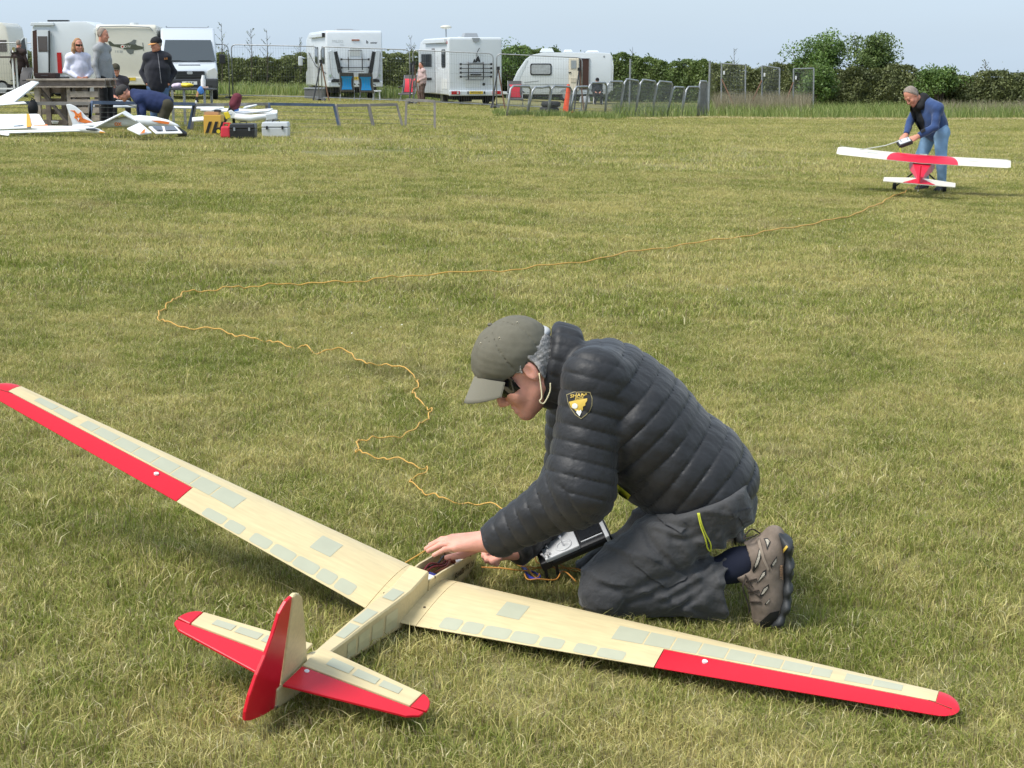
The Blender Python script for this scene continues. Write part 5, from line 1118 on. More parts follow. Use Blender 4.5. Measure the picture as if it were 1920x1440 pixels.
# ---- right motorhome
gl_ = GX(842, 61.0); ang2 = R(14.5); w2 = 2.12; org = gl_ + V([math.cos(ang2), math.sin(ang2), 0])*w2/2
m2 = thing('motorhome', 'white motorhome with bike rack and its side door open, nearest the caravan', 'motorhome', (org[0], org[1], T(org[0], org[1])), ang2); h2 = W(890, 70, 61.3)[2] - T(org[0], org[1])
prof('body', [(0, .42), (0, h2-.05), (.05, h2), (4.9, h2), (5.6, h2-.12), (6.1, h2-.55), (6.0, .42)], -w2/2, w2/2, m_vw, m2, .05)
prof('cab', [(5.9, .42), (5.9, h2-.5), (6.35, h2-.85), (6.9, 1.3), (7.5, 1.05), (7.6, .45)], -w2/2+.10, w2/2-.10, m_vw, m2)
bx('chassis', (0, 3.5, .36), (1.7, 6.6, .24), m_under, m2); bx('rear_bumper', (0, -.05, .50), (w2+.04, .14, .20), m_vw, m2, .04)
for s in (-1, 1):
    lp = bx('rear_lamp', (s*.82, -.125, .52), (.34, .03, .13), m_rl, m2, .012); bx('reverse_lamp', (s*.74+.03*s*0, -.142, .52), (.06, .008, .10), m_hl, lp)
    bx('plate_light', (s*.33, -.125, .52), (.05, .02, .10), m_blk, m2); wheel(m2, (s*.86, 1.85, .33), .33, .21); wheel(m2, (s*.86, 6.45, .33), .33, .21)
bx('mud_flap', (-.30, .3, .28), (.34, .4, .22), m_under, m2); bx('mud_flap', (.62, .3, .28), (.36, .4, .24), m_under, m2)
bx('number_plate', (0, -.128, .52), (.54, .012, .115), m_yp, m2); vlet('plate_lettering', 'PO16 HLP', .095, (0, -.136, .52), m_pt, m2, bold=.002)
rack(m2, 0, 1.22, 0, [h2-1.02, h2-1.18, h2-1.34, h2-1.50], (-.30, .30), h2-.98); MB().tube([(-.42, -.1, h2-1.62), (.30, -.1, h2-1.62)], .012, 5).build('rack_foot', m_blk, m2); bx('rack_board', (0, -.09, h2-1.42), (.44, .02, .06), m_blk, m2)
MB().prism([(-.10, h2-.95), (-.06, h2-.84), (-.02, h2-.82), (.0, h2-.9), (.03, h2-.80), (.08, h2-.75), (.12, h2-.70), (.16, h2-.80), (.20, h2-.92), (.15, h2-.95), (.10, h2-.90), (.05, h2-.95)], -.012, -.003, 'y').build('mountain_print', m_blk, m2)
MB().prism([(-.14, h2-.02), (.18, h2-.02), (.13, h2-.15), (.04, h2-.19), (-.09, h2-.15)], -.035, -.0, 'y').build('high_brake_lamp', m_gryt, m2); MB().tube([(.06, -.02, h2-.80), (.05, -.05, h2-.6), (.13, -.05, h2-.44), (.16, -.05, h2-.40)], .014, 5).build('camera_arm', m_blk, m2)
bx('rear_hatch', (-.12, -.006, .86), (.56, .014, .26), MATS['off_white_panel'], m2, .004); bx('rear_hatch', (.80, -.006, .98), (.40, .014, .32), MATS['off_white_panel'], m2, .004); MB().cyl((.33, -.02, .84), (.33, -.004, .84), .055, 12).build('round_vent', m_blk, m2)
MB().box((.15, 1.6, h2+.10), (.62, .5, .18), taper=(.8, .8)).build('roof_hatch', m_gryt, m2, bevel=.02); MB().box((.5, 3.6, h2+.04), (.7, .5, .08)).build('roof_light', m_vw, m2); MB().cyl((-.75, 1.9, h2), (-.75, 1.9, h2+.36), .025, 6).build('aerial_mast', m_gryt, m2); MB().ball((-.75, 1.9, h2+.42), (.24, .24, .08), 12, 6).build('aerial_dish', m_cr, m2, smooth='all')
MB().box((-w2/2-.05, 2.4, h2-.13), (.13, 4.2, .16)).build('awning_case', m_vw, m2, bevel=.02); sidewin(m2, -w2/2, .95, h2-.80, .62, .62); bx('red_marker', (-w2/2-.008, .25, h2-.20), (.02, .04, .12), m_rl, m2)
for y in (.55, 1.1): MB().prism([(y + p[0], .85 + p[1]) for p in rpoly(.46, .40, .04)], -w2/2-.012, -w2/2, 'x').build('locker_door', MATS['off_white_panel'], m2)
MB().prism([(2.95 + p[0], 1.35 + p[1]) for p in rpoly(.62, 1.75, .05)], -w2/2-.010, -w2/2+.02, 'x').build('doorway', m_brn, m2)
dr = MB().box((-w2/2-.34, 2.62, 1.32), (.66, .05, 1.72)).build('open_door', m_vw, m2, bevel=.02); bx('door_window', (-w2/2-.36, 2.585, 1.75), (.42, .02, .5), m_glass, dr); bx('door_bin', (-w2/2-.36, 2.585, 1.02), (.40, .04, .10), m_blk, dr)
MB().tube([(-w2/2-.03, 2.0, 1.95), (-w2/2-.09, 2.02, 1.95), (-w2/2-.09, 2.02, 1.45), (-w2/2-.03, 2.0, 1.40)], .02, 6).build('grab_handle', m_vw, m2)
MB().box((-w2/2-.16, 6.75, 1.45), (.18, .12, .40)).build('wing_mirror', m_blk, m2, bevel=.04)
# ---- caravan, side on
cv0, cv1 = GX(905, 80), GX(1147, 80); cb = (cv0 + cv1)/2; s36 = PPM(80); L_ = cv1[0] - cv0[0]; zc_ = T(cb[0], cb[1]); cx = lambda px: (px - 960)/FPX*(80*math.cos(TH) + .3) - cb[0]; cz = lambda py: W(1000, py, 80)[2] - zc_
car = thing('caravan', 'white touring caravan with its door open, parked before the hedge', 'caravan', (cb[0], cb[1], zc_))
prf = [(cx(907), cz(150)), (cx(902), cz(157)), (cx(905), cz(170)), (cx(912), cz(178)), (cx(1140), cz(178)), (cx(1146), cz(168)), (cx(1147), cz(110)), (cx(1143), cz(101)), (cx(1130), cz(98.5)), (cx(1040), cz(98.5)), (cx(1000), cz(100.5)), (cx(985), cz(106)), (cx(970), cz(118)), (cx(945), cz(140)), (cx(925), cz(150))]
prf = [(cx(903), cz(158)), (cx(906), cz(172)), (cx(914), cz(177)), (cx(1141), cz(177)), (cx(1147), cz(168)), (cx(1148), cz(106)), (cx(1143), cz(100)), (cx(1125), cz(98)), (cx(1020), cz(98)), (cx(998), cz(102)), (cx(985), cz(110)), (cx(968), cz(130)), (cx(958), cz(148)), (cx(945), cz(154))]
prf = [(cx(962), cz(152)), (cx(968), cz(172)), (cx(974), cz(177)), (cx(1141), cz(177)), (cx(1147), cz(168)), (cx(1148), cz(106)), (cx(1143), cz(100)), (cx(1125), cz(98.5)), (cx(1018), cz(98.5)), (cx(997), cz(103)), (cx(986), cz(111)), (cx(970), cz(134))]
MB().prism(prf, 0, 2.2, 'y').build('body', m_vw, car, bevel=.05, seg=2, smooth=40)
MB().prism([(cx(1042) + p[0]*1., 0 + p[1]) for p in []] or [(cx(963), cz(152)), (cx(987), cz(113)), (cx(990), cz(113)), (cx(972), cz(152))], -.012, .0, 'y').build('front_corner', M('pale_panel', srgb(206, 212, 216), .35), car)
cw = lambda px: cx(px)
wn = MB().prism([((cw(994)+cw(1034))/2 + p[0], cz(130) + p[1]) for p in rpoly(cw(1034)-cw(994), cz(119)-cz(141), .10)], -.03, .0, 'y').build('window_frame', m_blk, car); MB().prism([((cw(994)+cw(1034))/2 + p[0], cz(130) + p[1]) for p in rpoly(cw(1034)-cw(994)-.12, cz(119)-cz(141)-.12, .08)], -.042, -.03, 'y').build('window', M('window_blind', srgb(164, 168, 170), .2, nz=(9, .15)), wn)
MB().prism([(cw(1086), cz(110)), (cw(1104), cz(110)), (cw(1104), cz(168)), (cw(1086), cz(168))], -.014, .0, 'y').build('doorway', m_brn, car); MB().tube([(cw(1085.5), -.02, cz(168)), (cw(1085.5), -.02, cz(109.5)), (cw(1104.5), -.02, cz(109.5)), (cw(1104.5), -.02, cz(168))], .03, 5).build('door_frame', m_gryt, car)
dd = MB().box(((cw(1066)+cw(1085))/2, -.06, (cz(109)+cz(170))/2), (cw(1085)-cw(1066), .05, cz(109)-cz(170))).build('open_door', M('cream_door', srgb(222, 212, 192), .5), car, bevel=.03); bx('door_window', ((cw(1070)+cw(1080))/2, -.10, cz(121)), (.26, .02, .40), M('window_grey', srgb(150, 156, 160), .2), dd); bx('door_handle', (cw(1068), -.10, cz(136)), (.14, .03, .05), m_blk, dd); bx('door_pocket', (cw(1075), -.10, cz(150)), (.26, .03, .22), M('beige_pocket', srgb(200, 190, 170), .6), dd)
for px in (1062,): wheel(car, (cw(px), .12, .33), .33, .2, (0, 1, 0)); wheel(car, (cw(px), 2.05, .33), .33, .2, (0, 1, 0))
MB().prism([(cw(1050), cz(173)), (cw(1053), cz(168)), (cw(1060), cz(166)), (cw(1070), cz(167)), (cw(1074), cz(172)), (cw(1070), cz(171)), (cw(1062), cz(169)), (cw(1055), cz(171))], -.03, -.0, 'y').build('wheel_arch', m_gryt, car)
bx('chassis', (.6, 1.1, cz(179.5)), (L_*.62, 1.7, .14), m_under, car); MB().bar((cw(966), 1.1, .42), (cw(932), 1.1, .45), .12, .14).build('tow_hitch', m_vw, car, bevel=.02); MB().bar((cw(950), 1.1, .42), (cw(950), 1.1, 0), .05).build('jockey_leg', m_gryt, car)
for a, b, y in ((972, 1066, 158), (972, 1066, 164)): MB().bar((cw(a), -.006, cz(y)), (cw(b), -.006, cz(y)), .012, .02).build('side_stripe', m_gryt, car)
MB().prism([(cw(982), cz(154)), (cw(1010), cz(151)), (cw(1010), cz(152.5)), (cw(983), cz(155.5))], -.01, -.0, 'y').build('decal_stripe', m_gryt, car)
for px, w_, h_ in ((1026, .75, .20), (1066, .5, .14), (1112, .7, .10)): MB().box((cw(px), 1.0, cz(98) + h_/2), (w_, .6, h_), taper=(.7, .8)).build('roof_vent', m_vw, car, bevel=.03)
MB().box((cw(1096), -.25, .15), (.55, .5, .30), taper=(.8, .6)).build('door_step', M('step_grey', srgb(176, 180, 184), .6), car); MB().cyl((cw(1132), -.01, cz(106)), (cw(1132), .0, cz(106)), .05, 10).build('side_lamp', m_gryt, car); MB().tube([(cw(1147), .05, cz(110)), (cw(1149), .0, cz(125)), (cw(1148), .05, cz(170))], .03, 6).build('corner_moulding', m_vw, car)
# ---- silver van, front towards us
vb = GX(358, 55); van = thing('parked_van', 'silver high-roof van facing us at the left end', 'van', (vb[0], vb[1], T(vb[0], vb[1])), R(12)); vz = T(vb[0], vb[1]); sv = PPM(55); X_ = lambda px: (px - 360)/sv; Z_ = lambda py: (W(360, py, 55)[2] - vz)
wv = 1.92
prof('body', [(.55, .42), (.0, .50), (-.02, 1.02), (.12, 1.16), (.62, 1.28), (1.55, 2.02), (1.9, 2.30), (2.3, Z_(50)), (6.0, Z_(49)), (6.0, .42)], -wv/2, wv/2, m_sv, van, .10, 3)
MB().prism([(-.92, 1.34), (.92, 1.34), (.80, 2.50), (-.80, 2.50)], 0, .02, 'y').xf(Matrix.Translation((0, .66, 0)) @ Matrix.Translation((0, 0, 1.34)) @ Matrix.Rotation(R(-51), 4, 'X') @ Matrix.Translation((0, -.03, -1.34))).build('windscreen', m_wsc, van)
bx('bumper', (0, -.03, .58), (wv, .22, .34), m_bump, van, .06); bx('grille', (0, -.05, .88), (1.02, .10, .26), m_bump, van, .03)
for z in (.80, .86, .92, .98): bx('grille_bar', (0, -.105, z), (.92, .02, .02), m_blk, van)
MB().prism(rpoly(.20, .10, .045), -.13, -.115, 'y').xf(Matrix.Translation((0, 0, .95))).build('badge', m_steel, van); bx('bonnet_vent', (0, .30, 1.215), (.75, .05, .03), m_blk, van)
for s in (-1, 1):
    hl_ = MB().prism([(s*.54, .74), (s*.92, .70), (s*.97, .95), (s*.86, 1.13), (s*.60, 1.02)], -.05, .12, 'y').build('headlamp', m_hl, van, bevel=.02); wheel(van, (s*.85, .85, .33), .33, .22); wheel(van, (s*.85, 4.9, .33), .33, .22)
    MB().box((s*1.16, .95, 1.42), (.20, .14, .34)).build('wing_mirror', m_blk, van, bevel=.04); MB().bar((s*.30, .52, 1.36), (s*.75, .60, 1.36), .02, .03).build('wiper', m_blk, van)
bx('number_plate', (-.02, -.15, .60), (.52, .012, .11), m_white, van); vlet('plate_lettering', 'YB13 III', .09, (-.02, -.158, .60), m_pt, van, bold=.002); bx('lower_grille', (0, -.15, .47), (1.5, .02, .08), m_blk, van)
MB().tube([(-.75, 2.6, Z_(47)), (-.75, 5.5, Z_(46)), (.75, 5.5, Z_(46)), (.75, 2.6, Z_(47))], .025, 6).build('roof_bar', m_gryt, van)
# ---- cream motorhome with the painted aeroplane, between the people
qb = GX(243, 57); q = thing('motorhome', 'cream motorhome with a fighter aeroplane picture on its back', 'motorhome', (qb[0], qb[1], T(qb[0], qb[1])), R(9)); qz = T(qb[0], qb[1]); sq = PPM(57); qx = lambda px: (px - 243)/sq; qq = lambda py: W(243, py, 57)[2] - qz; qw = 2.14; qh = qq(46)
prof('body', [(0, .55), (0, qh-.1), (.1, qh), (5.6, qh), (6.2, qh-.4), (6.2, .55)], -qw/2, qw/2, m_cr, q, .07); bx('rear_bumper', (0, -.05, .62), (qw, .12, .28), m_cr, q, .04); bx('chassis', (0, 3.2, .42), (1.8, 6.0, .3), m_under, q)
for s in (-1, 1): wheel(q, (s*.88, 1.6, .34), .34, .22); bx('rear_lamp', (s*.98, -.02, 1.05), (.10, .05, .5), m_rl, q, .01); wheel(q, (s*.88, 5.6, .34), .34, .22)
bx('number_plate', (.0, -.118, .70), (.52, .012, .11), m_yp, q); vlet('plate_lettering', 'II III', .09, (0, -.126, .70), m_pt, q, bold=.002); vlet('brand_lettering', 'lll lllll', .09, (-.72, -.004, qq(60)), m_gryt, q)
MB().tube([(qx(190), -.03, qq(58)), (qx(196), -.03, qq(50)), (qx(240), -.03, qq(49)), (qx(286), -.03, qq(51)), (qx(292), -.03, qq(58))], .02, 5).build('rear_rim', m_gryt, q)
m_sp1, m_sp2 = M('olive_print', srgb(74, 78, 62), .6), M('grey_print', srgb(104, 108, 104), .6); sx = lambda px: qx(px); F2 = lambda pts: [(sx(a), qq(b)) for a, b in pts]
pic = MB().prism(F2([(209, 78), (213, 77), (220, 83), (238, 83), (250, 79), (256, 80), (262, 85), (274, 88), (272, 92), (258, 94), (240, 93), (224, 88), (212, 86)]), -.008, -.002, 'y').build('aeroplane_picture', m_sp1, q)
MB().prism(F2([(240, 92), (256, 93), (254, 100), (249, 102), (244, 99)]), -.009, -.003, 'y').build('picture_wing', m_sp2, pic); MB().prism(F2([(246, 82), (256, 74), (261, 75), (258, 84)]), -.0095, -.0085, 'y').build('picture_wing', m_sp2, pic)
MB().prism([(sx(235) + .07*math.cos(a), qq(87.5) + .07*math.sin(a)) for a in np.linspace(0, 2*PI, 13)[:-1]], -.011, -.0085, 'y').build('roundel', m_cr, pic); MB().prism([(sx(235) + .035*math.cos(a), qq(87.5) + .035*math.sin(a)) for a in np.linspace(0, 2*PI, 11)[:-1]], -.013, -.0115, 'y').build('roundel_centre', m_rl, pic)
vlet('side_lettering', 'DW', .13, (sx(244), -.012, qq(87.5)), m_cr, pic); vlet('picture_lettering', 'l ll llll', .13, (sx(228), -.006, qq(97)), m_gryt, q)
MB().tube([(sx(272), -.01, qq(80)), (sx(273), -.01, qq(95))], .012, 4).build('picture_propeller', m_sp2, pic)
MB().box((-qw/2-.07, 2.4, qh-.22), (.14, 3.6, .2)).build('awning_case', m_vw, q, bevel=.03); sidewin(q, -qw/2, 1.4, qh-.9, .8, .5); MB().cyl((.1, 2.5, qh), (.1, 2.5, qh+.12), .16, 12).build('roof_vent', m_vw, q)
# ---- white panel van with its side door open, far left
pb = GX(120, 58); pv = thing('parked_van', 'white panel van with dark open side door behind the woman', 'van', (pb[0], pb[1], T(pb[0], pb[1])), R(0)); pz = T(pb[0], pb[1]); sp_ = PPM(58); ax_ = lambda px: (px - 120)/sp_; az = lambda py: W(120, py, 58)[2] - pz
MB().prism([(ax_(64), .45), (ax_(64), az(70)), (ax_(68), az(50)), (ax_(80), az(41)), (ax_(170), az(40)), (ax_(186), az(48)), (ax_(190), .45)], 0, 2.0, 'y').build('body', m_vw, pv, bevel=.06, seg=2, smooth=40)
MB().prism([(ax_(66), az(143)), (ax_(69), az(58)), (ax_(77), az(56)), (ax_(74), az(143))], -.016, .0, 'y').build('doorway', m_brn, pv); pd = MB().prism([(ax_(76), az(136)), (ax_(78), az(56)), (ax_(101), az(56)), (ax_(99), az(136))], -.09, -.05, 'y').build('sliding_door', m_vw, pv); MB().prism([(ax_(79), az(97)), (ax_(79), az(68)), (ax_(97), az(68)), (ax_(96), az(97))], -.10, -.09, 'y').build('door_window', M('brown_glass', (.10, .085, .08), .15), pd)
MB().bar((ax_(97), -.1, az(136)), (ax_(101), -.1, az(58)), .06, .05).build('door_edge', m_blk, pv); bx('rear_lamp', (ax_(116), -.02, az(118)), (.16, .04, .75), m_rl, pv); bx('bumper', (ax_(118), -.05, .62), (.9, .12, .3), m_bump, pv, .03)
MB().bar((ax_(92), .5, az(38.5)), (ax_(130), .5, az(38.5)), .25, .06).build('roof_rail', m_blk, pv); MB().prism([(ax_(66), az(48)), (ax_(68), az(42)), (ax_(110), az(42)), (ax_(110), az(48))], -.10, .0, 'y').build('awning_case', m_vw, pv, bevel=.02)
for px in (86, 172): wheel(pv, (ax_(px), .12, .33), .33, .2, (0, 1, 0)); wheel(pv, (ax_(px), 1.9, .33), .33, .2, (0, 1, 0))
MB().prism([(ax_(50), az(128)), (ax_(52), az(75)), (ax_(58), az(69)), (ax_(63), az(72)), (ax_(62), az(128))], -.40, -.34, 'y').build('cab_door', m_vw, pv, bevel=.01); MB().prism([(ax_(50), az(100)), (ax_(53), az(77)), (ax_(59), az(71)), (ax_(62), az(100))], -.41, -.40, 'y').build('cab_window', m_glass, pv)
lv = GX(-10, 60); lvn = thing('parked_van', 'pale van cut off by the left edge of the picture', 'van', (lv[0], lv[1], T(lv[0], lv[1]))); lz = lambda py: W(0, py, 60)[2] - T(lv[0], lv[1]); lx = lambda px: (px + 10)/PPM(60)
MB().prism([(lx(-70), .45), (lx(-70), lz(45)), (lx(12), lz(42)), (lx(20), lz(50)), (lx(24), lz(78)), (lx(24), .45)], 0, 2, 'y').build('body', m_cr, lvn, bevel=.05, smooth=40); MB().prism([(lx(-60), lz(97)), (lx(-60), lz(75)), (lx(19), lz(75)), (lx(19), lz(97))], -.02, .0, 'y').build('window', M('brown_glass', (.10, .085, .08), .15), lvn); wheel(lvn, (lx(5), .1, .33), .33, .2, (0, 1, 0)); bx('chassis', (lx(-25), 1, .4), (1.6, 1.7, .2), m_under, lvn)
# ---------------------------------------------------------------- tall site-fence panels, low rails, hurdles and barriers
m_galv = M('galvanised_tube', (.36, .37, .38), .45, .6, nz=(8, .15)); m_wire = M('fence_wire', (.20, .21, .21), .5, .5); m_rust = M('rusty_steel', (.16, .085, .05), .8, nz=(14, .3)); m_rail = M('weathered_blue_rail', srgb(98, 112, 138), .7, nz=(5, .25)); m_conc = M('grey_plastic_block', (.16, .16, .16), .8)
m_railg = M('weathered_grey_rail', srgb(146, 140, 134), .8, nz=(6, .2))
def fence_panel(label, a, b, h, group, r=.020, wires=(34, 6), name='site_fence', feet=True, round_=.16):
    a, b = V(a, float), V(b, float); root = thing(name, label, 'fence', (a+b)/2, group=group); up = V([0, 0, 1.]); d = nrm(b - a); Lh = np.linalg.norm(b - a)
    pt = lambda s, z: a + (b-a)*s/Lh + up*z; fr = [pt(0, .05)] + [pt(0, h - round_)] + [pt(round_*(1-math.cos(t)), h - round_*(1-math.sin(t))) for t in (.5, 1.05)] + [pt(round_, h), pt(Lh-round_, h)] + [pt(Lh - round_*(1-math.sin(t)), h - round_*(1-math.cos(t))) for t in (.5, 1.05)] + [pt(Lh, h-round_), pt(Lh, .05)]
    MB().tube(fr, r, 7).build('frame', m_galv, root, True, smooth='all'); MB().tube([pt(0, .15), pt(Lh, .15)], r*.8, 6).build('lower_rail', m_galv, root, True)
    wb = MB()
    for s in np.linspace(.03, Lh-.03, wires[0]): wb.bar(pt(s, .15), pt(s, h-.02), .0035)
    for z in np.linspace(.2, h-.1, wires[1]): wb.bar(pt(.02, z), pt(Lh-.02, z), .0035)
    tag(wb.build('wire_mesh', m_wire, root, True), kind='stuff')
    if feet:
        for s in (0, Lh): g = pt(s, 0); MB().box((g[0], g[1], T(g[0], g[1]) + .05), (.24, .6, .11)).build('foot_block', m_conc, root, True)
    return root
FX = [-80, 88, 259, 434, 601, 772, 928, 1094]
FYs = [59.5, 59.2, 58.9, 58.6, 58.4, 58.2, 58.0, 58.0]; FL = ['at the far left edge', 'behind the pallet bench', 'behind the man in the dark cap', 'right of the silver van', 'in front of the left motorhome', 'in front of the right motorhome', 'in front of the caravan']
for i in range(7):
    a, b = GX(FX[i] + 3, FYs[i]), GX(FX[i+1] - 3, FYs[i+1]); fence_panel('tall wire mesh site fence panel ' + FL[i], a, b, 2.0, 'tall site fence panels')
def brace(label, px, Y, topy, dx):
    g = GX(px, Y); t = W(px, topy, Y); root = thing('fence_stay', label, 'fence stay', g, group='leaning fence stays')
    for s, m_ in ((-1, m_blk), (1, m_rust)): MB().tube([t, GX(px + s*dx, Y - .9 + .3*s) + V([0, 0, .02])], .026, 6).build('leg', m_, root, True)
    MB().box(t, (.12, .1, .12)).build('clamp', m_blk, root, True)
brace('dark stay propping the site fence before the left motorhome', 602, 58.3, 115, 15); brace('rusty stay propping the fence between motorhome and caravan', 934, 57.9, 128, 13); brace('dark stay propping the fence in front of the caravan door', 1086, 57.9, 130, 10); brace('dark stay behind the man in the dark cap', 258, 58.8, 90, 8); brace('stay propping the fence beside the left red chair', 776, 58.2, 118, 10)
def hurdle(label, pa, pb, Ya, Yb, ta, tb, mat, wires=True, group='low rails round the pits', lean=(0, 0)):
    """one low rail: top from pixel pa=(x,y) to pb; its two legs lean to ground pixels ta, tb"""
    A, B_ = W(*pa, Ya), W(*pb, Yb); ga, gb = GX(ta, Ya), GX(tb, Yb); root = thing('low_rail', label, 'rail', (ga + gb)/2, group=group); MB().bar(A, B_, .055, .06).build('top_rail', mat, root, True)
    for p, g in ((A, ga), (B_, gb)): MB().bar(p, g - V([0, 0, .05]), .05, .05).build('leg', m_rail if mat is m_rail else m_railg, root, True)
    if wires:
        wb = MB()
        for k in range(1, 6): t = k/6; wb.bar(A + (ga-A)*t, B_ + (gb-B_)*t, .006)
        tag(wb.build('wire', m_wire, root, True), kind='stuff')
hurdle('weathered low rail in front of the pallet bench, second from left', (62, 194), (168, 194), 28.0, 28.2, 64, 172, m_railg, False); hurdle('blue low rail at the far left edge', (-60, 193), (60, 193), 28.0, 28.0, -60, 62, m_rail)
hurdle('blue low rail behind the kneeling man in navy', (172, 192), (364, 195), 28.2, 30.0, 166, 352, m_rail); hurdle('grey low rail behind the striped box', (366, 197), (500, 195), 30.0, 32.5, 358, 498, m_railg); hurdle('blue grey low rail right of the tool boxes', (504, 195), (626, 197), 32.6, 34.0, 512, 636, m_rail); MBp = None
hurdle('pale low rail before the left motorhome', (630, 198), (690, 197), 34.2, 34.8, 638, 700, m_railg); hurdle('pale leaning low rail right of the left motorhome', (692, 197), (744, 196), 34.9, 35.3, 702, 756, m_railg); hurdle('grey wire hurdle in front of the right motorhome', (762, 187), (815, 190), 35.0, 35.0, 760, 815, m_railg)
BR = [((958, 161), (996, 162), 950, 988), ((1000, 164), (1033, 161), 988, 1027), ((1035, 161), (1072, 163), 1028, 1066), ((1078, 163), (1104, 162), 1068, 1095), ((1106, 155), (1138, 155), 1096, 1134), ((1140, 153), (1170, 153), 1134, 1162), ((1172, 148), (1199, 152), 1162, 1192), ((1202, 149), (1231, 153), 1191, 1223), ((1234, 152), (1262, 155), 1222, 1252), ((1263, 163), (1284, 164), 1250, 1278), ((1288, 163), (1312, 163), 1278, 1308), ((1312, 152), (1326, 153), 1311, 1326)]
BL = ['leftmost, beside the right red chair', 'second from left, its top rail sagging', 'third from left, over the tyres', 'fourth from left, by the orange post', 'before the caravan step', 'before the seated figure', 'tall, first right of the caravan', 'tall, second right of the caravan', 'tall, third right of the caravan', 'low and bent, in the uncut grass', 'low, left of the last barrier', 'small weathered board panel at the end of the row']
for i, (pa, pb_, ta, tb) in enumerate(BR):
    Y = np.interp(pa[0], [948, 1330], [47.5, 56.5]); Yb = np.interp(pb_[0], [948, 1330], [47.5, 56.5]); A, B_ = W(*pa, Y), W(*pb_, Yb); ga, gb = GX(ta, Y), GX(tb, Yb); root = thing('crowd_barrier', 'leaning grey metal barrier, ' + BL[i], 'barrier', (ga + gb)/2, group='leaning metal crowd barriers')
    mid = [A + (B_-A)*t + V([0, 0, -.03 if i == 1 and t == .5 else 0]) for t in (.12, .5, .88)]
    MB().tube([ga] + [ga + (A-ga)*t for t in (.5, .9)] + mid + [gb + (B_-gb)*t for t in (.9, .5)] + [gb], .035, 7).build('frame', m_galv, root, True, smooth='all')
    wb = MB(); n_ = 22
    for k in range(1, n_): t = k/n_; wb.bar(ga + (gb-ga)*t, A + (B_-A)*t, .009 if 3 < i < 9 else .005)
    for k in range(1, 10 if 4 < i < 9 else 5): t = k/(10 if 4 < i < 9 else 5); wb.bar(ga + (A-ga)*t, gb + (B_-gb)*t, .008 if 3 < i < 9 else .006)
    tag(wb.build('mesh_infill', m_wire, root, True), kind='stuff')
    if i == 11: MB().add([ga + (A-ga)*.05, gb + (B_-gb)*.05, gb + (B_-gb)*.97, ga + (A-ga)*.97], [(0, 1, 2, 3)]).build('board', m_railg, root, True)
# metal posts and frames left standing by the hedge
PST = [((1182, 111), 1180, 58, 'thin single post right of the caravan'), ((1331, 115), 1329, 57, 'single post at the end of the barriers')]
for (px, py), gx, Y, lb in PST: r_ = thing('fence_post', lb, 'post', GX(gx, Y), group='metal fence posts'); MB().tube([GX(gx, Y), W(px, py, Y)], .035, 7).build('post', m_galv, r_, True); MB().box(W(px, py, Y), (.08, .08, .03)).build('cap', m_galv, r_, True)
def goal(label, x0, y0, x1, y1, Y, br):
    root = thing('post_frame', label, 'fence frame', GX(x0, Y), group='metal post frames by the hedge'); a, b = W(x0, y0, Y), W(x1, y1, Y)
    MB().tube([GX(x0, Y), a], .03, 7).build('post', m_galv, root, True); MB().tube([GX(x1, Y), b], .03, 7).build('post', m_galv, root, True); MB().tube([a, b], .022, 6).build('top_bar', m_galv, root, True); MB().tube([a + (GX(x0, Y)-a)*.3, GX(x0 + br, Y-.8)], .025, 6).build('stay', m_rust, root, True); MB().box(a + V([.10, -.03, -.35]), (.06, .04, .14)).build('white_tag', m_white, root, True); wb = MB(); ga, gb = GX(x0, Y), GX(x1, Y)
    for k in range(1, 16): t = k/16; wb.bar(ga + (gb-ga)*t, a + (b-a)*t, .007)
    for k in range(1, 12): t = k/12; wb.bar(ga + (a-ga)*t, gb + (b-gb)*t, .007)
    tag(wb.build('mesh_infill', m_wire, root, True), kind='stuff')
goal('left of the three metal post frames by the hedge', 1353, 119, 1398, 122, 61, 32); goal('middle of the three metal post frames by the hedge', 1429, 123, 1462, 128, 62, -28); goal('right of the three metal post frames, beside the bush', 1488, 129, 1526, 128, 63, -22)
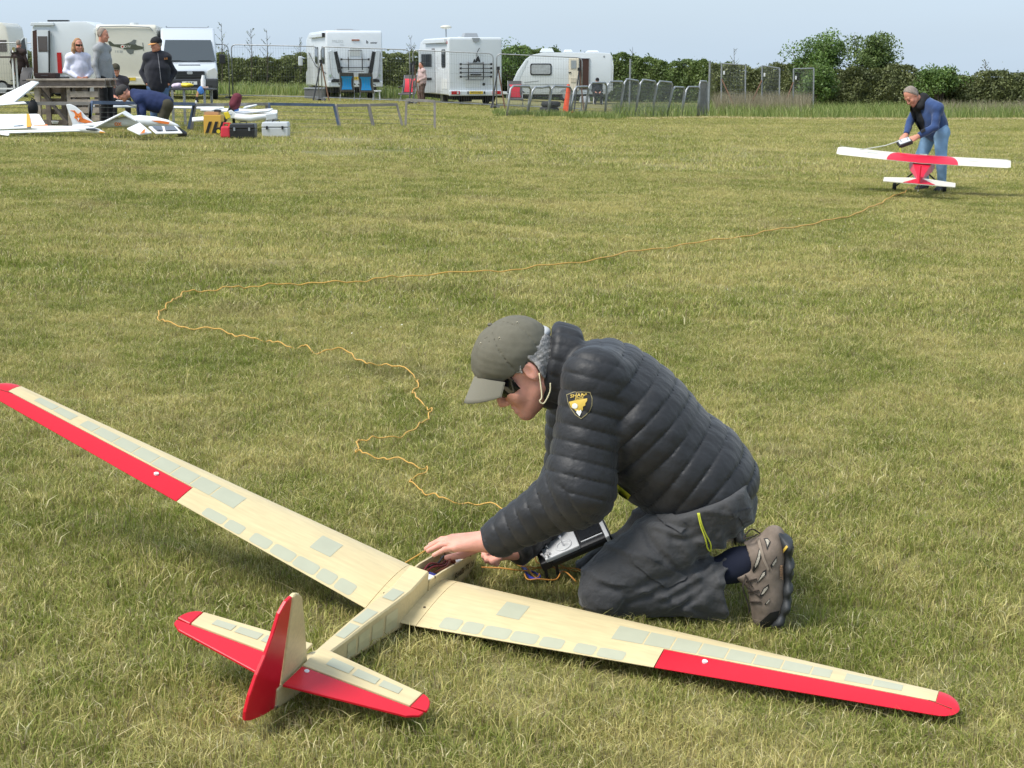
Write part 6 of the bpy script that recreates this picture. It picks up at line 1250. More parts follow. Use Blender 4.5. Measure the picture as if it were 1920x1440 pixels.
# ================================================================ people and gear on the left, chairs at the back
def stand(px, py, Y, face, head=None, arms='down', lean=0.):
    """joints of a standing figure whose head is seen at that pixel; face: 0 = towards us, 90 = to the right"""
    H = W(px, py, Y); g = T(H[0], H[1]); s = (H[2] + .12 - g)/1.75; a = R(face); F = V([math.sin(a), -math.cos(a), 0]); r = V([F[1]*-1, F[0], 0])*-1; ha = R(face if head is None else head); hf_ = V([math.sin(ha), -math.cos(ha), -.08]); up = V([0, 0, 1.])
    base = H - F*lean*.3; at = lambda f, side, z: V([base[0], base[1], 0]) + F*f*s + r*side*s + up*(H[2] - z*s)
    sh = [at(-.03, q*.172, .255) for q in (1, -1)]; hp = [at(-.02, q*.095, .80) for q in (1, -1)]
    if arms == 'pockets': el = [at(-.08, q*.31, .53) for q in (1, -1)]; wr = [at(.05, q*.20, .74) for q in (1, -1)]; hd_ = [at(.02, q*.09, .80) for q in (1, -1)]
    elif arms == 'front': el = [at(-.06, q*.265, .53) for q in (1, -1)]; wr = [at(.16, q*.09, .66) for q in (1, -1)]; hd_ = [at(.20, q*.0, .72) for q in (1, -1)]
    elif arms == 'back': el = [at(-.10, q*.24, .52) for q in (1, -1)]; wr = [at(-.12, q*.12, .76) for q in (1, -1)]; hd_ = [at(-.14, q*.02, .84) for q in (1, -1)]
    else: el = [at(-.05, q*.27, .54) for q in (1, -1)]; wr = [at(.03, q*.27, .78) for q in (1, -1)]; hd_ = [at(.06, q*.23, .94) for q in (1, -1)]
    z0 = lambda p: V([p[0], p[1], T(p[0], p[1])]); an = [z0(at(-.02, q*.11, 0)) + up*.09 for q in (1, -1)]
    return dict(head=H, f=hf_, u=up, c7=at(-.05, 0, .18), sh=sh, el=el, wr=wr, hd=hd_, hp=hp, kn=[(hp[i] + an[i])/2 + F*.03 for i in (0, 1)], an=an, toe=[an[i] + F*.17 - up*.055 for i in (0, 1)], s=1., palm=F)
figure('woman in pale lavender sweatshirt with long hair and sunglasses by the bench', stand(146, 84, 30.6, 35, 45, 'front'), dict(top=m_lav, legs=m_dark, hair=m_fair, long=.16, shades=True, loose=.010, fat=.92, hem=.12), .011)
figure('grey-haired man in grey jersey jacket beside the woman', stand(193, 65, 30.4, 75, 85, 'down'), dict(top=m_greyj, legs=m_dark, hair=m_greyhair, loose=.010, fat=1.0, hem=.10), .011)
capj = stand(293, 83, 29.6, 5, -45, 'pockets'); capm, capt = figure('stout man in dark navy fleece, jeans and black cap', capj, dict(top=m_dknavy, legs=m_denim, hair=m_greyhair, hat='cap', hatm=m_dark, peakm=M('orange_peak', (.62, .30, .10), .8), loose=.028, fat=1.16, hem=.18), .011)
surface_text('chest_lettering', bvh_of(capt), 'l.lII', 5.2, 311, 110, R(-4), M('orange_print', (.7, .28, .08), .6), capm, .008, .08); cbv = bvh_of(capt); z_ = [hit(cbv, 296 + k*.8, 100 + k*7, .006) for k in range(9)]; MB().tube([p for p in z_ if p is not None], .006, 5).build('zip', M('zip_grey', (.2, .2, .22), .5), capm, True)
bk, bkt = figure('man in dark brown jacket seen from behind at the far left', stand(35, 82, 57, 165, None, 'down'), dict(top=m_brownj, legs=m_dark, hair=m_greyhair, loose=.03, fat=1.1, hem=.14), .014)
cloth_patch('back_print', bvh_of(bkt), [(23, 88), (30, 87), (31, 97), (23, 98)], m_white, bk, .02, 1.5)
# seated man in a flat cap
def sit(px, py, Y, face, seat=.44):
    H = W(px, py, Y); g = T(H[0], H[1]); a = R(face); F = V([math.sin(a), -math.cos(a), 0]); r = V([math.cos(a), math.sin(a), 0]); up = V([0, 0, 1.]); b = H*1.; at = lambda f, q, z: b + F*f + r*q - up*z; hp = [at(-.05, q*.10, .68) for q in (-1, 1)]
    kn = [h + F*.42 + r*q*.05 + up*.03 for h, q in zip(hp, (-1, 1))]; an = [V([k[0], k[1], T(k[0], k[1]) + .09]) + F*.02 for k in kn]
    return dict(head=H, f=F + V([0, 0, -.1]), u=up, c7=at(-.06, 0, .17), sh=[at(-.04, q*.18, .24) for q in (-1, 1)], el=[at(.0, q*.25, .50) for q in (-1, 1)], wr=[at(.24, q*.12, .56) for q in (-1, 1)], hd=[at(.36, q*.06, .60) for q in (-1, 1)], hp=hp, kn=kn, an=an, toe=[p + F*.16 - up*.055 for p in an], palm=up)
figure('seated man in a flat cap and dark coat behind the pallet bench', sit(217, 131, 34.5, 25), dict(top=M('dark_grey_coat', srgb(70, 64, 68), .9, nz=(10, .2)), legs=m_dark, hair=m_greyhair, hat='flat', hatm=m_olive, loose=.03), .011)
figure('figure in dark clothes and cap seated beside the caravan', sit(1120, 151, 78, 5), dict(top=m_dknavy, legs=m_dark, hair=m_greyhair, hat='cap', hatm=m_dark, loose=.03, fat=1.1), .018)
# kneeling man in navy, working on the white plane
KN = 27.6; Kp = lambda x, y, o=0.: W(x, y, KN + o); gk = lambda px, o: GX(px, KN + o)
figure('kneeling man in navy sweatshirt and dark beanie bent over the white plane', dict(head=Kp(231, 174), f=[-.72, -.25, -.65], u=[-.65, -.1, .75], c7=Kp(252, 176), sh=[Kp(262, 186, -.16), Kp(262, 181, .18)], el=[Kp(268, 208, -.22), Kp(262, 206, .2)], wr=[Kp(270, 226, -.24), Kp(262, 226, .15)], hd=[Kp(270, 236, -.30), Kp(260, 236, .1)], hp=[Kp(312, 198, -.10), Kp(310, 196, .10)], kn=[gk(300, -.14) + V([0, 0, .09]), gk(298, .12) + V([0, 0, .09])], an=[gk(338, -.14) + V([0, 0, .10]), gk(338, .12) + V([0, 0, .10])], toe=[gk(347, -.14) + V([0, 0, .05]), gk(347, .12) + V([0, 0, .05])], palm=V([-1., 0, 0])),
    dict(top=m_navy, legs=m_olive, hair=None, hat='beanie', hatm=M('charcoal_knit', (.045, .042, .04), .95), loose=.025, fat=1.12, hem=.10), .011)
# person stooping at the right motorhome's door
pn = stand(790, 122, 62.6, -60, None, 'front'); figure('person in pink top and brown trousers at the open motorhome door', pn, dict(top=M('dusty_pink_cloth', srgb(186, 160, 156), .9), legs=M('brown_cloth', srgb(92, 72, 64), .9), hair=M('dark_hair', (.03, .025, .02), .7), loose=.02, fat=1.05), .016)
# ---------------------------------------------------------------- folding chairs
def camp_chair(label, px, Y, face, fabric, grey, group=None, hb=1.08):
    g = GX(px, Y); c = thing('camping_chair', label, 'chair', g, R(face), group); w = .27
    MB().add([(-w, .02, .42), (w, .02, .42), (w, .46, .38), (-w, .46, .38), (-w, .02, .38), (w, .02, .38), (w, .46, .34), (-w, .46, .34)], [(0, 1, 2, 3), (7, 6, 5, 4), (0, 4, 5, 1), (1, 5, 6, 2), (2, 6, 7, 3), (3, 7, 4, 0)]).build('seat', grey, c)
    bk_ = MB(); rows = [(.40, .05, 1.), (.62, .03, .92), (.85, -.04, .95), (hb-.12, -.12, 1.), (hb, -.16, .92)]; bk_.loft([[(-w*k, y-.03, z), (w*k, y-.03, z), (w*k, y+.01, z), (-w*k, y+.01, z)] for z, y, k in rows]); bk_.build('backrest', grey, c, smooth=30)
    MB().loft([[(-w*k, y-.045, z), (w*k, y-.045, z), (w*k, y+.025, z), (-w*k, y+.025, z)] for z, y, k in [(.44, .047, .75), (.62, .03, .62), (.85, -.04, .66), (hb-.14, -.115, .85)]]).build('padded_panel', fabric, c, smooth=30)
    for s in (-1, 1):
        MB().tube([(s*w, .46, 0), (s*w, .08, .42), (s*w, -.16, hb)], .013, 6).build('leg', m_galv, c); MB().tube([(s*w, -.18, 0), (s*w, .40, .40)], .013, 6).build('leg', m_galv, c); MB().bar((s*(w+.03), -.02, .66), (s*(w+.03), .40, .62), .05, .03).build('armrest', m_blk, c)
m_bluf = M('bright_blue_fabric', (.02, .34, .82), .7); m_redf = M('red_fabric', (.62, .02, .045), .7); m_gryf = M('dark_grey_fabric', (.09, .085, .085), .8)
camp_chair('left of two bright blue camping chairs behind the left motorhome', 651, 60.5, 4, m_bluf, m_gryf, 'blue camping chairs'); camp_chair('right of two bright blue camping chairs behind the left motorhome', 687, 60.5, -4, m_bluf, m_gryf, 'blue camping chairs')
camp_chair('red and grey camping chair left of the right motorhome', 768, 60.2, 160, m_redf, m_gryf, 'red camping chairs'); camp_chair('red and grey camping chair between the motorhome and the caravan', 966, 59.6, 185, m_redf, m_gryf, 'red camping chairs', 1.05)
st = thing('stool', 'small white stool beside the right blue chair', 'stool', GX(706, 61)); g = GX(706, 61); MB().box((g[0], g[1], g[2]+.42), (.36, .36, .05)).build('seat', m_white, st, True)
for a in (-.14, .14):
    for b in (-.14, .14): MB().bar((g[0]+a, g[1]+b, g[2]), (g[0]+a*.8, g[1]+b*.8, g[2]+.42), .035).build('leg', m_white, st, True)
g = GX(590, 61.5); gb_ = thing('storage_box', 'grey storage box beside the left motorhome front wheel', 'box', g); MB().box((g[0], g[1], g[2]+.20), (.75, .5, .40)).build('box', m_conc, gb_, True, bevel=.03); MB().box((g[0], g[1], g[2]+.43), (.79, .54, .06)).build('lid', m_gryt, gb_, True, bevel=.02)
g = GX(1121, 78.6); ch = thing('folding_chair', 'pale folding chair under the figure by the caravan', 'chair', g); MB().box((g[0], g[1]-.1, g[2]+.42), (.5, .46, .05)).build('seat', m_gryt, ch, True); MB().box((g[0], g[1]+.16, g[2]+.75), (.5, .05, .45)).build('backrest', m_gryt, ch, True)
for a in (-.22, .22):
    for b in (-.3, .15): MB().bar((g[0]+a, g[1]+b, g[2]), (g[0]+a, g[1]+b*.6, g[2]+.42), .03).build('leg', m_white, ch, True)
# orange post, tyres
g = GX(1064, 55.8); oc = thing('traffic_cone', 'tall orange traffic cone in front of the caravan wheel', 'cone', g); MB().box((g[0], g[1], g[2]+.04), (.48, .48, .08)).build('base', MATS['orange_cloth'], oc, True, bevel=.02); tz = W(1066, 158, 55.8)[2]; MB().tube([g + V([0, 0, .08]), V([g[0]+.03, g[1], tz])], [.17, .05], 16).build('cone', MATS['orange_cloth'], oc, True, smooth=40)
for k, lb in enumerate(('lower of two old black tyres lying behind the barriers', 'upper of two old black tyres lying behind the barriers')):
    g = GX(1030 + k*3, 55.5); t_ = thing('old_tyre', lb, 'tyre', g + V([0, 0, .2*k]), group='stacked old tyres'); z = g[2] + .11 + .20*k
    MB().tube([(g[0] + .25*math.cos(a), g[1] + .25*math.sin(a), z) for a in np.linspace(0, 2*PI, 21)[:-1]], .105, 8, closed=True).build('tyre', MATS['tyre_rubber'], t_, True, smooth='all')
# ---------------------------------------------------------------- pallet bench
m_pal = M('weathered_wood', srgb(168, 156, 142), .85, nz=(12, .22), bump=(60, .4, .004)); m_pal2 = M('dark_weathered_wood', srgb(124, 114, 106), .9, nz=(12, .25)); PY = 29.3
pz_ = lambda px, py, o=0.: W(px, py, PY + o); pal = thing('pallet_bench', 'workbench knocked together from weathered wooden pallets', 'bench', GX(140, PY))
tl, trr = pz_(62, 147), pz_(208, 151); ztop = (tl[2] + trr[2])/2; X0, X1 = tl[0], trr[0]; gz_ = T((X0+X1)/2, PY)
for k in range(7): y = PY - .38 + k*.145; MB().box(((X0+X1)/2, y, ztop), (X1-X0, .105, .024)).build('plank', m_pal, pal, True)
for k in range(3): y = PY - .34 + k*.36; MB().box(((X0+X1)/2, y, ztop-.065), (X1-X0-.04, .09, .09)).build('bearer', m_pal2, pal, True)
for k in range(3): y = PY - .40 + k*.40; MB().box(((X0+X1)/2, y, ztop-.128), (X1-X0, .10, .022)).build('plank', m_pal, pal, True)
for k, (pxa, pxb) in enumerate(((142, 194),)):
    xa, xb = pz_(pxa, 170)[0], pz_(pxb, 170)[0]
    for j in range(5): z = gz_ + .06 + j*.145; MB().box(((xa+xb)/2, PY-.38, z), (xb-xa, .022, .105)).build('plank', m_pal, pal, True)
    for x in (xa+.04, (xa+xb)/2, xb-.04): MB().box((x, PY-.33, (gz_ + ztop-.14)/2), (.08, .07, ztop-.14-gz_)).build('upright', m_pal2, pal, True)
xa, xb = pz_(80, 170)[0], pz_(140, 170)[0]
for x in (xa, xb): MB().box((x, PY-.32, (gz_ + ztop-.14)/2), (.10, .09, ztop-.14-gz_)).build('upright', m_pal, pal, True)
MB().bar((xa, PY-.2, ztop-.16), (xb-.1, PY-.2, gz_+.1), .10, .05).build('brace', m_pal2, pal, True)
for j in range(4): MB().box(((xa+xb)/2, PY+.36, gz_ + .10 + j*.20), (xb-xa+.3, .022, .10)).build('plank', m_pal2, pal, True)
for x in (xa, (xa+xb)/2, xb): MB().box((x, PY+.31, (gz_+ztop-.14)/2), (.09, .07, ztop-.14-gz_)).build('upright', m_pal2, pal, True)
kc = thing('black_case', 'flat dark case lying on the pallet bench', 'case', pz_(88, 146)); c_ = pz_(89, 141); MB().box((c_[0], PY, ztop + .07), (.40, .30, .10)).build('case', m_brownj, kc, True, bevel=.02); MB().tube([(c_[0]-.06, PY-.16, ztop+.07), (c_[0]-.06, PY-.19, ztop+.07), (c_[0]+.06, PY-.19, ztop+.07), (c_[0]+.06, PY-.16, ztop+.07)], .01, 5).build('handle', m_blackp, kc, True)
# ---------------------------------------------------------------- model aircraft in the pits
m_foam = M('white_foam', srgb(228, 230, 230), .5, nz=(8, .03)); m_of = M('orange_film', (.80, .20, .03), .45); m_oy = M('amber_film', (.75, .34, .04), .45); m_can = M('grey_canopy', (.09, .10, .12), .12); m_ltb = M('pale_blue_window', srgb(206, 216, 228), .4)
FY = 26.7; Fp = lambda x, y, o=0.: W(x, y, FY + o)
def slab(name, poly, Y, t, mat, par, bevel=.008):
    """upright plate of real thickness t, outline given in the plane at distance Y"""
    c = [W(x, y, Y) for x, y in poly]; n = len(c); mb = MB().add([p - V([0, t/2, 0]) for p in c] + [p + V([0, t/2, 0]) for p in c], [tuple(range(n)), tuple(range(2*n-1, n-1, -1))] + [(i, n+i, n+(i+1) % n, (i+1) % n) for i in range(n)]); return mb.build(name, mat, par, True, bevel=bevel, seg=1)
def plate(name, quad, t, mat, par):
    """tilted board: four points of the place"""
    c = [V(p, float) for p in quad]; nn = nrm(np.cross(c[1]-c[0], c[3]-c[0])); nn = nn if nn[2] > 0 else -nn; return MB().add(c + [p - nn*t for p in c], [(0, 1, 2, 3), (7, 6, 5, 4), (0, 4, 5, 1), (1, 5, 6, 2), (2, 6, 7, 3), (3, 7, 4, 0)]).build(name, mat, par, True, bevel=min(.008, t*.3), seg=1)
fx = thing('model_aircraft', 'white foam model plane with an orange fox on its fin', 'model aircraft', GX(235, FY))
fb_ = [(136, 236, .025), (160, 236, .04), (195, 233, .055), (230, 229, .085), (262, 227, .10), (290, 229, .095), (315, 232, .065), (332, 236, .028), (337, 238, .008)]
MB().tube([Fp(x, y) for x, y, r in fb_], [r for *_, r in fb_], 12).build('fuselage', m_foam, fx, True, smooth='all')
fn = slab('fin', [(124, 196), (131, 195), (141, 199), (152, 208), (162, 219), (174, 228), (180, 233), (140, 241), (136, 232), (130, 214)], FY, .035, m_foam, fx)
slab('orange_swoosh', [(131, 207), (140, 207), (146, 214), (156, 222), (174, 229), (160, 231), (150, 229), (143, 217), (138, 210)], FY-.022, .006, m_of, fn, 0)
slab('fox_emblem', [(139, 209), (143, 213), (148, 213), (152, 209), (153, 217), (155, 222), (150, 224), (147, 229), (144, 224), (139, 221), (141, 216)], FY-.030, .006, m_of, fn, 0); slab('fox_muzzle', [(145, 221), (149, 221), (147, 227)], FY-.036, .004, m_foam, fn, 0)
for a in (143.5, 149): slab('fox_mark', [(a, 217), (a+2, 218), (a+.6, 219.5)], FY-.036, .004, m_blackp, fn, 0)
lettering('lettering', 'OX', .075, m_of, Fp(221, 233, -.115), (1, 0, 0), (0, 0, 1), fx, .004)
slab('orange_side_flash', [(284, 226), (300, 226), (318, 229), (316, 233), (300, 231)], FY-.095, .008, m_of, fx, 0)
plate('wing', [Fp(172, 240, -.25), Fp(228, 211, -.25), Fp(234, 208, .25), Fp(180, 234, .25)], .03, m_foam, fx); plate('wing', [Fp(228, 210, -.22), Fp(256, 226, -.2), Fp(258, 222, .2), Fp(235, 207, .22)], .03, m_foam, fx)
pa_ = thing('detached_wing_panel', 'short white wing panel with orange swoosh lying before the fox plane', 'wing panel', GX(262, 26.2)); plate('panel', [W(238, 240, 26.1) , W(262, 251, 25.9), W(285, 248, 26.1), W(262, 229, 26.5)], .03, m_foam, pa_); plate('swoosh', [W(263, 250, 25.88), W(271, 249, 25.92), W(273, 241, 26.08), W(268, 244, 26.0)], .004, m_of, pa_)
cp = thing('canopy', 'loose clear canopy with white frame on the grass', 'canopy', GX(312, 26.0)); plate('frame', [W(278, 237, 26.4), W(292, 249, 26.0), W(342, 248, 26.0), W(330, 236, 26.4)], .03, m_foam, cp)
plate('glazing', [W(284, 238, 26.34), W(294, 246, 26.06), W(305, 246.5, 26.06), W(303, 238, 26.34)], .006, m_can, cp).location.z += .02; plate('glazing', [W(308, 238, 26.34), W(310, 246.5, 26.06), W(334, 246, 26.06), W(326, 238, 26.34)], .006, m_can, cp).location.z += .02
lp_ = thing('model_aircraft', 'long slender white model glider lying at the left edge', 'model aircraft', GX(90, 26.1))
plate('wing', [W(-40, 250, 25.9), W(165, 244, 26.2), W(165, 240, 26.5), W(-40, 246, 26.2)], .02, m_foam, lp_); MB().tube([W(60, 239, 26.4), W(120, 241, 26.3), W(165, 243, 26.2), W(185, 246, 26.1), W(197, 248.5, 26.05)], [.03, .045, .055, .04, .008], 10).build('fuselage', m_foam, lp_, True, smooth='all'); slab('canopy', [(160, 240.5), (176, 240), (188, 243.5), (178, 245.5), (163, 244)], 26.08, .05, m_can, lp_); slab('nose_tip', [(186, 246), (194, 247), (198, 249), (188, 250)], 26.03, .05, m_oy, lp_)
plate('wing_tip', [W(0, 251, 25.8), W(16, 253, 25.7), W(18, 250, 25.8), W(0, 248, 26)], .02, m_foam, lp_)
wpn = thing('detached_wing_panel', 'white wing panel with amber stripe and pale window propped at the far left', 'wing panel', GX(40, 26.9)); Lq = lambda x, y: W(x, y, 26.6 + (243-y)*.018)
plate('panel', [Lq(-40, 243), Lq(84, 238), Lq(70, 213), Lq(-40, 214)], .03, m_foam, wpn); plate('stripe', [W(50, 238, 26.67), W(60, 237, 26.67), W(55, 213.5, 27.1), W(50, 213.5, 27.1)], .004, m_oy, wpn).location.y -= .012; plate('window', [W(25, 236, 26.7), W(44, 234, 26.72), W(36, 221.5, 26.95), W(18, 222.5, 26.93)], .004, m_ltb, wpn).location.y -= .012; plate('aileron', [W(75, 237, 26.66), W(88, 237, 26.66), W(74, 214, 27.08), W(67, 214, 27.08)], .01, m_foam, wpn).location.y -= .014
plate('amber_tip', [W(60, 237, 26.6), W(90, 235, 26.6), W(88, 233, 26.64), W(64, 234, 26.64)], .01, m_of, wpn)
rw = thing('detached_wing_panel', 'large white wing panel leaning up at the far left', 'wing panel', GX(10, 27.8)); plate('panel', [W(-60, 210, 27.5), W(26, 191, 27.6), W(73, 153, 28.1), W(60, 151, 28.2), W(-60, 206, 27.9)][:4], .035, m_foam, rw); plate('panel_flap', [W(-40, 196, 27.45), W(45, 190, 27.5), W(50, 193, 27.4), W(-40, 199, 27.4)], .02, m_foam, rw)
g = GX(62, 27.6); bp = thing('backpack', 'dark backpack beside the white wing panels', 'bag', g); implicit('bag', lambda P: ell(P, W(62, 203, 27.6), (.09, .10, .15)) + .008*vnoise(P, 20, 3), W(62, 203, 27.6) - .25, W(62, 203, 27.6) + .25, .014, m_dark, bp); MB().tube([W(58, 190, 27.55), W(60, 184, 27.55), W(66, 188, 27.55)], .012, 5).build('strap', m_dark, bp, True)
bt2 = thing('plastic_tub', 'small white tub on the grass by the pallets', 'tub', GX(103, 28)); MB().tube([W(103, 232, 28.0), W(103, 227, 28.0)], [.05, .07], 12).build('tub', m_white, bt2, True, smooth=40)
# more aircraft and gear to the right of the kneeling man
for nm, y0, q, lb in (('a', 0, [(376, 206, 30.6), (520, 212, 30.2), (520, 206, 30.6), (376, 201, 31)], 'long white wing lying behind the striped box'), ('b', 0, [(430, 214, 29.6), (505, 207, 29.8), (512, 203, 30.2), (440, 208, 30.2)], 'white wing panel lying behind the black tool case'), ('c', 0, [(455, 203, 31.2), (478, 197, 31.4), (482, 195, 31.7), (458, 199, 31.7)], 'small white wing tip leaning at the low rail'), ('d', 0, [(360, 226, 29.0), (384, 224, 29.0), (384, 218, 29.3), (360, 220, 29.3)], 'white wing tip sticking out left of the striped box')):
    r_ = thing('detached_wing_panel', lb, 'wing panel', GX(q[0][0], q[0][2])); plate('panel', [W(*p) for p in q], .03, m_foam, r_); plate('trailing_edge', [W(q[0][0], q[0][1]+.6, q[0][2]-.02), W(q[1][0], q[1][1]+.6, q[1][2]-.02), W(q[1][0], q[1][1], q[1][2]-.02), W(q[0][0], q[0][1], q[0][2]-.02)], .012, m_gryt, r_)
ap = thing('model_aircraft', 'white model plane with a yellow panel behind the black case', 'model aircraft', GX(450, 29.6)); MB().tube([W(432, 210, 29.9), W(445, 220, 29.6), (W(470, 222, 29.5)), W(500, 218, 29.6), W(518, 214, 29.7)], [.02, .06, .07, .05, .03], 10).build('fuselage', m_foam, ap, True, smooth='all'); slab('fin', [(428, 208), (434, 206), (444, 214), (446, 222), (432, 222)], 29.6, .03, m_foam, ap); slab('yellow_panel', [(419, 211), (428, 209), (433, 220), (424, 224)], 29.45, .03, M('yellow_film', (.78, .60, .03), .5), ap); slab('nose_block', [(499, 214), (519, 212), (520, 222), (500, 226)], 29.5, .12, M('pale_grey_shell', srgb(196, 200, 202), .4), ap)
bg_ = thing('maroon_bag', 'maroon bag hung on a black field stand', 'bag', GX(432, 29.8)); implicit('bag', lambda P: cone(P, W(440, 196, 29.8), W(444, 183, 29.8), .11, .09) + .02*vnoise(P, 18, 6), W(440, 190, 29.8) - .32, W(440, 190, 29.8) + .32, .016, M('maroon_cloth', srgb(96, 34, 48), .85, nz=(9, .25)), bg_)
fs2 = thing('field_stand', 'black slanted field stand behind the striped box', 'stand', GX(415, 29.9)); MB().bar(GX(411, 29.8), W(440, 188, 29.9), .10, .06).build('mast', m_blk, fs2, True); MB().bar(GX(440, 30.2), W(436, 196, 30.0), .05, .05).build('leg', m_blk, fs2, True); MB().box(GX(411, 29.8) + V([0, 0, .03]), (.35, .35, .05)).build('foot', m_blk, fs2, True)
bcl = thing('blue_cloth', 'crumpled bright blue cloth beside the maroon bag', 'cloth', GX(440, 30.4)); implicit('cloth', lambda P: ell(P, W(438, 207, 30.2), (.11, .08, .09)) + .025*vnoise(P, 22, 9), W(438, 207, 30.2) - .22, W(438, 207, 30.2) + .22, .014, M('cobalt_cloth', (.015, .13, .42), .8), bcl)
# striped field box
sb = thing('field_box', 'amber field box with black diagonal stripes and a small wheel', 'box', GX(398, 28.6)); a0, a1 = W(381, 238, 28.4), W(414, 238, 28.4); za = GX(398, 28.4)[2]; zb = W(398, 216, 28.4)[2]; wd_ = a1[0]-a0[0]; cx_ = (a0[0]+a1[0])/2; MB().box((cx_, 28.6, (za+zb)/2), (wd_, .32, zb-za)).build('box', M('amber_ply', (.72, .42, .07), .6), sb, True, bevel=.01); 
for k in range(3): x = cx_ - wd_*.42 + k*.115; h_ = (zb-za); MB().prism([(x, za+.03), (x+.055, za+.03), (x+.13, zb-h_*.32), (x+.075, zb-h_*.32)], 28.428, 28.437, 'y').build('stripe', m_blk, sb, True)
MB().cyl((cx_+wd_*.36, 28.43, za+.07), (cx_+wd_*.36, 28.40, za+.07), .07, 16).build('wheel', MATS['tyre_rubber'], sb, True); MB().cyl((cx_+wd_*.36, 28.398, za+.07), (cx_+wd_*.36, 28.39, za+.07), .035, 12).build('hub', M('yellow_film', (.78, .60, .03), .5), sb, True); MB().box((cx_-.02, 28.6, zb+.03), (wd_*.8, .25, .05)).build('tray', M('tan_tray', srgb(196, 150, 110), .7), sb, True); MB().box((cx_+.08, 28.6, zb+.07), (.12, .08, .04)).build('lid', m_blk, sb, True)
rc_ = thing('fuel_can', 'red plastic fuel can beside the black tool case', 'can', GX(425, 27.8)); c1 = GX(425, 27.8); MB().box((c1[0], c1[1], c1[2]+.10), (.19, .24, .20), taper=(.85, .85)).build('can', M('red_plastic', (.62, .03, .05), .4), rc_, True, bevel=.03); MB().tube([(c1[0]-.05, c1[1], c1[2]+.20), (c1[0]-.04, c1[1], c1[2]+.25), (c1[0]+.04, c1[1], c1[2]+.25), (c1[0]+.05, c1[1], c1[2]+.20)], .016, 6).build('handle', MATS['red_plastic'], rc_, True); MB().cyl((c1[0]+.06, c1[1], c1[2]+.2), (c1[0]+.07, c1[1], c1[2]+.26), .022, 8).build('spout', MATS['orange_cloth'], rc_, True)
def toolbox(label, px0, px1, Y, ptop, mat, lidm, group=None):
    a, b = GX(px0, Y), GX(px1, Y); zt = W(px0, ptop, Y)[2]; w = b[0]-a[0]; h = zt - a[2]; t = thing('tool_case', label, 'case', (a+b)/2, group=group); c = (a+b)/2
    MB().box((c[0], c[1], a[2] + h*.31), (w, .30, h*.62), taper=(1.03, 1.03)).build('tray', mat, t, True, bevel=.015); MB().box((c[0], c[1], a[2] + h*.82), (w*1.05, .32, h*.34), taper=(.94, .9)).build('lid', lidm, t, True, bevel=.02)
    for q in (-.3, .3): MB().box((c[0] + w*q, c[1]-.165, a[2]+h*.62), (w*.07, .02, h*.22)).build('latch', m_blk if lidm is not m_blackp else m_gryt, t, True)
    MB().tube([(c[0]-w*.14, c[1], zt-.01), (c[0]-w*.12, c[1], zt+.03), (c[0]+w*.12, c[1], zt+.03), (c[0]+w*.14, c[1], zt-.01)], .01, 6).build('handle', m_blk, t, True)
toolbox('black plastic tool case on the grass beside the red can', 434, 480, 27.7, 231, m_blackp, m_blackp); toolbox('pale grey tool case on the grass, rightmost of the gear', 494, 542, 28.6, 228, MATS['pale_grey_shell'], MATS['pale_grey_shell']); toolbox('small grey tool case behind the pale grey one', 501, 519, 30.0, 215, m_gryt, MATS['pale_grey_shell'])
# folding table with odds and ends
TY = 32.0; tb_ = thing('folding_table', 'folding table with tools behind the low rail', 'table', GX(362, TY)); ta_, tc_ = W(322, 166, TY), W(402, 168, TY); MB().box(((ta_[0]+tc_[0])/2, TY, (ta_[2]+tc_[2])/2), (tc_[0]-ta_[0], .6, .035)).build('table_top', m_bump, tb_, True)
for px in (326, 348, 386, 399):
    g = GX(px, TY-.22 if px in (348, 386) else TY+.22); MB().bar(g, (g[0], g[1], ta_[2]), .045).build('leg', m_galv, tb_, True)
def small(name, label, cat, px, py, Y, r, mat, seed): o = thing(name, label, cat, W(px, py, Y)); implicit('cloth' if 'cloth' in name or 'bag' in name else 'body', lambda P: ell(P, W(px, py, Y), r) + .012*vnoise(P, 30, seed), W(px, py, Y) - max(r)*1.4, W(px, py, Y) + max(r)*1.4, .012, mat, o); return o
small('yellow_cloth_bundle', 'yellow cloth bundle on the folding table', 'cloth', 350, 160, TY, (.13, .08, .05), M('yellow_film', (.78, .60, .03), .5), 3); small('pale_cloth_bundle', 'pale pink and white cloth on the folding table', 'cloth', 332, 161, TY, (.11, .08, .06), M('pale_pink_cloth', srgb(206, 190, 206), .9), 4); small('hanging_blue_cloth', 'blue cloth hanging from the folding table edge', 'cloth', 376, 170, TY-.33, (.07, .03, .10), M('mid_blue_cloth', srgb(80, 130, 196), .9), 5)
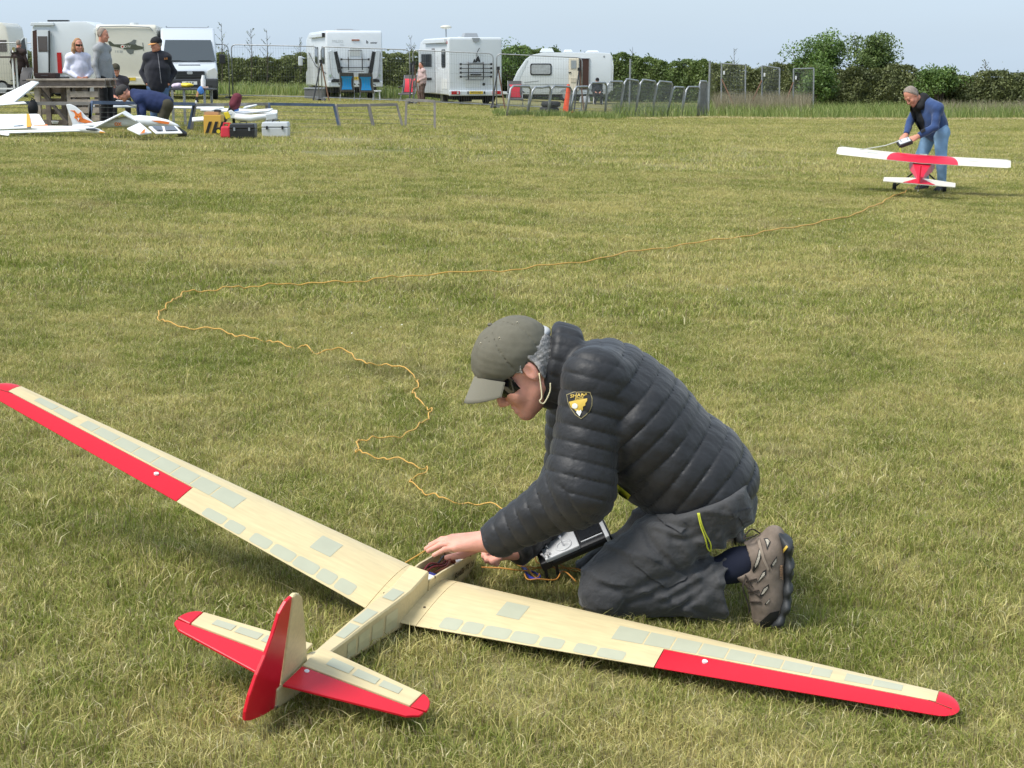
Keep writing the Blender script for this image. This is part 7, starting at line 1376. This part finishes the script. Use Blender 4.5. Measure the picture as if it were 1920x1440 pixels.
bo = thing('spray_bottle', 'white bottle standing on the folding table', 'bottle', W(381, 166, TY)); MB().tube([W(381, 165, TY), W(381, 150, TY), W(381, 145, TY), W(381, 141, TY)], [.05, .05, .035, .03], 12).build('bottle', m_white, bo, True, smooth=40); MB().box(W(383, 163.5, TY-.1), (.16, .08, .03)).build('saucer', M('pinkish_tray', srgb(206, 176, 160), .6), bo, True)
pp = thing('propeller', 'wooden and black propeller hanging from the folding table', 'propeller', W(370, 180, TY-.34)); slab('blade', [(370, 170), (374, 171), (371, 182), (367, 181)], TY-.34, .02, M('tan_tray', srgb(196, 150, 110), .7), pp); slab('blade', [(367, 181), (371, 182), (373, 192), (366, 192)], TY-.34, .02, m_blk, pp); slab('tip', [(366, 188), (369, 189), (370, 194), (365, 194)], TY-.365, .015, m_white, pp)
# folding camp furniture at far left
g = GX(5, 55); ft = thing('folding_table', 'white folding camp table at the far left edge', 'table', g); zt = W(5, 107, 55)[2]; MB().box((g[0], g[1], zt), (1.3, .6, .05)).build('table_top', m_brownj, ft, True)
for a in (-.55, .5): MB().bar((g[0]+a, g[1]-.2, g[2]), (g[0]+a, g[1]-.2, zt), .05).build('leg', m_white, ft, True); MB().bar((g[0]+a, g[1]+.2, g[2]), (g[0]+a, g[1]+.2, zt), .05).build('leg', m_white, ft, True)
MB().bar((g[0]-.5, g[1]-.2, g[2]+.35), (g[0]+.5, g[1]-.2, g[2]+.35), .05).build('stretcher', m_white, ft, True)
camp_chair('dark folding chair behind the man in brown', 50, 56.5, 150, m_gryf, m_gryf)
# model glider resting on the grass behind the rail by the table
gl2 = thing('model_aircraft', 'white model glider lying behind the blue rail under the table', 'model aircraft', GX(290, 30.6)); plate('wing', [W(175, 199, 30.6), W(420, 203, 31.2), W(420, 200, 31.5), W(175, 196.5, 30.9)], .025, m_foam, gl2); MB().tube([W(218, 190, 30.9), W(240, 193, 30.6), W(256, 198, 30.3)], [.02, .05, .04], 8).build('fuselage', m_foam, gl2, True, smooth='all'); slab('fin', [(219, 187), (225, 188), (236, 194), (224, 195)], 30.8, .02, m_foam, gl2)
